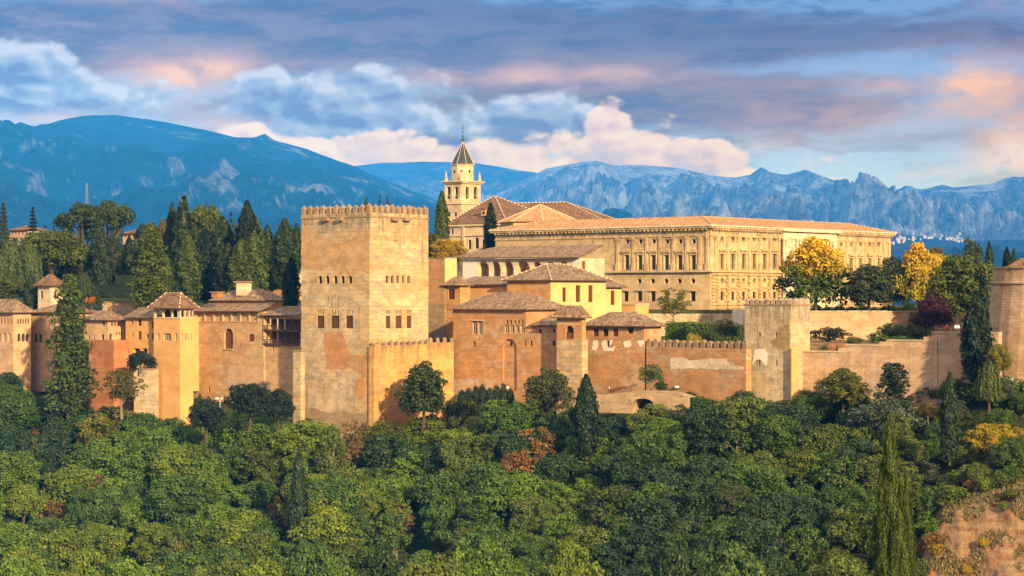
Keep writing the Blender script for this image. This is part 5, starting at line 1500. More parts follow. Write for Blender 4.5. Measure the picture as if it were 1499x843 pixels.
cottage(41, 640, 14, 44, 336, 372, 329.5, 'pink', 'long pink house among the trees beside a dark spruce on the hilltop', windows=5)
cottage(199, 640, 180, 203, 341, 372, 335, 'orange', 'small bright orange house between tall trees on the hilltop')
cottage(416, 560, 388, 420, 416, 440, 405, 'ochre', 'small brown roofed house between the upper hall chimney and the tower cypresses')
cottage(440, 565, 428, 446, 386, 425, 377, 'cream', 'cream house just behind the edge of the great tower')
cottage(405, 600, 396, 414, 372, 400, 362, 'ochre', 'house with a brown roof behind the cypress grove')
# ------------------------------------------------------------------ plants
def leaf_mat(name, two=None, translucent=.3):
    """leaves take the tint of their own tree (object colour) with leaf-to-leaf variation"""
    m_, n = new_mat(name)
    oi = n.new('ShaderNodeObjectInfo')
    tn = n.new('ShaderNodeAttribute', attribute_name='tone').outputs['Fac']
    ag = n.new('ShaderNodeAttribute', attribute_name='age').outputs['Fac']
    col = oi.outputs['Color']
    if two:
        geo = n.new('ShaderNodeTexCoord').outputs['Object']
        z = n.sep(geo)[2]
        f = n.step(n.m('ADD', n.m('MULTIPLY', z, 1 / 11.0), n.m('MULTIPLY', n.noise(geo, .3, 5), 1.1)), .98, 1.42)
        col = n.mix(f, col, two)
    yl = n.mix(1.0, col, (1.75, 1.32, .55), 'MULTIPLY')
    col = n.mix(n.m('MULTIPLY', ag, .75), col, yl)
    vv = n.m('ADD', .55, n.m('MULTIPLY', tn, .9))
    col = n.mix(1.0, col, n.comb(vv, vv, vv), 'MULTIPLY')
    d = n.new('ShaderNodeBsdfDiffuse'); n.put(d.inputs[0], col)
    t = n.new('ShaderNodeBsdfTranslucent'); n.put(t.inputs[0], n.mix(1.0, col, (1.1, 1.1, .6), 'MULTIPLY'))
    g = n.new('ShaderNodeBsdfGlossy'); g.inputs['Roughness'].default_value = .5; n.put(g.inputs[0], (.5, .5, .5))
    a = n.new('ShaderNodeMixShader'); a.inputs[0].default_value = translucent
    n.l.new(d.outputs[0], a.inputs[1]); n.l.new(t.outputs[0], a.inputs[2])
    b = n.new('ShaderNodeMixShader'); b.inputs[0].default_value = .03
    n.l.new(a.outputs[0], b.inputs[1]); n.l.new(g.outputs[0], b.inputs[2])
    o = n.new('ShaderNodeOutputMaterial'); n.l.new(b.outputs[0], o.inputs[0])
    return m_


M['leaf'] = leaf_mat('leaves')
M['leaf_autumn'] = leaf_mat('leaves_turning_orange', (.52, .33, .02))


def leaves_mesh(name, pts, nrm, size, tone, age, rng, up=0.0, aspect=1.0, mat='leaf'):
    """leaf faces: pts (n,3), nrm (n,3) rough facing, size (n,)"""
    n = len(pts)
    N = nrm + rng.normal(0, .55, (n, 3)); N /= np.linalg.norm(N, axis=1)[:, None] + 1e-9
    ref = rng.normal(0, 1, (n, 3)); ref[:, 2] += up * 3
    U = np.cross(N, ref); U /= np.linalg.norm(U, axis=1)[:, None] + 1e-9
    W = np.cross(U, N)
    s = (size * rng.uniform(.65, 1.3, n))[:, None] * .5
    a = aspect
    V = np.stack([pts - W * s * a, pts + U * s * .8 + W * s * .1 * a, pts + W * s * a, pts - U * s * .8 + W * s * .1 * a], 1).reshape(-1, 3)
    me = bpy.data.meshes.new(name)
    me.vertices.add(4 * n); me.vertices.foreach_set('co', V.astype('f').ravel())
    me.loops.add(4 * n); me.loops.foreach_set('vertex_index', np.arange(4 * n, dtype='i'))
    me.polygons.add(n); me.polygons.foreach_set('loop_start', np.arange(0, 4 * n, 4, dtype='i')); me.polygons.foreach_set('loop_total', np.full(n, 4, dtype='i'))
    me.update(calc_edges=True)
    for nm, val in (('tone', tone), ('age', age)):
        at = me.attributes.new(nm, 'FLOAT', 'FACE'); at.data.foreach_set('value', np.clip(val, 0, 1).astype('f'))
    me.materials.append(M[mat])
    return me


def sphere_pts(rng, n):
    v = rng.normal(0, 1, (n, 3)); return v / np.linalg.norm(v, axis=1)[:, None]


def crown_clumps(seed, clumps, per_m2=9.0, size=.5, age_p=.12, up=.2, mat='leaf', flatten=1.0):
    """crown of leaf clumps [(x, y, z, r)]; every clump is a loose ball of leaves, denser outside"""
    rng = np.random.default_rng(seed)
    P_, N_, T_, A_ = [], [], [], []
    C = np.array([c[:3] for c in clumps]); cen = C.mean(0)
    for (x, y, z, r) in clumps:
        n = int(4 * math.pi * r * r * per_m2 * .55)
        d = sphere_pts(rng, n)
        d[:, 2] = np.where(rng.uniform(size=n) < .55, np.abs(d[:, 2]), d[:, 2])
        lump = 1 + .22 * np.sin(d[:, 0] * 5 + x * 3) * np.sin(d[:, 1] * 5 + y * 2) * np.cos(d[:, 2] * 4 + z)
        rad = r * rng.uniform(.62, 1.06, n) ** .8 * lump
        p = np.array([x, y, z]) + d * rad[:, None] * np.array([1, 1, .82 * flatten])
        P_.append(p); N_.append(d * .9 + np.array([0, 0, .45]))
        T_.append(np.full(n, rng.uniform(.2, .75)) + rng.normal(0, .15, n)); A_.append(np.clip((rng.uniform(size=n) < age_p) * rng.uniform(.4, 1, n) + (rng.uniform() < age_p) * .5, 0, 1))
    P_, N_ = np.concatenate(P_), np.concatenate(N_)
    return leaves_mesh('crown', P_, N_, np.full(len(P_), size), np.concatenate(T_), np.concatenate(A_), rng, up, 1.0, mat)


def broad_clumps(seed, R, H, z0, n, r0=.30, r1=.46, squash=.9):
    """clump places for an uneven, billowing crown of radius R between z0 and H: a few big limbs' worth of foliage, each of many clumps"""
    rng = random.Random(seed); out = []
    zc, hz = (z0 + H) / 2, (H - z0) / 2
    p1, p2, p3 = (rng.uniform(0, 6.28) for _ in range(3))
    for k in range(n):
        t = (k + .5) / n
        ph = math.acos(1 - 1.72 * t); th = 2.39996 * k + rng.uniform(-.5, .5)
        lob = 1 + .20 * math.sin(2 * th + p1) + .16 * math.sin(3 * th + p2 + ph * 2) + .12 * math.sin(5 * th + p3 + ph * 3)
        q = rng.uniform(.62, .98) * lob
        r = R * rng.uniform(r0 * .75, r1 * 1.12)
        out.append((R * q * math.sin(ph) * math.cos(th), R * q * math.sin(ph) * math.sin(th), zc + (hz * (.9 + .12 * lob) - r * .75) * math.cos(ph) * rng.uniform(.78, 1.1), r))
    for k in range(max(2, n // 6)): out.append((rng.uniform(-.35, .35) * R, rng.uniform(-.35, .35) * R, zc + rng.uniform(-.4, .3) * hz, R * .42))
    return out


def trunk_mesh(seed, h, r, limbs, mat='bark', lean=.04, top=None):
    rng = random.Random(seed); mb = MB()
    pts = [Vector((rng.uniform(-lean, lean) * h * t, rng.uniform(-lean, lean) * h * t, h * t - (.6 if t == 0 else 0))) for t in (0, .25, .5, .75, 1)]
    mb.tube(pts, [r * 1.35, r, r * .85, r * .65, r * .3], 8)
    for (x, y, z, _) in limbs:
        t = rng.uniform(.35, .85); a = pts[0].lerp(pts[-1], t); e = Vector((x, y, z)); m_ = a.lerp(e, .5) + Vector((0, 0, .12 * (e - a).length))
        mb.tube([a, m_, e], [r * .42, r * .28, r * .08], 6)
    o = mb.build('trunk', [M[mat]], smooth=True); me = o.data; bpy.data.objects.remove(o)
    return me


PROTO = {}


def proto(kind):
    """(crown mesh, trunk mesh, nominal height, nominal width) of one kind of tree"""
    if kind in PROTO: return PROTO[kind]
    fam, _, num = kind.partition('#'); s = int(num or 0); rng = np.random.default_rng(sum(map(ord, kind)) * 7 + s); pr = random.Random(kind)
    if fam == 'broad':      # rounded billowing broadleaf
        cl = broad_clumps(100 + s, 4.6, 10.5, 2.4, 56 + s % 3 * 8, .18, .32); W, H = 9.4, 11.0
        c = crown_clumps(s, cl, 16, .40, .12); t = trunk_mesh(s, 7.5, .26, cl[::4])
    elif fam == 'cauli':    # many small tight tufts, cauliflower outline
        cl = broad_clumps(200 + s, 4.7, 10.5, 2.0, 92, .14, .25); W, H = 9.4, 11.0
        c = crown_clumps(s, cl, 19, .36, .14); t = trunk_mesh(s, 7, .26, cl[::7])
    elif fam == 'airy':     # looser pale tree with upright sprays and visible limbs
        cl = broad_clumps(300 + s, 3.9, 11.5, 2.4, 40, .16, .26); W, H = 8.2, 12
        c = crown_clumps(s, cl, 10, .42, .22, .8); t = trunk_mesh(s, 9, .2, cl[::3], 'paleblark')
    elif fam == 'tall':     # upright oval crown
        cl = [(x * .72, y * .72, z, r * .8) for x, y, z, r in broad_clumps(400 + s, 4.2, 14, 2.2, 52, .2, .32)]; W, H = 6.6, 14.5
        c = crown_clumps(s, cl, 13, .44, .14); t = trunk_mesh(s, 11, .24, cl[::6])
    elif fam == 'full':     # broad crown right down to the ground, egg shaped
        cl = [(x * (1.12 - .42 * z / 11), y * (1.12 - .42 * z / 11), z, r) for x, y, z, r in broad_clumps(600 + s, 4.3, 11, .2, 66, .2, .33)]; W, H = 7.6, 10.7
        c = crown_clumps(s, cl, 14, .42, .13); t = trunk_mesh(s, 8, .24, cl[::7])
    elif fam == 'shrub':
        cl = broad_clumps(500 + s, 1.7, 2.8, -.3, 22, .26, .42); W, H = 3.7, 3.0
        c = crown_clumps(s, cl, 26, .28, .15); t = trunk_mesh(s, 1.6, .1, cl[::4])
    elif fam == 'spray':    # wiry shrub with upright shoots
        n = 2600; d = sphere_pts(rng, n); d[:, 2] = np.abs(d[:, 2]); rad = rng.uniform(.25, 1, n)
        ang = np.floor(np.arctan2(d[:, 1], d[:, 0]) * 5) / 5
        p = np.stack([1.7 * rad * np.cos(ang) * np.sqrt(1 - d[:, 2] ** 2), 1.7 * rad * np.sin(ang) * np.sqrt(1 - d[:, 2] ** 2), 3.2 * rad * (.35 + .65 * d[:, 2])], 1) + rng.normal(0, .12, (n, 3))
        c = leaves_mesh('crown', p, d, np.full(n, .26), rng.uniform(.2, .8, n), (rng.uniform(size=n) < .3) * .7, rng, .8, 1.6); W, H = 3.6, 3.3
        t = trunk_mesh(s, 1.8, .07, [(math.cos(k) * .9, math.sin(k) * .9, 2.2, 0) for k in range(7)])
    elif fam in ('cypress', 'slim', 'nearcyp'):
        dens = {'cypress': 7500, 'slim': 6000, 'nearcyp': 42000}[fam]; n = dens
        W, H = (3.6, 15) if fam != 'slim' else (2.2, 15)
        tt = rng.uniform(0, 1, n) ** .9
        prof = np.interp(tt, [0, .04, .2, .45, .7, .9, 1], [.35, .7, .95, 1, .78, .36, .03]) * (W / 2)
        th = rng.uniform(0, 6.2832, n)
        if fam == 'nearcyp': prof = np.interp(tt, [0, .1, .45, .62, .76, .88, .96, 1], [.8, .95, 1, .9, .66, .42, .2, .04]) * (W / 2)
        fl = 1 + .16 * np.sin(th * 5 + tt * 9 + s) + .10 * np.sin(th * 11 - tt * 23 + s * 2) + .10 * np.sin(tt * 40 + th * 3) + .12 * np.sin(tt * 90 + np.floor(th * 3) * 2.1) * np.cos(th * 4)
        rad = prof * np.clip(fl, .5, 1.3) * (1 - .45 * rng.uniform(size=n) ** 2.2)
        p = np.stack([rad * np.cos(th), rad * np.sin(th), .3 + tt * (H - .3)], 1); p += rng.normal(0, [.09, .09, .14] if fam == 'nearcyp' else .07, (n, 3))
        nr = np.stack([np.cos(th), np.sin(th), np.full(n, .25)], 1)
        if fam == 'nearcyp':
            keep = (np.sin(th * 7 + tt * 31) * np.sin(tt * 57 - th * 4) > -.72) | (rng.uniform(size=n) < .4)
            tip = 1 + .16 * np.sin(np.floor(th * 5) * 12.9 + np.floor(tt * 26) * 7.3); p[:, :2] *= tip[:, None]; p[:, 2] += .35 * (tip - 1) * 3
        sz = .17 if fam == 'nearcyp' else .36
        if fam == 'nearcyp': p, nr, th, tt = p[keep], nr[keep], th[keep], tt[keep]; n = len(p)
        c = leaves_mesh('crown', p, nr, np.full(n, sz), .45 + .22 * np.sin(th * 5 + tt * 9 + s) + rng.normal(0, .14, n), (rng.uniform(size=n) < .06) * .6, rng, 1.2, 1.7)
        t = trunk_mesh(s, H * .9, .2, [], lean=.004)
    elif fam == 'poplar':
        cl = []
        H, W = 20, 5.6
        for k in range(150):
            z = .3 + 19.3 * (k + .5) / 150; w_ = np.interp(z, [0, 4, 8, 13, 17.5, 20], [.9, 1.1, 1, .68, .34, .06]) * 2.8
            th = 2.4 * k + pr.uniform(-.5, .5); q = pr.uniform(.2, .9)
            cl.append((w_ * q * math.cos(th), w_ * q * math.sin(th), z, pr.uniform(.85, 1.3) * (.5 + .5 * w_ / 2.8)))
        c = crown_clumps(s, cl, 13, .38, .2, 1.0); t = trunk_mesh(s, 17, .26, cl[::9], 'bark', .01)
    elif fam == 'umbrella':
        cl = []
        H, W = 15, 12
        for k in range(34):
            th = 2.4 * k; q = math.sqrt((k + .5) / 34) * 5.2
            cl.append((q * math.cos(th), q * math.sin(th), 12.6 - .05 * q * q + pr.uniform(-1.4, 1.0), pr.uniform(1.1, 1.7)))
        for k in range(12):
            th = 2.1 * k; cl.append((3.6 * math.cos(th), 3.6 * math.sin(th), pr.uniform(7.5, 10.5), pr.uniform(1.0, 1.5)))
        c = crown_clumps(s, cl, 14, .40, .05, .6, flatten=.8); t = trunk_mesh(s, 12, .36, cl[::3])
    elif fam == 'spruce':
        n = 5200; H, W = 14, 6.4
        tt = rng.uniform(0, 1, n); lay = np.floor(tt * 13) / 13; fr = tt * 13 - np.floor(tt * 13)
        th = np.floor(rng.uniform(0, 6.2832, n) * 1.6 + lay * 5) / 1.6 + rng.normal(0, .13, n)
        R_ = (1 - lay) ** .85 * W / 2 * (.75 + .25 * np.sin(th * 3 + lay * 20)); q = rng.uniform(.1, 1, n)
        p = np.stack([R_ * q * np.cos(th), R_ * q * np.sin(th), 1.2 + lay * (H - 1.2) + .5 - .55 * q * (1 - lay) + rng.normal(0, .14, n)], 1)
        c = leaves_mesh('crown', p, np.stack([np.cos(th) * .3, np.sin(th) * .3, np.ones(n)], 1), np.full(n, .42), rng.uniform(.2, .7, n), np.zeros(n), rng, .0, 1.3)
        t = trunk_mesh(s, 13.4, .2, [], lean=.004)
    elif fam == 'willow':
        n = 9000; H, W = 15, 9
        k = rng.integers(0, 60, n); a = k * 2.4; q = np.sqrt((k + .5) / 60) * 3.4; top = 14 - .28 * q * q + 1.2 * np.sin(k * 1.7)
        dr = rng.uniform(0, 1, n) ** 1.1
        p = np.stack([q * np.cos(a) + dr * .9 * np.cos(a) + rng.normal(0, .22, n), q * np.sin(a) + dr * .9 * np.sin(a) + rng.normal(0, .22, n), top - dr * (top - 2) * (.5 + .4 * np.sin(k * 3.1) ** 2)], 1)
        c = leaves_mesh('crown', p, np.stack([np.cos(a), np.sin(a), np.full(n, .2)], 1), np.full(n, .42), .3 + .3 * np.sin(k) ** 2 + rng.normal(0, .12, n), (rng.uniform(size=n) < .15) * .6, rng, 1.4, 2.0)
        t = trunk_mesh(s, 11, .34, [(2 * math.cos(j), 2 * math.sin(j), 12, 0) for j in range(6)])
    elif fam == 'palm':
        H, W = 7, 6; Pn, Nn = [], []
        for f in range(46):
            th = 2.4 * f; el_ = 1.25 - 1.5 * f / 46
            for j in range(60):
                t_ = (j + 1) / 60; rr = 3.1 * t_
                x = rr * math.cos(el_ * (1 - .0)) ; z = 4.6 + rr * math.sin(el_) - 1.25 * t_ * t_
                w_ = rng.uniform(-.32, .32) * math.sin(math.pi * min(1, t_ + .1)) 
                Pn.append((x * math.cos(th) - w_ * math.sin(th), x * math.sin(th) + w_ * math.cos(th), z - abs(w_) * .3)); Nn.append((-.2 * math.cos(th), -.2 * math.sin(th), 1))
        Pn, Nn = np.array(Pn), np.array(Nn)
        c = leaves_mesh('crown', Pn, Nn, np.full(len(Pn), .30), rng.uniform(.3, .8, len(Pn)), (rng.uniform(size=len(Pn)) < .1) * .5, rng, .0, 1.3)
        t = trunk_mesh(s, 4.7, .34, [], lean=.01)
    PROTO[kind] = (c, t, H, W)
    return PROTO[kind]


TREES = []


def tree(kind, name, cat, x, y, z, h, w_, tint, look, group=None, label=None, mat=None, rot=None, tilt=0.0):
    c, t, H, W = proto(kind)
    root = empty(name, (x, y, z), label or 'x', cat, group)
    root.rotation_euler = (tilt, tilt * .6, rot if rot is not None else random.uniform(0, 6.28))
    root.scale = (w_ / W, w_ / W, h / H)
    co = bpy.data.objects.new('crown', c); COL.objects.link(co); co.parent = root
    k = random.uniform(.9, 1.12)
    co.color = (tint[0] * k, tint[1] * k, tint[2] * k, 1)
    if mat:
        cc_ = c.copy(); cc_.materials.clear(); cc_.materials.append(M[mat]); co.data = cc_
    to = bpy.data.objects.new('trunk', t); COL.objects.link(to); to.parent = root
    TREES.append((root, look, CX + FPX * x / y, HY - FPX * (z + h) / y, HY - FPX * (z + h * .5) / y, label))
    return root


def tree_px(kind, name, cat, cx, top, base, Y, wpx, tint, look, group=None, label=None, **kw):
    x = kx(cx) * Y; z1 = zz(top, Y); zb = zz(base, Y) if base is not None else terrain(x, Y) - .2
    return tree(kind, name, cat, x, Y, zb, z1 - zb, wpx / FPX * Y, tint, look, group, label, **kw)


random.seed(11)
# leaf colours
DK, MD, GR, YG, OL, BL = (.036, .070, .020), (.064, .118, .022), (.100, .172, .020), (.135, .185, .020), (.098, .130, .024), (.036, .068, .028)
YE, OR, RU, BR, PU, GY = (.30, .22, .015), (.44, .20, .015), (.17, .095, .03), (.15, .105, .034), (.055, .018, .025), (.075, .095, .062)
CYP, CYL = (.036, .056, .018), (.068, .095, .018)

# --- trees of the hill behind the palaces (left)
G1 = 'trees on the hill behind the palaces'
tree_px('poplar#1', 'poplar_tree', 'tree', 101, 400, 606, 458, 70, (.062, .092, .020), '', G1, 'tall column-shaped poplar with yellow green top in front of the pale palace')
tree_px('umbrella#1', 'umbrella_pine', 'tree', 120, 290, 415, 575, 82, (.042, .064, .018), '', G1, 'dark umbrella pine, the lower topped of the two beside the round broadleaf tree')
tree_px('umbrella#2', 'umbrella_pine', 'tree', 158, 286, 420, 590, 78, (.050, .074, .018), '', G1, 'umbrella pine with two high crowns left of the small orange house')
tree_px('broad#1', 'broadleaf_tree', 'tree', 76, 330, 420, 545, 92, (.085, .105, .015), '', G1, 'big round olive green broadleaf tree below the umbrella pines')
tree_px('broad#2', 'broadleaf_tree', 'tree', 112, 352, 424, 550, 52, (.075, .09, .016), '', G1, 'smaller olive broadleaf tree touching the big round one')
tree_px('willow#1', 'willow_tree', 'tree', 14, 346, 450, 520, 66, (.075, .105, .034), '', G1, 'pale feathery weeping tree at the edge above the pale palace')
tree_px('willow#2', 'willow_tree', 'tree', 44, 358, 450, 528, 44, (.070, .10, .032), '', G1, 'narrow feathery weeping tree beside the round olive tree')
tree_px('broad#3', 'broadleaf_tree', 'tree', 20, 401, 455, 505, 56, (.085, .105, .018), '', G1, 'low yellow green tree behind the pale palace roof')
tree_px('spruce#1', 'spruce_tree', 'tree', 48, 302, 375, 620, 30, (.022, .034, .022), '', G1, 'dark spruce standing before the long pink house')
tree_px('spruce#2', 'spruce_tree', 'tree', 5, 296, 380, 600, 34, (.055, .055, .022), '', G1, 'brownish conifer above the feathery weeping tree')
tree_px('cypress#1', 'cypress_tree', 'tree', 150, 336, 424, 540, 27, CYP, '', G1, 'broad dark cypress with a bare foot above the clipped hedge')
tree_px('cypress#2', 'cypress_tree', 'tree', 189, 345, 392, 610, 15, (.016, .032, .020), '', G1, 'short dark cypress in front of the small orange house')
tree_px('broad#4', 'broadleaf_tree', 'tree', 172, 368, 408, 600, 26, (.10, .10, .016), '', G1, 'small yellow green tree beside the short dark cypress')
tree_px('willow#3', 'willow_tree', 'tree', 122, 398, 452, 500, 32, (.050, .075, .030), '', G1, 'soft green weeping tree just behind the poplar and palm')
tree_px('cypress#3', 'cypress_tree', 'tree', 46, 402, 455, 500, 20, (.035, .055, .018), '', G1, 'squat cypress beside the small cream turret')
tree_px('palm#1', 'date_palm', 'palm', 134, 421, 470, 484, 40, (.055, .075, .020), '', None, 'date palm with orange fruit clusters behind the garden wall')
for k, (dx_, dz_) in enumerate(((-1.0, -.3), (-.2, -.55), (.75, -.25), (.2, -.15))):
    c = P(134, 437, 483) + Vector((dx_, -.9, dz_))
    d = sphere_pts(np.random.default_rng(k), 200)
    me = leaves_mesh('fruit', d * np.array([.42, .42, .7]), d, np.full(200, .16), np.random.default_rng(k).uniform(.2, .8, 200), np.zeros(200), np.random.default_rng(k))
    o = bpy.data.objects.new('fruit_cluster', me); COL.objects.link(o); r_ = TREES[-1][0]; o.parent = r_
    v = c - r_.location; s_ = r_.scale; ca, sa = math.cos(-r_.rotation_euler.z), math.sin(-r_.rotation_euler.z)
    o.location = ((v.x * ca - v.y * sa) / s_.x, (v.x * sa + v.y * ca) / s_.y, v.z / s_.z); o.color = (.55, .16, .012, 1)
G2 = 'cypress grove behind the lookout tower'
grove = [(222, 326, 455, 478, 54, 'poplar', (.085, .115, .016), 'bright olive leaning poplar in front of the grove, nearest the lookout tower roof'),
         (213, 322, 440, 590, 40, 'broad', (.030, .045, .016), 'dark round tree beside the small orange house, at the edge of the grove'),
         (240, 316, 420, 575, 30, 'broad', (.11, .08, .018), 'autumn tinted tree peeping between the first cypresses of the grove'),
         (252, 299, 440, 540, 26, 'cypress', CYP, 'tall dark cypress just behind the bright leaning poplar'),
         (243, 372, 445, 500, 26, 'cypress', CYL, 'short green cypress behind the lookout tower roof'),
         (269, 289, 440, 530, 30, 'slim', CYP, 'slimmest and tallest cypress of the grove'),
         (276, 345, 445, 500, 34, 'cypress', CYL, 'wide green cypress standing in front of the slimmest cypress'),
         (297, 291, 430, 560, 62, 'broad', (.075, .095, .015), 'big round headed pine rising from the middle of the cypress grove'),
         (300, 335, 440, 520, 40, 'cypress', (.014, .026, .015), 'blackish cypress under the round headed pine'),
         (326, 318, 430, 545, 40, 'cypress', CYP, 'dark wide cypress right of the round headed pine'),
         (338, 309, 430, 555, 26, 'spruce', CYP, 'pointed conifer between the round headed pine and the tallest pair'),
         (334, 358, 440, 505, 34, 'cypress', CYP, 'dark cypress behind the dormer of the upper hall roof'),
         (352, 352, 440, 500, 34, 'cypress', CYL, 'cypress rising directly behind the stubby chimney'),
         (362, 295, 430, 535, 36, 'cypress', (.016, .030, .014), 'high pointed dark cypress on the eastern shoulder of the grove'),
         (374, 318, 430, 540, 32, 'cypress', CYL, 'cypress leaning against the high pointed one'),
         (372, 340, 440, 500, 38, 'cypress', CYL, 'broad light green cypress behind the upper hall roof'),
         (391, 330, 420, 545, 26, 'cypress', CYP, 'thin cypress beside the hilltop house with a brown roof'),
         (398, 372, 425, 525, 34, 'cypress', CYL, 'low bushy cypress beside the little brown roofed house'),
         (417, 321, 425, 510, 36, 'cypress', CYP, 'cone shaped cypress between the grove and the great tower'),
         (434, 328, 400, 540, 17, 'slim', CYP, 'slim cypress touching the corner of the great tower'),
         (426, 378, 452, 462, 24, 'cypress', (.014, .026, .014), 'small dark cypress leaning on the great tower above the wooden gallery')]
for k, (cx, top, base, Y, wpx, fam, tint, lab) in enumerate(grove):
    nm = {'poplar': 'poplar_tree', 'broad': 'broadleaf_tree', 'spruce': 'spruce_tree'}.get(fam, 'cypress_tree')
    tree_px(f'{fam}#{4 + k % 4}', nm, 'tree', cx, top, base, Y, wpx, tint, '', G2, lab)
hr = random.Random(5)
for k, (cx, top) in enumerate([(206, 340), (231, 338), (262, 322), (288, 316), (312, 322), (346, 330), (384, 352), (404, 346), (424, 352), (196, 362), (320, 345), (358, 350)]):
    tree_px(f'{"cypress" if k % 3 else "broad"}#{4 + k % 3}', 'cypress_tree' if k % 3 else 'broadleaf_tree', 'tree', cx, top, 440, 572 + 6 * (k % 4), 30 if k % 3 else 44, CYP if k % 2 else (.05, .075, .02), 'half hidden dark tree', 'half hidden trees within the grove')
for k in range(16):
    cx = 100 + k * 22 + hr.uniform(-8, 8)
    tree_px(f'broad#{k % 4}', 'broadleaf_tree', 'tree', cx, hr.uniform(338, 372), 425, 640 + hr.uniform(-15, 25), hr.uniform(40, 62), hr.choice([MD, DK, OL, (.03, .045, .016)]), 'dark background tree', 'background trees on the hilltop')
for k in range(13):
    tree_px(f'{"cauli" if k % 2 else "broad"}#{k % 4}', 'broadleaf_tree', 'tree', 22 + k * 16 + hr.uniform(-6, 6), hr.uniform(350, 384), 428, 606 + hr.uniform(-12, 12), hr.uniform(34, 50), hr.choice([(.07, .10, .02), (.05, .08, .02), (.10, .115, .02), (.04, .06, .02)]), 'round background tree', 'background trees on the hilltop')
for k in range(5):
    tree_px(f'spruce#{k % 2}', 'spruce_tree', 'tree', 66 + k * 13, hr.uniform(322, 335), 400, 690, 26, (.05, .06, .03), 'pale conifer', 'background trees on the hilltop')

# behind and beside the great tower
for cx, top, lab in ((536, 291, 'tiny treetop over the battlements, nearest the front corner of the great tower'), (556, 285, 'middle and tallest of the little treetops over the great tower battlements'), (567, 287, 'thin pointed treetop over the sunlit battlements of the great tower')):
    tree_px('spruce#1' if cx == 556 else 'cypress#1', 'conifer_tree', 'tree', cx, top, 380, 560, 13 if cx != 567 else 8, CYP, '', None, lab)
tree_px('slim#2', 'cypress_tree', 'tree', 647, 281, 372, 540, 19, CYL, '', None, 'slender cypress standing in front of the bell tower')
tree_px('slim#3', 'cypress_tree', 'tree', 718, 298, 372, 570, 17, (.014, .026, .014), '', None, 'dark slender cypress before the church wall and palace corner')
for cx, top, w_, tint, lab in ((654, 346, 50, (.32, .22, .012), 'bright yellow bush under the bell tower'), (638, 358, 24, (.17, .15, .014), 'yellow green bush beside the great tower top'), (633, 336, 22, (.06, .08, .015), 'green tree between the great tower and the slender cypress'),
                               (672, 360, 26, (.26, .18, .014), 'golden bush against the church wall')):
    tree_px(f'cauli#{cx % 3}', 'broadleaf_tree', 'tree', cx, top, 392, 515, w_, tint, '', None, lab)

# --- garden and palace trees on the right
G3 = 'trees on the palace terrace'
tree_px('full#3', 'broadleaf_tree', 'tree', 1194, 350, 468, 462, 86, (.062, .105, .018), '', G3, 'tall tree turning orange at the top in front of the palace portal', mat='leaf_autumn', rot=.4)
tree_px('full#4', 'broadleaf_tree', 'tree', 1272, 388, 458, 458, 66, (.046, .064, .026), '', G3, 'dark grey green oval tree right of the orange topped tree')
tree_px('full#5', 'broadleaf_tree', 'tree', 1307, 378, 458, 470, 44, (.034, .050, .022), '', G3, 'dark narrow tree at the corner of the palace')
tree_px('full#6', 'broadleaf_tree', 'tree', 1344, 357, 462, 470, 62, (.30, .26, .02), '', G3, 'brilliant orange yellow autumn tree right of the palace', mat='leaf_autumn')
tree_px('broad#1', 'broadleaf_tree', 'tree', 1374, 364, 455, 490, 38, (.20, .20, .018), '', G3, 'lime yellow tree behind the brilliant orange one')
tree_px('cauli#2', 'broadleaf_tree', 'tree', 1370, 356, 450, 505, 30, (.13, .09, .02), '', G3, 'small bronze tree topping the lime yellow one')
tree_px('airy#1', 'broadleaf_tree', 'tree', 1424, 343, 450, 510, 42, (.055, .075, .030), '', G3, 'airy pale green tree near the thin cypress')
tree_px('full#7', 'broadleaf_tree', 'tree', 1408, 374, 484, 440, 84, (.080, .105, .018), '', G3, 'large spreading light green tree above the terrace lookout')
tree_px('tall#1', 'broadleaf_tree', 'tree', 1378, 398, 475, 446, 34, (.055, .060, .02), '', G3, 'olive brown tree between the orange tree and the spreading green one')
tree_px('full#1', 'broadleaf_tree', 'tree', 1366, 434, 488, 425, 46, PU, '', G3, 'dark purple leaved bush above the stepped wall')
tree_px('slim#1', 'cypress_tree', 'tree', 1448, 354, 410, 500, 11, CYP, '', None, 'thin cypress beside the airy pale green tree')
tree_px('slim#4', 'cypress_tree', 'tree', 1474, 362, 420, 480, 13, (.014, .026, .014), '', None, 'first thin cypress beside the brown roofed house')
tree_px('slim#5', 'cypress_tree', 'tree', 1484, 364, 420, 488, 9, CYP, '', None, 'thinnest cypress directly before the brown roofed house')
tree_px('cypress#6', 'cypress_tree', 'tree', 1430, 428, 560, 380, 42, (.018, .032, .018), '', None, 'dark shaggy cypress growing against the highest wall section')
tree_px('shrub#1', 'round_bush', 'bush', 1213, 476, 501, 430, 50, (.030, .044, .018), '', None, 'round dark green bush on the terrace behind the lowest stepped wall')
for k, (cx, top, base, Y, w_, tint) in enumerate([(1305, 470, 500, 425, 44, OL), (1335, 476, 500, 420, 50, (.05, .068, .03)), (1288, 483, 506, 422, 36, MD), (1350, 450, 492, 432, 40, (.10, .075, .03)), (1320, 490, 502, 415, 40, MD), (1250, 492, 505, 420, 30, OL), (1330, 440, 462, 460, 26, GR), (1300, 444, 462, 462, 22, GR), (1455, 440, 492, 420, 46, MD), (1440, 452, 495, 410, 34, DK), (1470, 425, 480, 430, 40, (.03, .045, .018))]):
    tree_px(f'shrub#{k % 3}', 'terrace_bush', 'bush', cx, top, base, Y, w_, tint, 'bush on the palace terrace', 'bushes on the palace terrace')
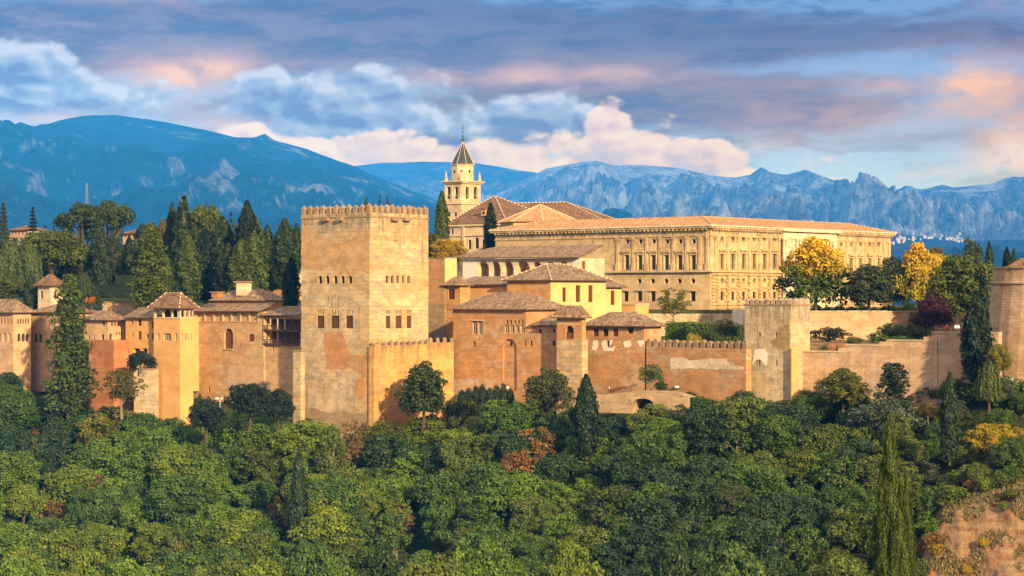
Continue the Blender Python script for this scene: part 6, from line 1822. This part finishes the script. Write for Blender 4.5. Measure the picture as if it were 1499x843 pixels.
for k in range(9):
    tree_px(f'shrub#{k % 3}', 'terrace_bush', 'bush', 1195 + k * 17, 446 + hr.uniform(-4, 4), 459, 472, 20, hr.choice([DK, MD, OL]), 'low bush under the palace trees', 'bushes under the palace trees')
tree_px('airy#2', 'broadleaf_tree', 'tree', 986, 418, 480, 460, 54, (.115, .115, .030), '', None, 'light feathery yellow green tree in front of the palace windows')
tree_px('airy#0', 'broadleaf_tree', 'tree', 1062, 464, 506, 424, 40, (.085, .085, .03), '', None, 'small feathery olive tree between the hedge and the pale turret')
tree_px('palm#2', 'small_palm', 'palm', 1072, 474, 508, 421, 24, (.05, .075, .02), '', None, 'small palm close to the pale turret, behind the merlons')
for cx, lab in ((1012, 'yellow flowering bush behind the merlons, nearer the lower hall'), (1020, 'yellow flowering bush behind the merlons, nearer the pale turret')):
    tree_px('spray#1', 'flowering_bush', 'bush', cx, 487 if cx == 1012 else 489, 506, 421, 16, (.26, .2, .015), '', None, lab)


# clipped hedges
def hedge(label, px0, px1, Y, top, base, depth, tint, seed):
    f = Facade(P2(px0, Y), P2(px1, Y - 4)); zt, zb = zz(top, Y), zz(base, Y)
    rng = np.random.default_rng(seed); L = f.L; H = zt - zb; n = int((L * H + L * depth) * 34)
    u = rng.uniform(0, L, n); s = rng.uniform(size=n); front = s < H / (H + depth)
    z = np.where(front, rng.uniform(0, H, n), H) + rng.normal(0, .05, n); d = np.where(front, 0, rng.uniform(0, depth, n)) + rng.normal(0, .05, n)
    lump = .12 * np.sin(u * 1.3 + seed) + .06 * np.sin(u * 3.7)
    p = np.stack([f.A.x + f.d.x * u - f.n.x * d, f.A.y + f.d.y * u - f.n.y * d, zb + z + lump * front * 0 + np.where(front, 0, lump)], 1)
    nr = np.where(front[:, None], np.array([f.n.x, f.n.y, .2]), np.array([0, 0, 1.]))
    loc = np.array([f.A.x, f.A.y, zb])
    me = leaves_mesh('hedge', p - loc, nr, np.full(n, .27), rng.uniform(.25, .75, n), (rng.uniform(size=n) < .1) * .5, rng, .3)
    o = bpy.data.objects.new('clipped_hedge', me); COL.objects.link(o); o.location = loc; o.color = (*tint, 1)
    tag(o, label, 'hedge', 'clipped hedges')
    mb = MB(); c = f.pt(L / 2, zb + H / 2 - .1, -depth / 2); mb.box(c, (f.d.x * (L / 2 - .1), f.d.y * (L / 2 - .1), 0), (f.n.x * (depth / 2 - .12), f.n.y * (depth / 2 - .12), 0), (0, 0, H / 2 - .05))
    w_ = mb.build('hedge_wood', [M['twig']], o); return o


M['twig'] = flat('hedge_twigs', (.02, .028, .012), .95, .4, 4)
hedge('long clipped bright green hedge above the merlons beside the lower hall', 973, 1010, 443, 472, 508, 3, (.10, .17, .02), 1)
hedge('tall block of clipped green hedge in the middle above the round headed merlons', 1004, 1036, 436, 473, 508, 3, (.11, .18, .02), 2)
hedge('clipped green hedge block nearest the pale turret', 1034, 1092, 439, 476, 508, 3, (.09, .15, .022), 3)
hedge('dark clipped hedge along the hill terrace above the garden wall', 138, 208, 520, 418, 436, 3, (.020, .036, .018), 4)
hedge('mid green clipped hedge higher on the hill terrace behind the dark one', 168, 212, 540, 404, 420, 3, (.04, .065, .018), 5)
for cx, w_, lab in ((194, 18, 'dark bush before the doorways, nearest the brick bastion'), (221, 16, 'dark bush before the doorways, nearest the lookout tower')):
    tree_px('shrub#0', 'round_bush', 'bush', cx, 520, 548, 459, w_, (.03, .05, .026), '', None, lab)

# --- trees and bushes standing out against the walls
G4 = None
tree_px('full#1', 'broadleaf_tree', 'tree', 620, 534, 622, 424, 70, (.050, .070, .018), '', G4, 'full round green tree against the wall right of the great tower foot')
tree_px('full#2', 'broadleaf_tree', 'tree', 802, 541, 612, 413, 60, (.070, .080, .022), '', G4, 'oval olive tree in front of the wall below the low annex')
tree_px('cypress#7', 'cypress_tree', 'tree', 858, 549, 668, 396, 34, (.022, .042, .018), '', G4, 'dark pointed cypress in the wood below the oratory turret')
tree_px('cypress#5', 'cypress_tree', 'tree', 1390, 546, 676, 352, 26, (.026, .046, .018), '', G4, 'dark pointed cypress in the wood below the highest wall section')
tree_px('airy#3', 'fig_tree', 'tree', 953, 531, 575, 411, 40, (.055, .10, .022), '', G4, 'small bright fig tree rooted at the wall above the stone arch')
tree_px('shrub#2', 'round_bush', 'bush', 968, 556, 574, 410, 22, (.04, .07, .018), '', G4, 'little bush at the foot of the fig tree')
tree_px('full#8', 'broadleaf_tree', 'tree', 1234, 540, 600, 390, 58, (.10, .11, .02), '', G4, 'bushy yellow green tree in front of the second stepped wall section')
tree_px('tall#3', 'broadleaf_tree', 'tree', 1308, 527, 610, 384, 46, (.020, .036, .022), '', G4, 'dark dense tree in front of the third stepped wall section')
tree_px('broad#5', 'broadleaf_tree', 'tree', 366, 558, 626, 425, 62, (.024, .040, .022), '', G4, 'dark round tree with a visible trunk below the gallery house')
tree_px('broad#6', 'broadleaf_tree', 'tree', 302, 584, 645, 420, 58, (.022, .038, .022), '', G4, 'dark round tree with a pale trunk below the lookout tower')
tree_px('broad#4', 'broadleaf_tree', 'tree', 408, 566, 632, 430, 40, (.018, .032, .020), '', G4, 'dark tree in the shade beside the buttress pier')
tree_px('airy#1', 'broadleaf_tree', 'tree', 178, 536, 610, 440, 62, (.085, .085, .024), '', G4, 'feathery olive tree in front of the brick bastion')
tree_px('broad#3', 'broadleaf_tree', 'tree', 206, 512, 545, 457, 36, (.024, .042, .026), '', G4, 'dark bush before the doorways of the orange house')
tree_px('willow#1', 'willow_tree', 'tree', 1448, 530, 600, 362, 44, (.085, .115, .03), '', G4, 'soft light green weeping tree below the stone bastion')
tree_px('cauli#1', 'broadleaf_tree', 'tree', 1462, 500, 560, 372, 40, (.16, .15, .02), '', G4, 'yellow green tree at the foot of the stone bastion')
for cx, top in ((686, 566), (697, 563), (706, 560), (716, 566), (727, 562), (737, 558), (676, 569), (747, 567)):
    tree_px('spray#2' if cx % 2 else 'spray#1', 'young_shrub', 'shrub', cx, top, 592, 419, 13, (.022, .038, .018), 'dark upright shrub at the wall foot below the twin window hall', 'upright shrubs below the twin window hall')

# the near cypress with two tips
tree_px('nearcyp#1', 'cypress_tree', 'tree', 1302, 626, None, 150, 42, (.060, .088, .013), '', None, 'near tall olive green cypress rising from the lower edge, main spire')
tree_px('nearcyp#2', 'cypress_tree', 'tree', 1327, 704, None, 150.6, 25, (.052, .076, .013), '', None, 'shorter second spire beside the near tall cypress')
tree_px('nearcyp#3', 'cypress_tree', 'tree', 1316, 752, None, 149, 36, (.066, .096, .013), '', None, 'low bushy cypress growth in front of the two near spires')

# ------------------------------------------------------------------ the wood on the slope
BLOCK = []   # pixels of single trees in the wood: keep scattered ones off them
for r_, look, px, pyt, pym, lab in TREES:
    if lab and r_.location.y < 440 and r_.location.y > 300: BLOCK.append((r_.location.x, r_.location.y, 3.2))
fr = random.Random(77)
KIND_LOOK = {'broad': 'round', 'cauli': 'billowing', 'airy': 'airy', 'tall': 'upright', 'spruce': 'conical', 'willow': 'feathery', 'cypress': 'columnar', 'shrub': 'low'}


def tint_for(px, py):
    """leaf colour and colour word by area of the wood"""
    r = fr.random()
    if px < 130 and py < 690: c = [(BL, 'dark blue green', .5), (MD, 'mid green', .25), (OL, 'olive', .15), (RU, 'rusty', .1)]
    elif px < 480 and py > 620: c = [(GR, 'fresh green', .34), (YG, 'yellow green', .28), (MD, 'mid green', .26), (OL, 'olive', .06), (BR, 'brownish', .06)]
    elif px < 480: c = [(DK, 'dark green', .5), (MD, 'mid green', .3), (OL, 'olive', .2)]
    elif px < 880: c = [(MD, 'mid green', .28), (GR, 'fresh green', .18), (OL, 'olive', .22), (DK, 'dark green', .14), (YG, 'yellow green', .08), (RU, 'rusty', .06), (BR, 'brownish', .04)]
    elif px < 1290: c = [(BL, 'dark blue green', .30), (MD, 'mid green', .36), (DK, 'dark green', .16), (OL, 'olive', .10), (GR, 'fresh green', .08)]
    else: c = [(OL, 'olive', .26), (GY, 'grey green', .24), (MD, 'mid green', .24), (YG, 'yellow green', .12), (BR, 'brownish', .14)]
    for t, nme, p in c:
        if r < p: return t, nme
        r -= p
    return c[0][0], c[0][1]


pts = []
y = 482.0
row = 0
while y > 338:
    s = 6.6
    x = -126.0 + (row % 2) * s / 2
    while x < 118:
        px, py_ = x + fr.uniform(-1.9, 1.9), y + fr.uniform(-1.8, 1.8)
        q = CX + FPX * px / py_
        yw = wall_y(q)
        if -40 < q < 1540 and py_ < yw - 4.2 - (4 if q > 1150 else 0):
            pts.append((px, py_))
        x += s
    y -= 5.8; row += 1
GW = 'trees of the wood on the slope'
WOOD = []
for x, y in pts:
    z = terrain(x, y); q = CX + FPX * x / y; d = wall_y(q) - y
    if any((x - a) ** 2 + (y - b) ** 2 < r * r for a, b, r in BLOCK): continue
    if q > 1338 and 324 < y < 345: continue
    h = fr.uniform(8.6, 13.2); fam = fr.choices(['broad', 'cauli', 'airy', 'tall'], [.26, .46, .16, .12])[0]
    if d < 9: h = fr.uniform(5.0, 8.0)
    elif d < 16: h *= .8
    if q > 1330: h *= .55
    # trees whose crown would rise over the frame of wall faces are kept low
    lim = interp(q, [(0, 536), (60, 548), (130, 575), (225, 598), (262, 608), (300, 588), (345, 580), (430, 602), (470, 588), (500, 594), (545, 612), (590, 594), (660, 572), (740, 576), (815, 588), (870, 592), (930, 586), (1000, 576), (1090, 568), (1160, 562), (1300, 568), (1400, 552), (1499, 538)])
    pyt = HY - FPX * (z + h) / y
    if pyt < lim: h = (HY - lim + fr.uniform(-14, 0)) / FPX * y - z
    if h < 2.2: continue
    pym = HY - FPX * (z + h * .6) / y
    if HY - FPX * (z + h) / y > 868: continue
    t, word = tint_for(q, pym)
    w_ = h * fr.uniform(.78, 1.1) if fam not in ('tall', 'airy') else h * fr.uniform(.55, .7)
    w_ = max(w_, 4.0); w_ = min(w_, 12.5)
    if word in ('rusty', 'brownish'): fam = 'airy'; w_ *= .9
    num = fr.randrange(4)
    size = 'small' if h < 6 else ('tall' if h > 9.8 else 'middling')
    WOOD.append((f'{fam}#{num}', x, y, z - .2, h, w_, t, f'{size} {word} {KIND_LOOK[fam]} tree', False))
# near trees of the valley floor below the frame's edge
for k in range(34):
    q = -20 + 1330 * k / 33 + fr.uniform(-14, 14); y = fr.uniform(322, 338); x = kx(q) * y; z = terrain(x, y)
    top = fr.uniform(778, 836); h = zz(top, y) - z
    if h < 4: h = 5
    t, word = tint_for(q, 820); fam = fr.choice(['cauli', 'cauli', 'broad'])
    WOOD.append((f'{fam}#{fr.randrange(4)}', x, y, z - .2, h, min(10.5, h * .85), t, f'big {word} {KIND_LOOK[fam]} tree', False))
# autumn and yellow accents seen in the photograph
acc = [(452, 648, 404, 60, YG, 'bright yellow green'), (300, 650, 404, 76, (.085, .12, .018), 'bright green'), (395, 645, 406, 84, (.09, .12, .018), 'bright green'), (160, 588, 428, 88, (.13, .14, .018), 'yellow topped green'),
       (200, 690, 392, 26, (.24, .2, .015), 'little bright yellow'), (140, 690, 394, 52, RU, 'rusty brown'), (58, 622, 424, 34, RU, 'rusty brown'), (362, 720, 386, 34, RU, 'rusty brown'), (560, 612, 412, 74, (.085, .10, .018), 'yellow green'),
       (632, 640, 402, 42, (.14, .10, .02), 'golden brown'), (700, 604, 410, 60, (.085, .095, .024), 'olive'), (580, 742, 384, 60, (.15, .09, .025), 'coppery'), (690, 752, 380, 52, (.14, .145, .018), 'yellow green'),
       (478, 738, 386, 50, (.13, .10, .025), 'golden brown'), (795, 655, 396, 24, (.07, .13, .02), 'vivid green'), (760, 668, 394, 32, (.06, .12, .02), 'vivid green'), (1210, 736, 370, 40, (.15, .13, .03), 'golden olive'),
       (1240, 620, 388, 50, (.04, .055, .02), 'dark'), (1456, 614, 352, 62, (.30, .24, .02), 'bright yellow'), (1490, 620, 350, 40, (.22, .17, .025), 'yellow'), (1255, 715, 366, 40, (.085, .10, .07), 'silvery grey green'),
       (1310, 618, 380, 60, (.10, .11, .022), 'yellow green'), (1170, 782, 362, 56, (.12, .125, .03), 'yellow green'), (1100, 796, 360, 52, (.11, .12, .03), 'yellow green'), (1005, 752, 372, 90, (.055, .095, .02), 'fresh green'),
       (900, 700, 382, 110, (.06, .085, .02), 'fresh green'), (1080, 704, 380, 76, (.05, .062, .024), 'olive'), (1000, 822, 350, 40, (.13, .14, .03), 'yellow green'), (640, 800, 362, 60, (.035, .06, .02), 'mid green'), (60, 800, 366, 60, (.06, .09, .02), 'fresh green')]
for cx, top, Y, wpx, t, word in acc:
    fam = 'airy' if word in ('rusty brown', 'golden brown', 'coppery', 'silvery grey green', 'little bright yellow', 'yellow') else 'cauli'
    best = None
    for k in range(60):
        Y = 345 + (wall_y(cx) - 350) * k / 59
        x = kx(cx) * Y; h = zz(top, Y) - terrain(x, Y); w_ = wpx / FPX * Y * 1.08
        e = abs(h - max(3.2, w_ * (1.2 if fam == 'airy' else 1.0)))
        if best is None or e < best[0]: best = (e, x, Y, h, w_)
    e, x, Y, h, w_ = best
    WOOD.append((f'{fam}#{fr.randrange(4)}', x, Y, terrain(x, Y) - .2, max(h, 3.2), w_, t, f'{word} {KIND_LOOK[fam]} tree', True))
# keep the trees that show: nearest first, each hides what stands behind it
WOOD.sort(key=lambda a: a[2])
cov = np.zeros((300, 520), bool); kept = []
for a in WOOD:
    _, x, y, z, h, w_, *_r = a
    cx, cy = CX + FPX * x / y, HY - FPX * (z + h * .56) / y
    rx, ry = w_ / 2 / y * FPX, h * .42 / y * FPX
    if cx + rx < 3 or cx - rx > 1496 or cy - ry > 840 or cy + ry < 3: continue
    jj, ii = np.mgrid[max(0, int((cy - ry) / 3)):min(300, int((cy + ry) / 3) + 1), max(0, int((cx - rx) / 3)):min(520, int((cx + rx) / 3) + 1)]
    m_ = (((ii * 3 + 1.5 - cx) / rx) ** 2 + ((jj * 3 + 1.5 - cy) / ry) ** 2 < 1) & (jj < 281) & (ii < 500)
    if not m_.any(): continue
    see = (~cov[jj[m_], ii[m_]]).sum()
    frac = see / max(1, math.pi * rx * ry / 9)
    if frac > .13 or a[-1]:
        cov[jj[m_], ii[m_]] = True; kept.append((see + (1e6 if a[-1] else 0), a))
kept.sort(key=lambda t: -t[0])
for _, (kd, x, y, z, h, w_, t, look, _f) in kept[:238]:
    tree(kd, 'broadleaf_tree', 'tree', x, y, z, h, w_, t, look, GW, tilt=fr.uniform(-.05, .05))
print('wood candidates', len(WOOD), 'visible', len(kept))
tree_px('slim#2', 'cypress_tree', 'tree', 437, 664, None, 392, 26, (.03, .052, .024), '', None, 'dim slender cypress in the lower wood below the great tower')
# shrubs over the earth bank and the right hand slope
GS = 'shrubs on the bank above the bare earth'
for k in range(46):
    q = fr.uniform(1345, 1520); y = fr.uniform(343, 360); x = kx(q) * y
    h = fr.uniform(1.6, 3.6); t, word = tint_for(1400, 700)
    fam = fr.choice(['shrub', 'shrub', 'spray'])
    tree(f'{fam}#{fr.randrange(3)}', 'slope_shrub', 'shrub', x, y, terrain(x, y) - .15, h, h * fr.uniform(1.0, 1.5), t, f'{word} {"wiry" if fam == "spray" else "dense"} shrub', GS)
GB = 'shrubs along the edge of the bare earth'
for k in range(20):
    q = 1335 + fr.uniform(0, 34) + k * .6; y = fr.uniform(322, 338); x = kx(q) * y; h = fr.uniform(1.4, 3.0)
    t, word = fr.choice([(YE, 'yellow'), (RU, 'rust red'), (GR, 'green'), (OL, 'olive'), (GY, 'grey green')])
    tree(f'shrub#{fr.randrange(3)}', 'slope_shrub', 'shrub', x, y, terrain(x, y) - .15, h, h * 1.2, t, f'{word} shrub', GB)
for cx, cy, Y, w_, t, word in ((1440, 800, 330, 22, YE, 'yellow'), (1470, 760, 334, 18, OL, 'olive'), (1480, 720, 337, 26, OL, 'olive'), (1415, 815, 328, 18, YE, 'yellow'), (1250, 828, 340, 60, RU, 'rust red')):
    x = kx(cx) * Y; z = terrain(x, Y); tree('spray#0', 'slope_shrub', 'shrub', x, Y, z - .2, 1.6, w_ / FPX * Y, t, f'{word} wiry shrub', GB)

GF = 'shrubs at the foot of the walls'
for k in range(96):
    q = -10 + 1500 * (k + fr.uniform(.1, .9)) / 96
    if 927 < q < 958 or 545 < q < 560: continue
    y = wall_y(q) - 3.2 - fr.uniform(.3, 3.6) - (15 if 866 < q < 1010 else 0) - (2.5 if 1090 < q < 1165 or q > 1440 else 0); x = kx(q) * y
    h = fr.uniform(1.5, 3.4) * (1.5 if q > 1165 else 1); t, word = tint_for(q if q < 1290 else 1200, 600); fam = fr.choice(['shrub', 'shrub', 'spray'])
    tree(f'{fam}#{fr.randrange(3)}', 'wall_shrub', 'shrub', x, y, terrain(x, y) - .2, h, h * fr.uniform(1.1, 1.7), t, f'{word} {"wiry" if fam == "spray" else "dense"} shrub', GF)


# low undergrowth over the whole slope: nobody could count it
def undergrowth():
    rng = np.random.default_rng(9); n = 52000
    q = rng.uniform(-60, 1560, n); Y = rng.uniform(334, 446, n)
    P_, T_ = [], []
    for a, b in zip(q, Y):
        yw = wall_y(a)
        if b > yw - .4 or (a > 1336 and 322 < b < 343): continue
        x = kx(a) * b
        k = mnoise.noise(Vector((x * .12, b * .12, 5)))
        P_.append((x, b, terrain(x, b) + abs(rng.normal(0, .35)) * (1 + k))); T_.append(.45 + .3 * k)
    P_ = np.array(P_); m_ = len(P_)
    me = leaves_mesh('undergrowth', P_, np.tile([0, -.3, 1.], (m_, 1)), np.full(m_, .62), np.array(T_) + rng.normal(0, .15, m_), (rng.uniform(size=m_) < .2) * .7, rng, .5)
    o = bpy.data.objects.new('undergrowth', me); COL.objects.link(o); o.color = (.030, .045, .014, 1)
    tag(o, 'low tangled undergrowth covering the slope', 'undergrowth', kind='stuff')


undergrowth()


def dry_grass():
    rng = np.random.default_rng(19); P_, T_ = [], []
    for _ in range(20000):
        q, b = rng.uniform(1336, 1540), rng.uniform(323, 347); x = kx(q) * b
        k = mnoise.noise(Vector((x * .16, b * .16, 2)))
        if k < .0 - .5 * (b > 338): continue
        P_.append((x, b, terrain(x, b) + abs(rng.normal(0, .22)))); T_.append(.5 + .4 * k)
    P_ = np.array(P_); m_ = len(P_)
    me = leaves_mesh('dry_grass', P_, np.tile([0, -.8, .5], (m_, 1)), np.full(m_, .38), np.array(T_) + rng.normal(0, .15, m_), (rng.uniform(size=m_) < .3) * .7, rng, .9, 1.7)
    o = bpy.data.objects.new('dry_grass', me); COL.objects.link(o); o.color = (.15, .12, .055, 1)
    tag(o, 'tufts of dry grass on the bare earth bank', 'grass', kind='stuff')


dry_grass()

# ------------------------------------------------------------------ small things
def floodlight(cx, py_top, Y, label):
    Y = wall_y(cx) - 5
    while zz(py_top, Y) - terrain(kx(cx) * Y, Y) > 3.4 and Y < wall_y(cx) - 1.2: Y += .4
    x = kx(cx) * Y; z = terrain(x, Y); zt = zz(py_top, Y)
    root = empty('floodlight_post', (x, Y, z), label, 'floodlight', 'floodlight posts at the wall foot')
    mb = MB(); mb.lathe((x, Y, z - .2), [(.16, 0), (.14, .3), (.09, .5), (.07, zt - z + .2), (0, zt - z + .2)], 8); mb.build('post', [M['metal']], root)
    for s in (-1, 1):
        mb = MB(); mb.box((x + s * .62, Y - .1, zt), (.36, .05, 0), (-.04, .26, 0), (0, 0, .2)); mb.box((x + s * .3, Y, zt - .05), (.3, 0, 0), (0, .05, 0), (0, 0, .05)); mb.build('lamp_head', [M['metal']], root)


for cx, top, Y, lab in ((661, 563, 412, 'white twin floodlight on a post beside the full round tree'), (738, 567, 412, 'white twin floodlight under the blind arch'), (322, 583, 414, 'floodlight post between the two dark round trees below the gallery house'),
                        (898, 567, 408, 'low floodlight beside the stone arch ramp'), (1474, 556, 354, 'floodlight post below the stone bastion'), (995, 566, 405, 'low floodlight at the far end of the arch ramp')):
    floodlight(cx, top, Y, lab)


def person(px, py_feet, Y, shirt, legs, label, lean=0.0):
    f = P(px, py_feet, Y); J = {}
    root = None
    vs = [((0, 0, .95), .15), ((0, 0, 1.2), .16), ((0, .02, 1.42), .15), ((0, .02, 1.52), .06), ((0, .0, 1.64), .105), ((0, 0, 1.74), .08),
          ((-.1, 0, .9), .10), ((-.11, .02, .5), .07), ((-.12, 0, .08), .05), ((-.12, -.14, .03), .045), ((.1, 0, .9), .10), ((.11, .02, .5), .07), ((.12, 0, .08), .05), ((.12, -.14, .03), .045),
          ((-.2, 0, 1.4), .06), ((-.26, -.02, 1.12), .045), ((-.22, -.14, .9), .035), ((.2, 0, 1.4), .06), ((.26, -.02, 1.12), .045), ((.22, -.14 - lean, .92 + lean), .035)]
    es = [(0, 1), (1, 2), (2, 3), (3, 4), (4, 5), (0, 6), (6, 7), (7, 8), (8, 9), (0, 10), (10, 11), (11, 12), (12, 13), (2, 14), (14, 15), (15, 16), (2, 17), (17, 18), (18, 19)]
    me = bpy.data.meshes.new('person'); me.from_pydata([v for v, _ in vs], es, [])
    o = bpy.data.objects.new('person', me); COL.objects.link(o); o.location = f
    md = o.modifiers.new('skin', 'SKIN')
    for d, (_, r) in zip(me.skin_vertices[0].data, vs): d.radius = (r, r)
    me.skin_vertices[0].data[0].use_root = True
    ss = o.modifiers.new('sub', 'SUBSURF'); ss.levels = ss.render_levels = 1
    m_, n = new_mat('clothes_' + label.split()[1])
    z = n.sep(n.new('ShaderNodeTexCoord').outputs['Object'])[2]
    c = n.mix(n.step(z, .92, .96), legs, n.mix(n.step(z, 1.5, 1.53), shirt, n.mix(n.step(z, 1.68, 1.71), (.45, .27, .18), (.05, .03, .02))))
    finish(n, c, .85); me.materials.append(m_)
    tag(o, label, 'person', 'visitors on the terrace lookout')


for px, sh, lg, lab in ((1386, (.5, .1, .08), (.04, .05, .09), 'person in red shirt standing at the terrace lookout'), (1399, (.6, .6, .58), (.05, .05, .06), 'person in white shirt looking over the terrace wall'),
                        (1403, (.5, .5, .55), (.10, .09, .07), 'person in pale grey shirt beside the white shirted one'), (1412, (.12, .2, .4), (.04, .04, .05), 'person in blue shirt at the terrace lookout')):
    person(px, 488, 389.5, sh, lg, lab)

# tall mast far on the hill
M['mast_grey'] = flat('mast_grey', (.14, .16, .18), .6, .1, 2, .3)


def mast():
    b = P(127, 330, 900); t = P(127, 268, 900); root = empty('lattice_mast', b, 'thin lattice radio mast far behind the umbrella pines', 'mast'); h = t.z - b.z
    mb = MB()
    for sx, sy in ((-1, -1), (1, -1), (1, 1), (-1, 1)): mb.tube([b + Vector((sx * 1.0, sy * 1.0, -8)), t + Vector((sx * .25, sy * .25, 0))], [.11, .08], 5)
    for k in range(14):
        q = k / 14; z0 = b.z + h * q; w0 = 1.0 - .75 * q
        mb.tube([(b.x - w0, b.y - w0, z0), (b.x + w0 * .94, b.y - w0 * .94, z0 + h / 14)], [.06, .06], 4); mb.tube([(b.x + w0, b.y - w0, z0), (b.x - w0 * .94, b.y - w0 * .94, z0 + h / 14)], [.06, .06], 4)
    mb.build('lattice', [M['mast_grey']], root)


mast()

# white village houses far away on the foothills
def village():
    rng = random.Random(31)
    shapes = []
    for k in range(3):
        mb = MB(); a, b, h = (9, 7, 5.5), (12, 8, 7), (8, 8, 9)
        w_, d_, h_ = (a, b, h)[k]
        mb.box((0, 0, h_ / 2 - 2), (w_ / 2, 0, 0), (0, d_ / 2, 0), (0, 0, h_ / 2 + 2))
        e = .5; z = h_; c = [Vector((-w_ / 2 - e, -d_ / 2 - e, z)), Vector((w_ / 2 + e, -d_ / 2 - e, z)), Vector((w_ / 2 + e, d_ / 2 + e, z)), Vector((-w_ / 2 - e, d_ / 2 + e, z))]
        r0, r1 = Vector((-w_ / 2, 0, z + 2)), Vector((w_ / 2, 0, z + 2))
        for f in ((c[0], c[1], r1, r0), (c[2], c[3], r0, r1), (c[1], c[2], r1), (c[3], c[0], r0)): mb.face(f, 1)
        for j in range(3): mb.box((-w_ / 3 + w_ / 3 * j, -d_ / 2, h_ * .55), (.6, 0, 0), (0, .05, 0), (0, 0, .8), 2)
        o = mb.build('village_house', [M['village'], M['roof_orange'], M['dark']]); shapes.append(o.data); bpy.data.objects.remove(o)
    dg = bpy.context.evaluated_depsgraph_get()
    for k in range(60):
        px = rng.choice([rng.gauss(1345, 16), rng.gauss(1385, 14), rng.gauss(1318, 8), rng.uniform(1300, 1420), rng.gauss(1402, 5)]); py = rng.gauss(350, 3.4)
        v = P(px, py, 1000).normalized()
        ok, loc, *_ = SC.ray_cast(dg, v * 3000, v)
        if not ok: continue
        o = bpy.data.objects.new('village_house', rng.choice(shapes)); COL.objects.link(o); o.location = loc; o.rotation_euler = (0, 0, rng.uniform(-.6, .6)); s = rng.uniform(.9, 1.7); o.scale = (s, s, s)
        tag(o, 'white house of the far village on the foothills', 'house', 'white houses of the far village')


M['village'] = flat('village_white', (.48, .46, .44), .9, .06, .2)
village()

# ------------------------------------------------------------------ labels for the trees of the wood and other repeats: look and place by landmarks
bpy.context.view_layer.update()
LMK = [(70, 'the pale palace'), (140, 'the tall poplar'), (215, 'the brick bastion'), (285, 'the lookout tower'), (385, 'the tall arched window'), (440, 'the wooden gallery'), (540, "the tower's shaded face"), (630, "the tower's sunlit face"), (705, 'the twin window'),
       (775, 'the blind arch'), (830, 'the low annex'), (890, 'the oratory turret'), (950, 'the lower hall'), (1010, 'the stone arch'), (1090, 'the round merlons'), (1180, 'the pale turret'), (1245, 'the lowest step'), (1340, 'the near cypress'), (1420, 'the shaggy cypress'), (9999, 'the stone bastion')]
ROWS = [(618, 'under the walls by'), (655, 'high slope below'), (695, 'upper slope below'), (735, 'mid slope below'), (775, 'lower slope below'), (9999, 'bottom edge below')]
todo = {}
for root, look, px, pyt, pym, lab in TREES:
    if lab: continue
    if root.get('group') == GW or root.get('group') in (GS, GB, GF): place = next(w for lim, w in ROWS if pyt < lim)
    else: place = 'behind' if root.get('group', '').startswith('background') else 'near'
    mark = next(w for lim, w in LMK if px < lim)
    if root.get('group') == 'background trees on the hilltop': mark = 'the umbrella pines' if px < 190 else ('the leaning poplar' if px < 245 else ('the cypress grove' if px < 370 else 'the cone shaped cypress'))
    if root.get('group', '').endswith('palace terrace'): mark = 'the brilliant orange tree' if px > 1310 else 'the round dark bush'
    if root.get('group', '').startswith('bushes under'): mark = 'the orange topped tree' if px < 1240 else 'the dark oval tree'
    if root.get('group') == 'half hidden trees within the grove': place, mark = 'at the back of', 'the cypress grove'
    if root.get('group') == 'upright shrubs below the twin window hall': place, mark = '', ''
    base = f'{look} {place} {mark}'.strip()
    todo.setdefault(base, []).append((px, root))
ORD = ['first', 'second', 'third', 'fourth', 'fifth', 'sixth', 'seventh', 'eighth', 'ninth', 'tenth', 'eleventh', 'twelfth', 'thirteenth', 'fourteenth', 'fifteenth', 'sixteenth']
for base, rs in todo.items():
    rs.sort(key=lambda t: t[0])
    for k, (px, r) in enumerate(rs):
        if len(rs) == 1: r['label'] = base
        elif len(rs) == 2: r['label'] = f"{('left', 'right')[k]} of two: {base}"
        else: r['label'] = f'{ORD[min(k, 15)]} from left: {base}'
print('trees', len(TREES), 'objects', len(bpy.data.objects))
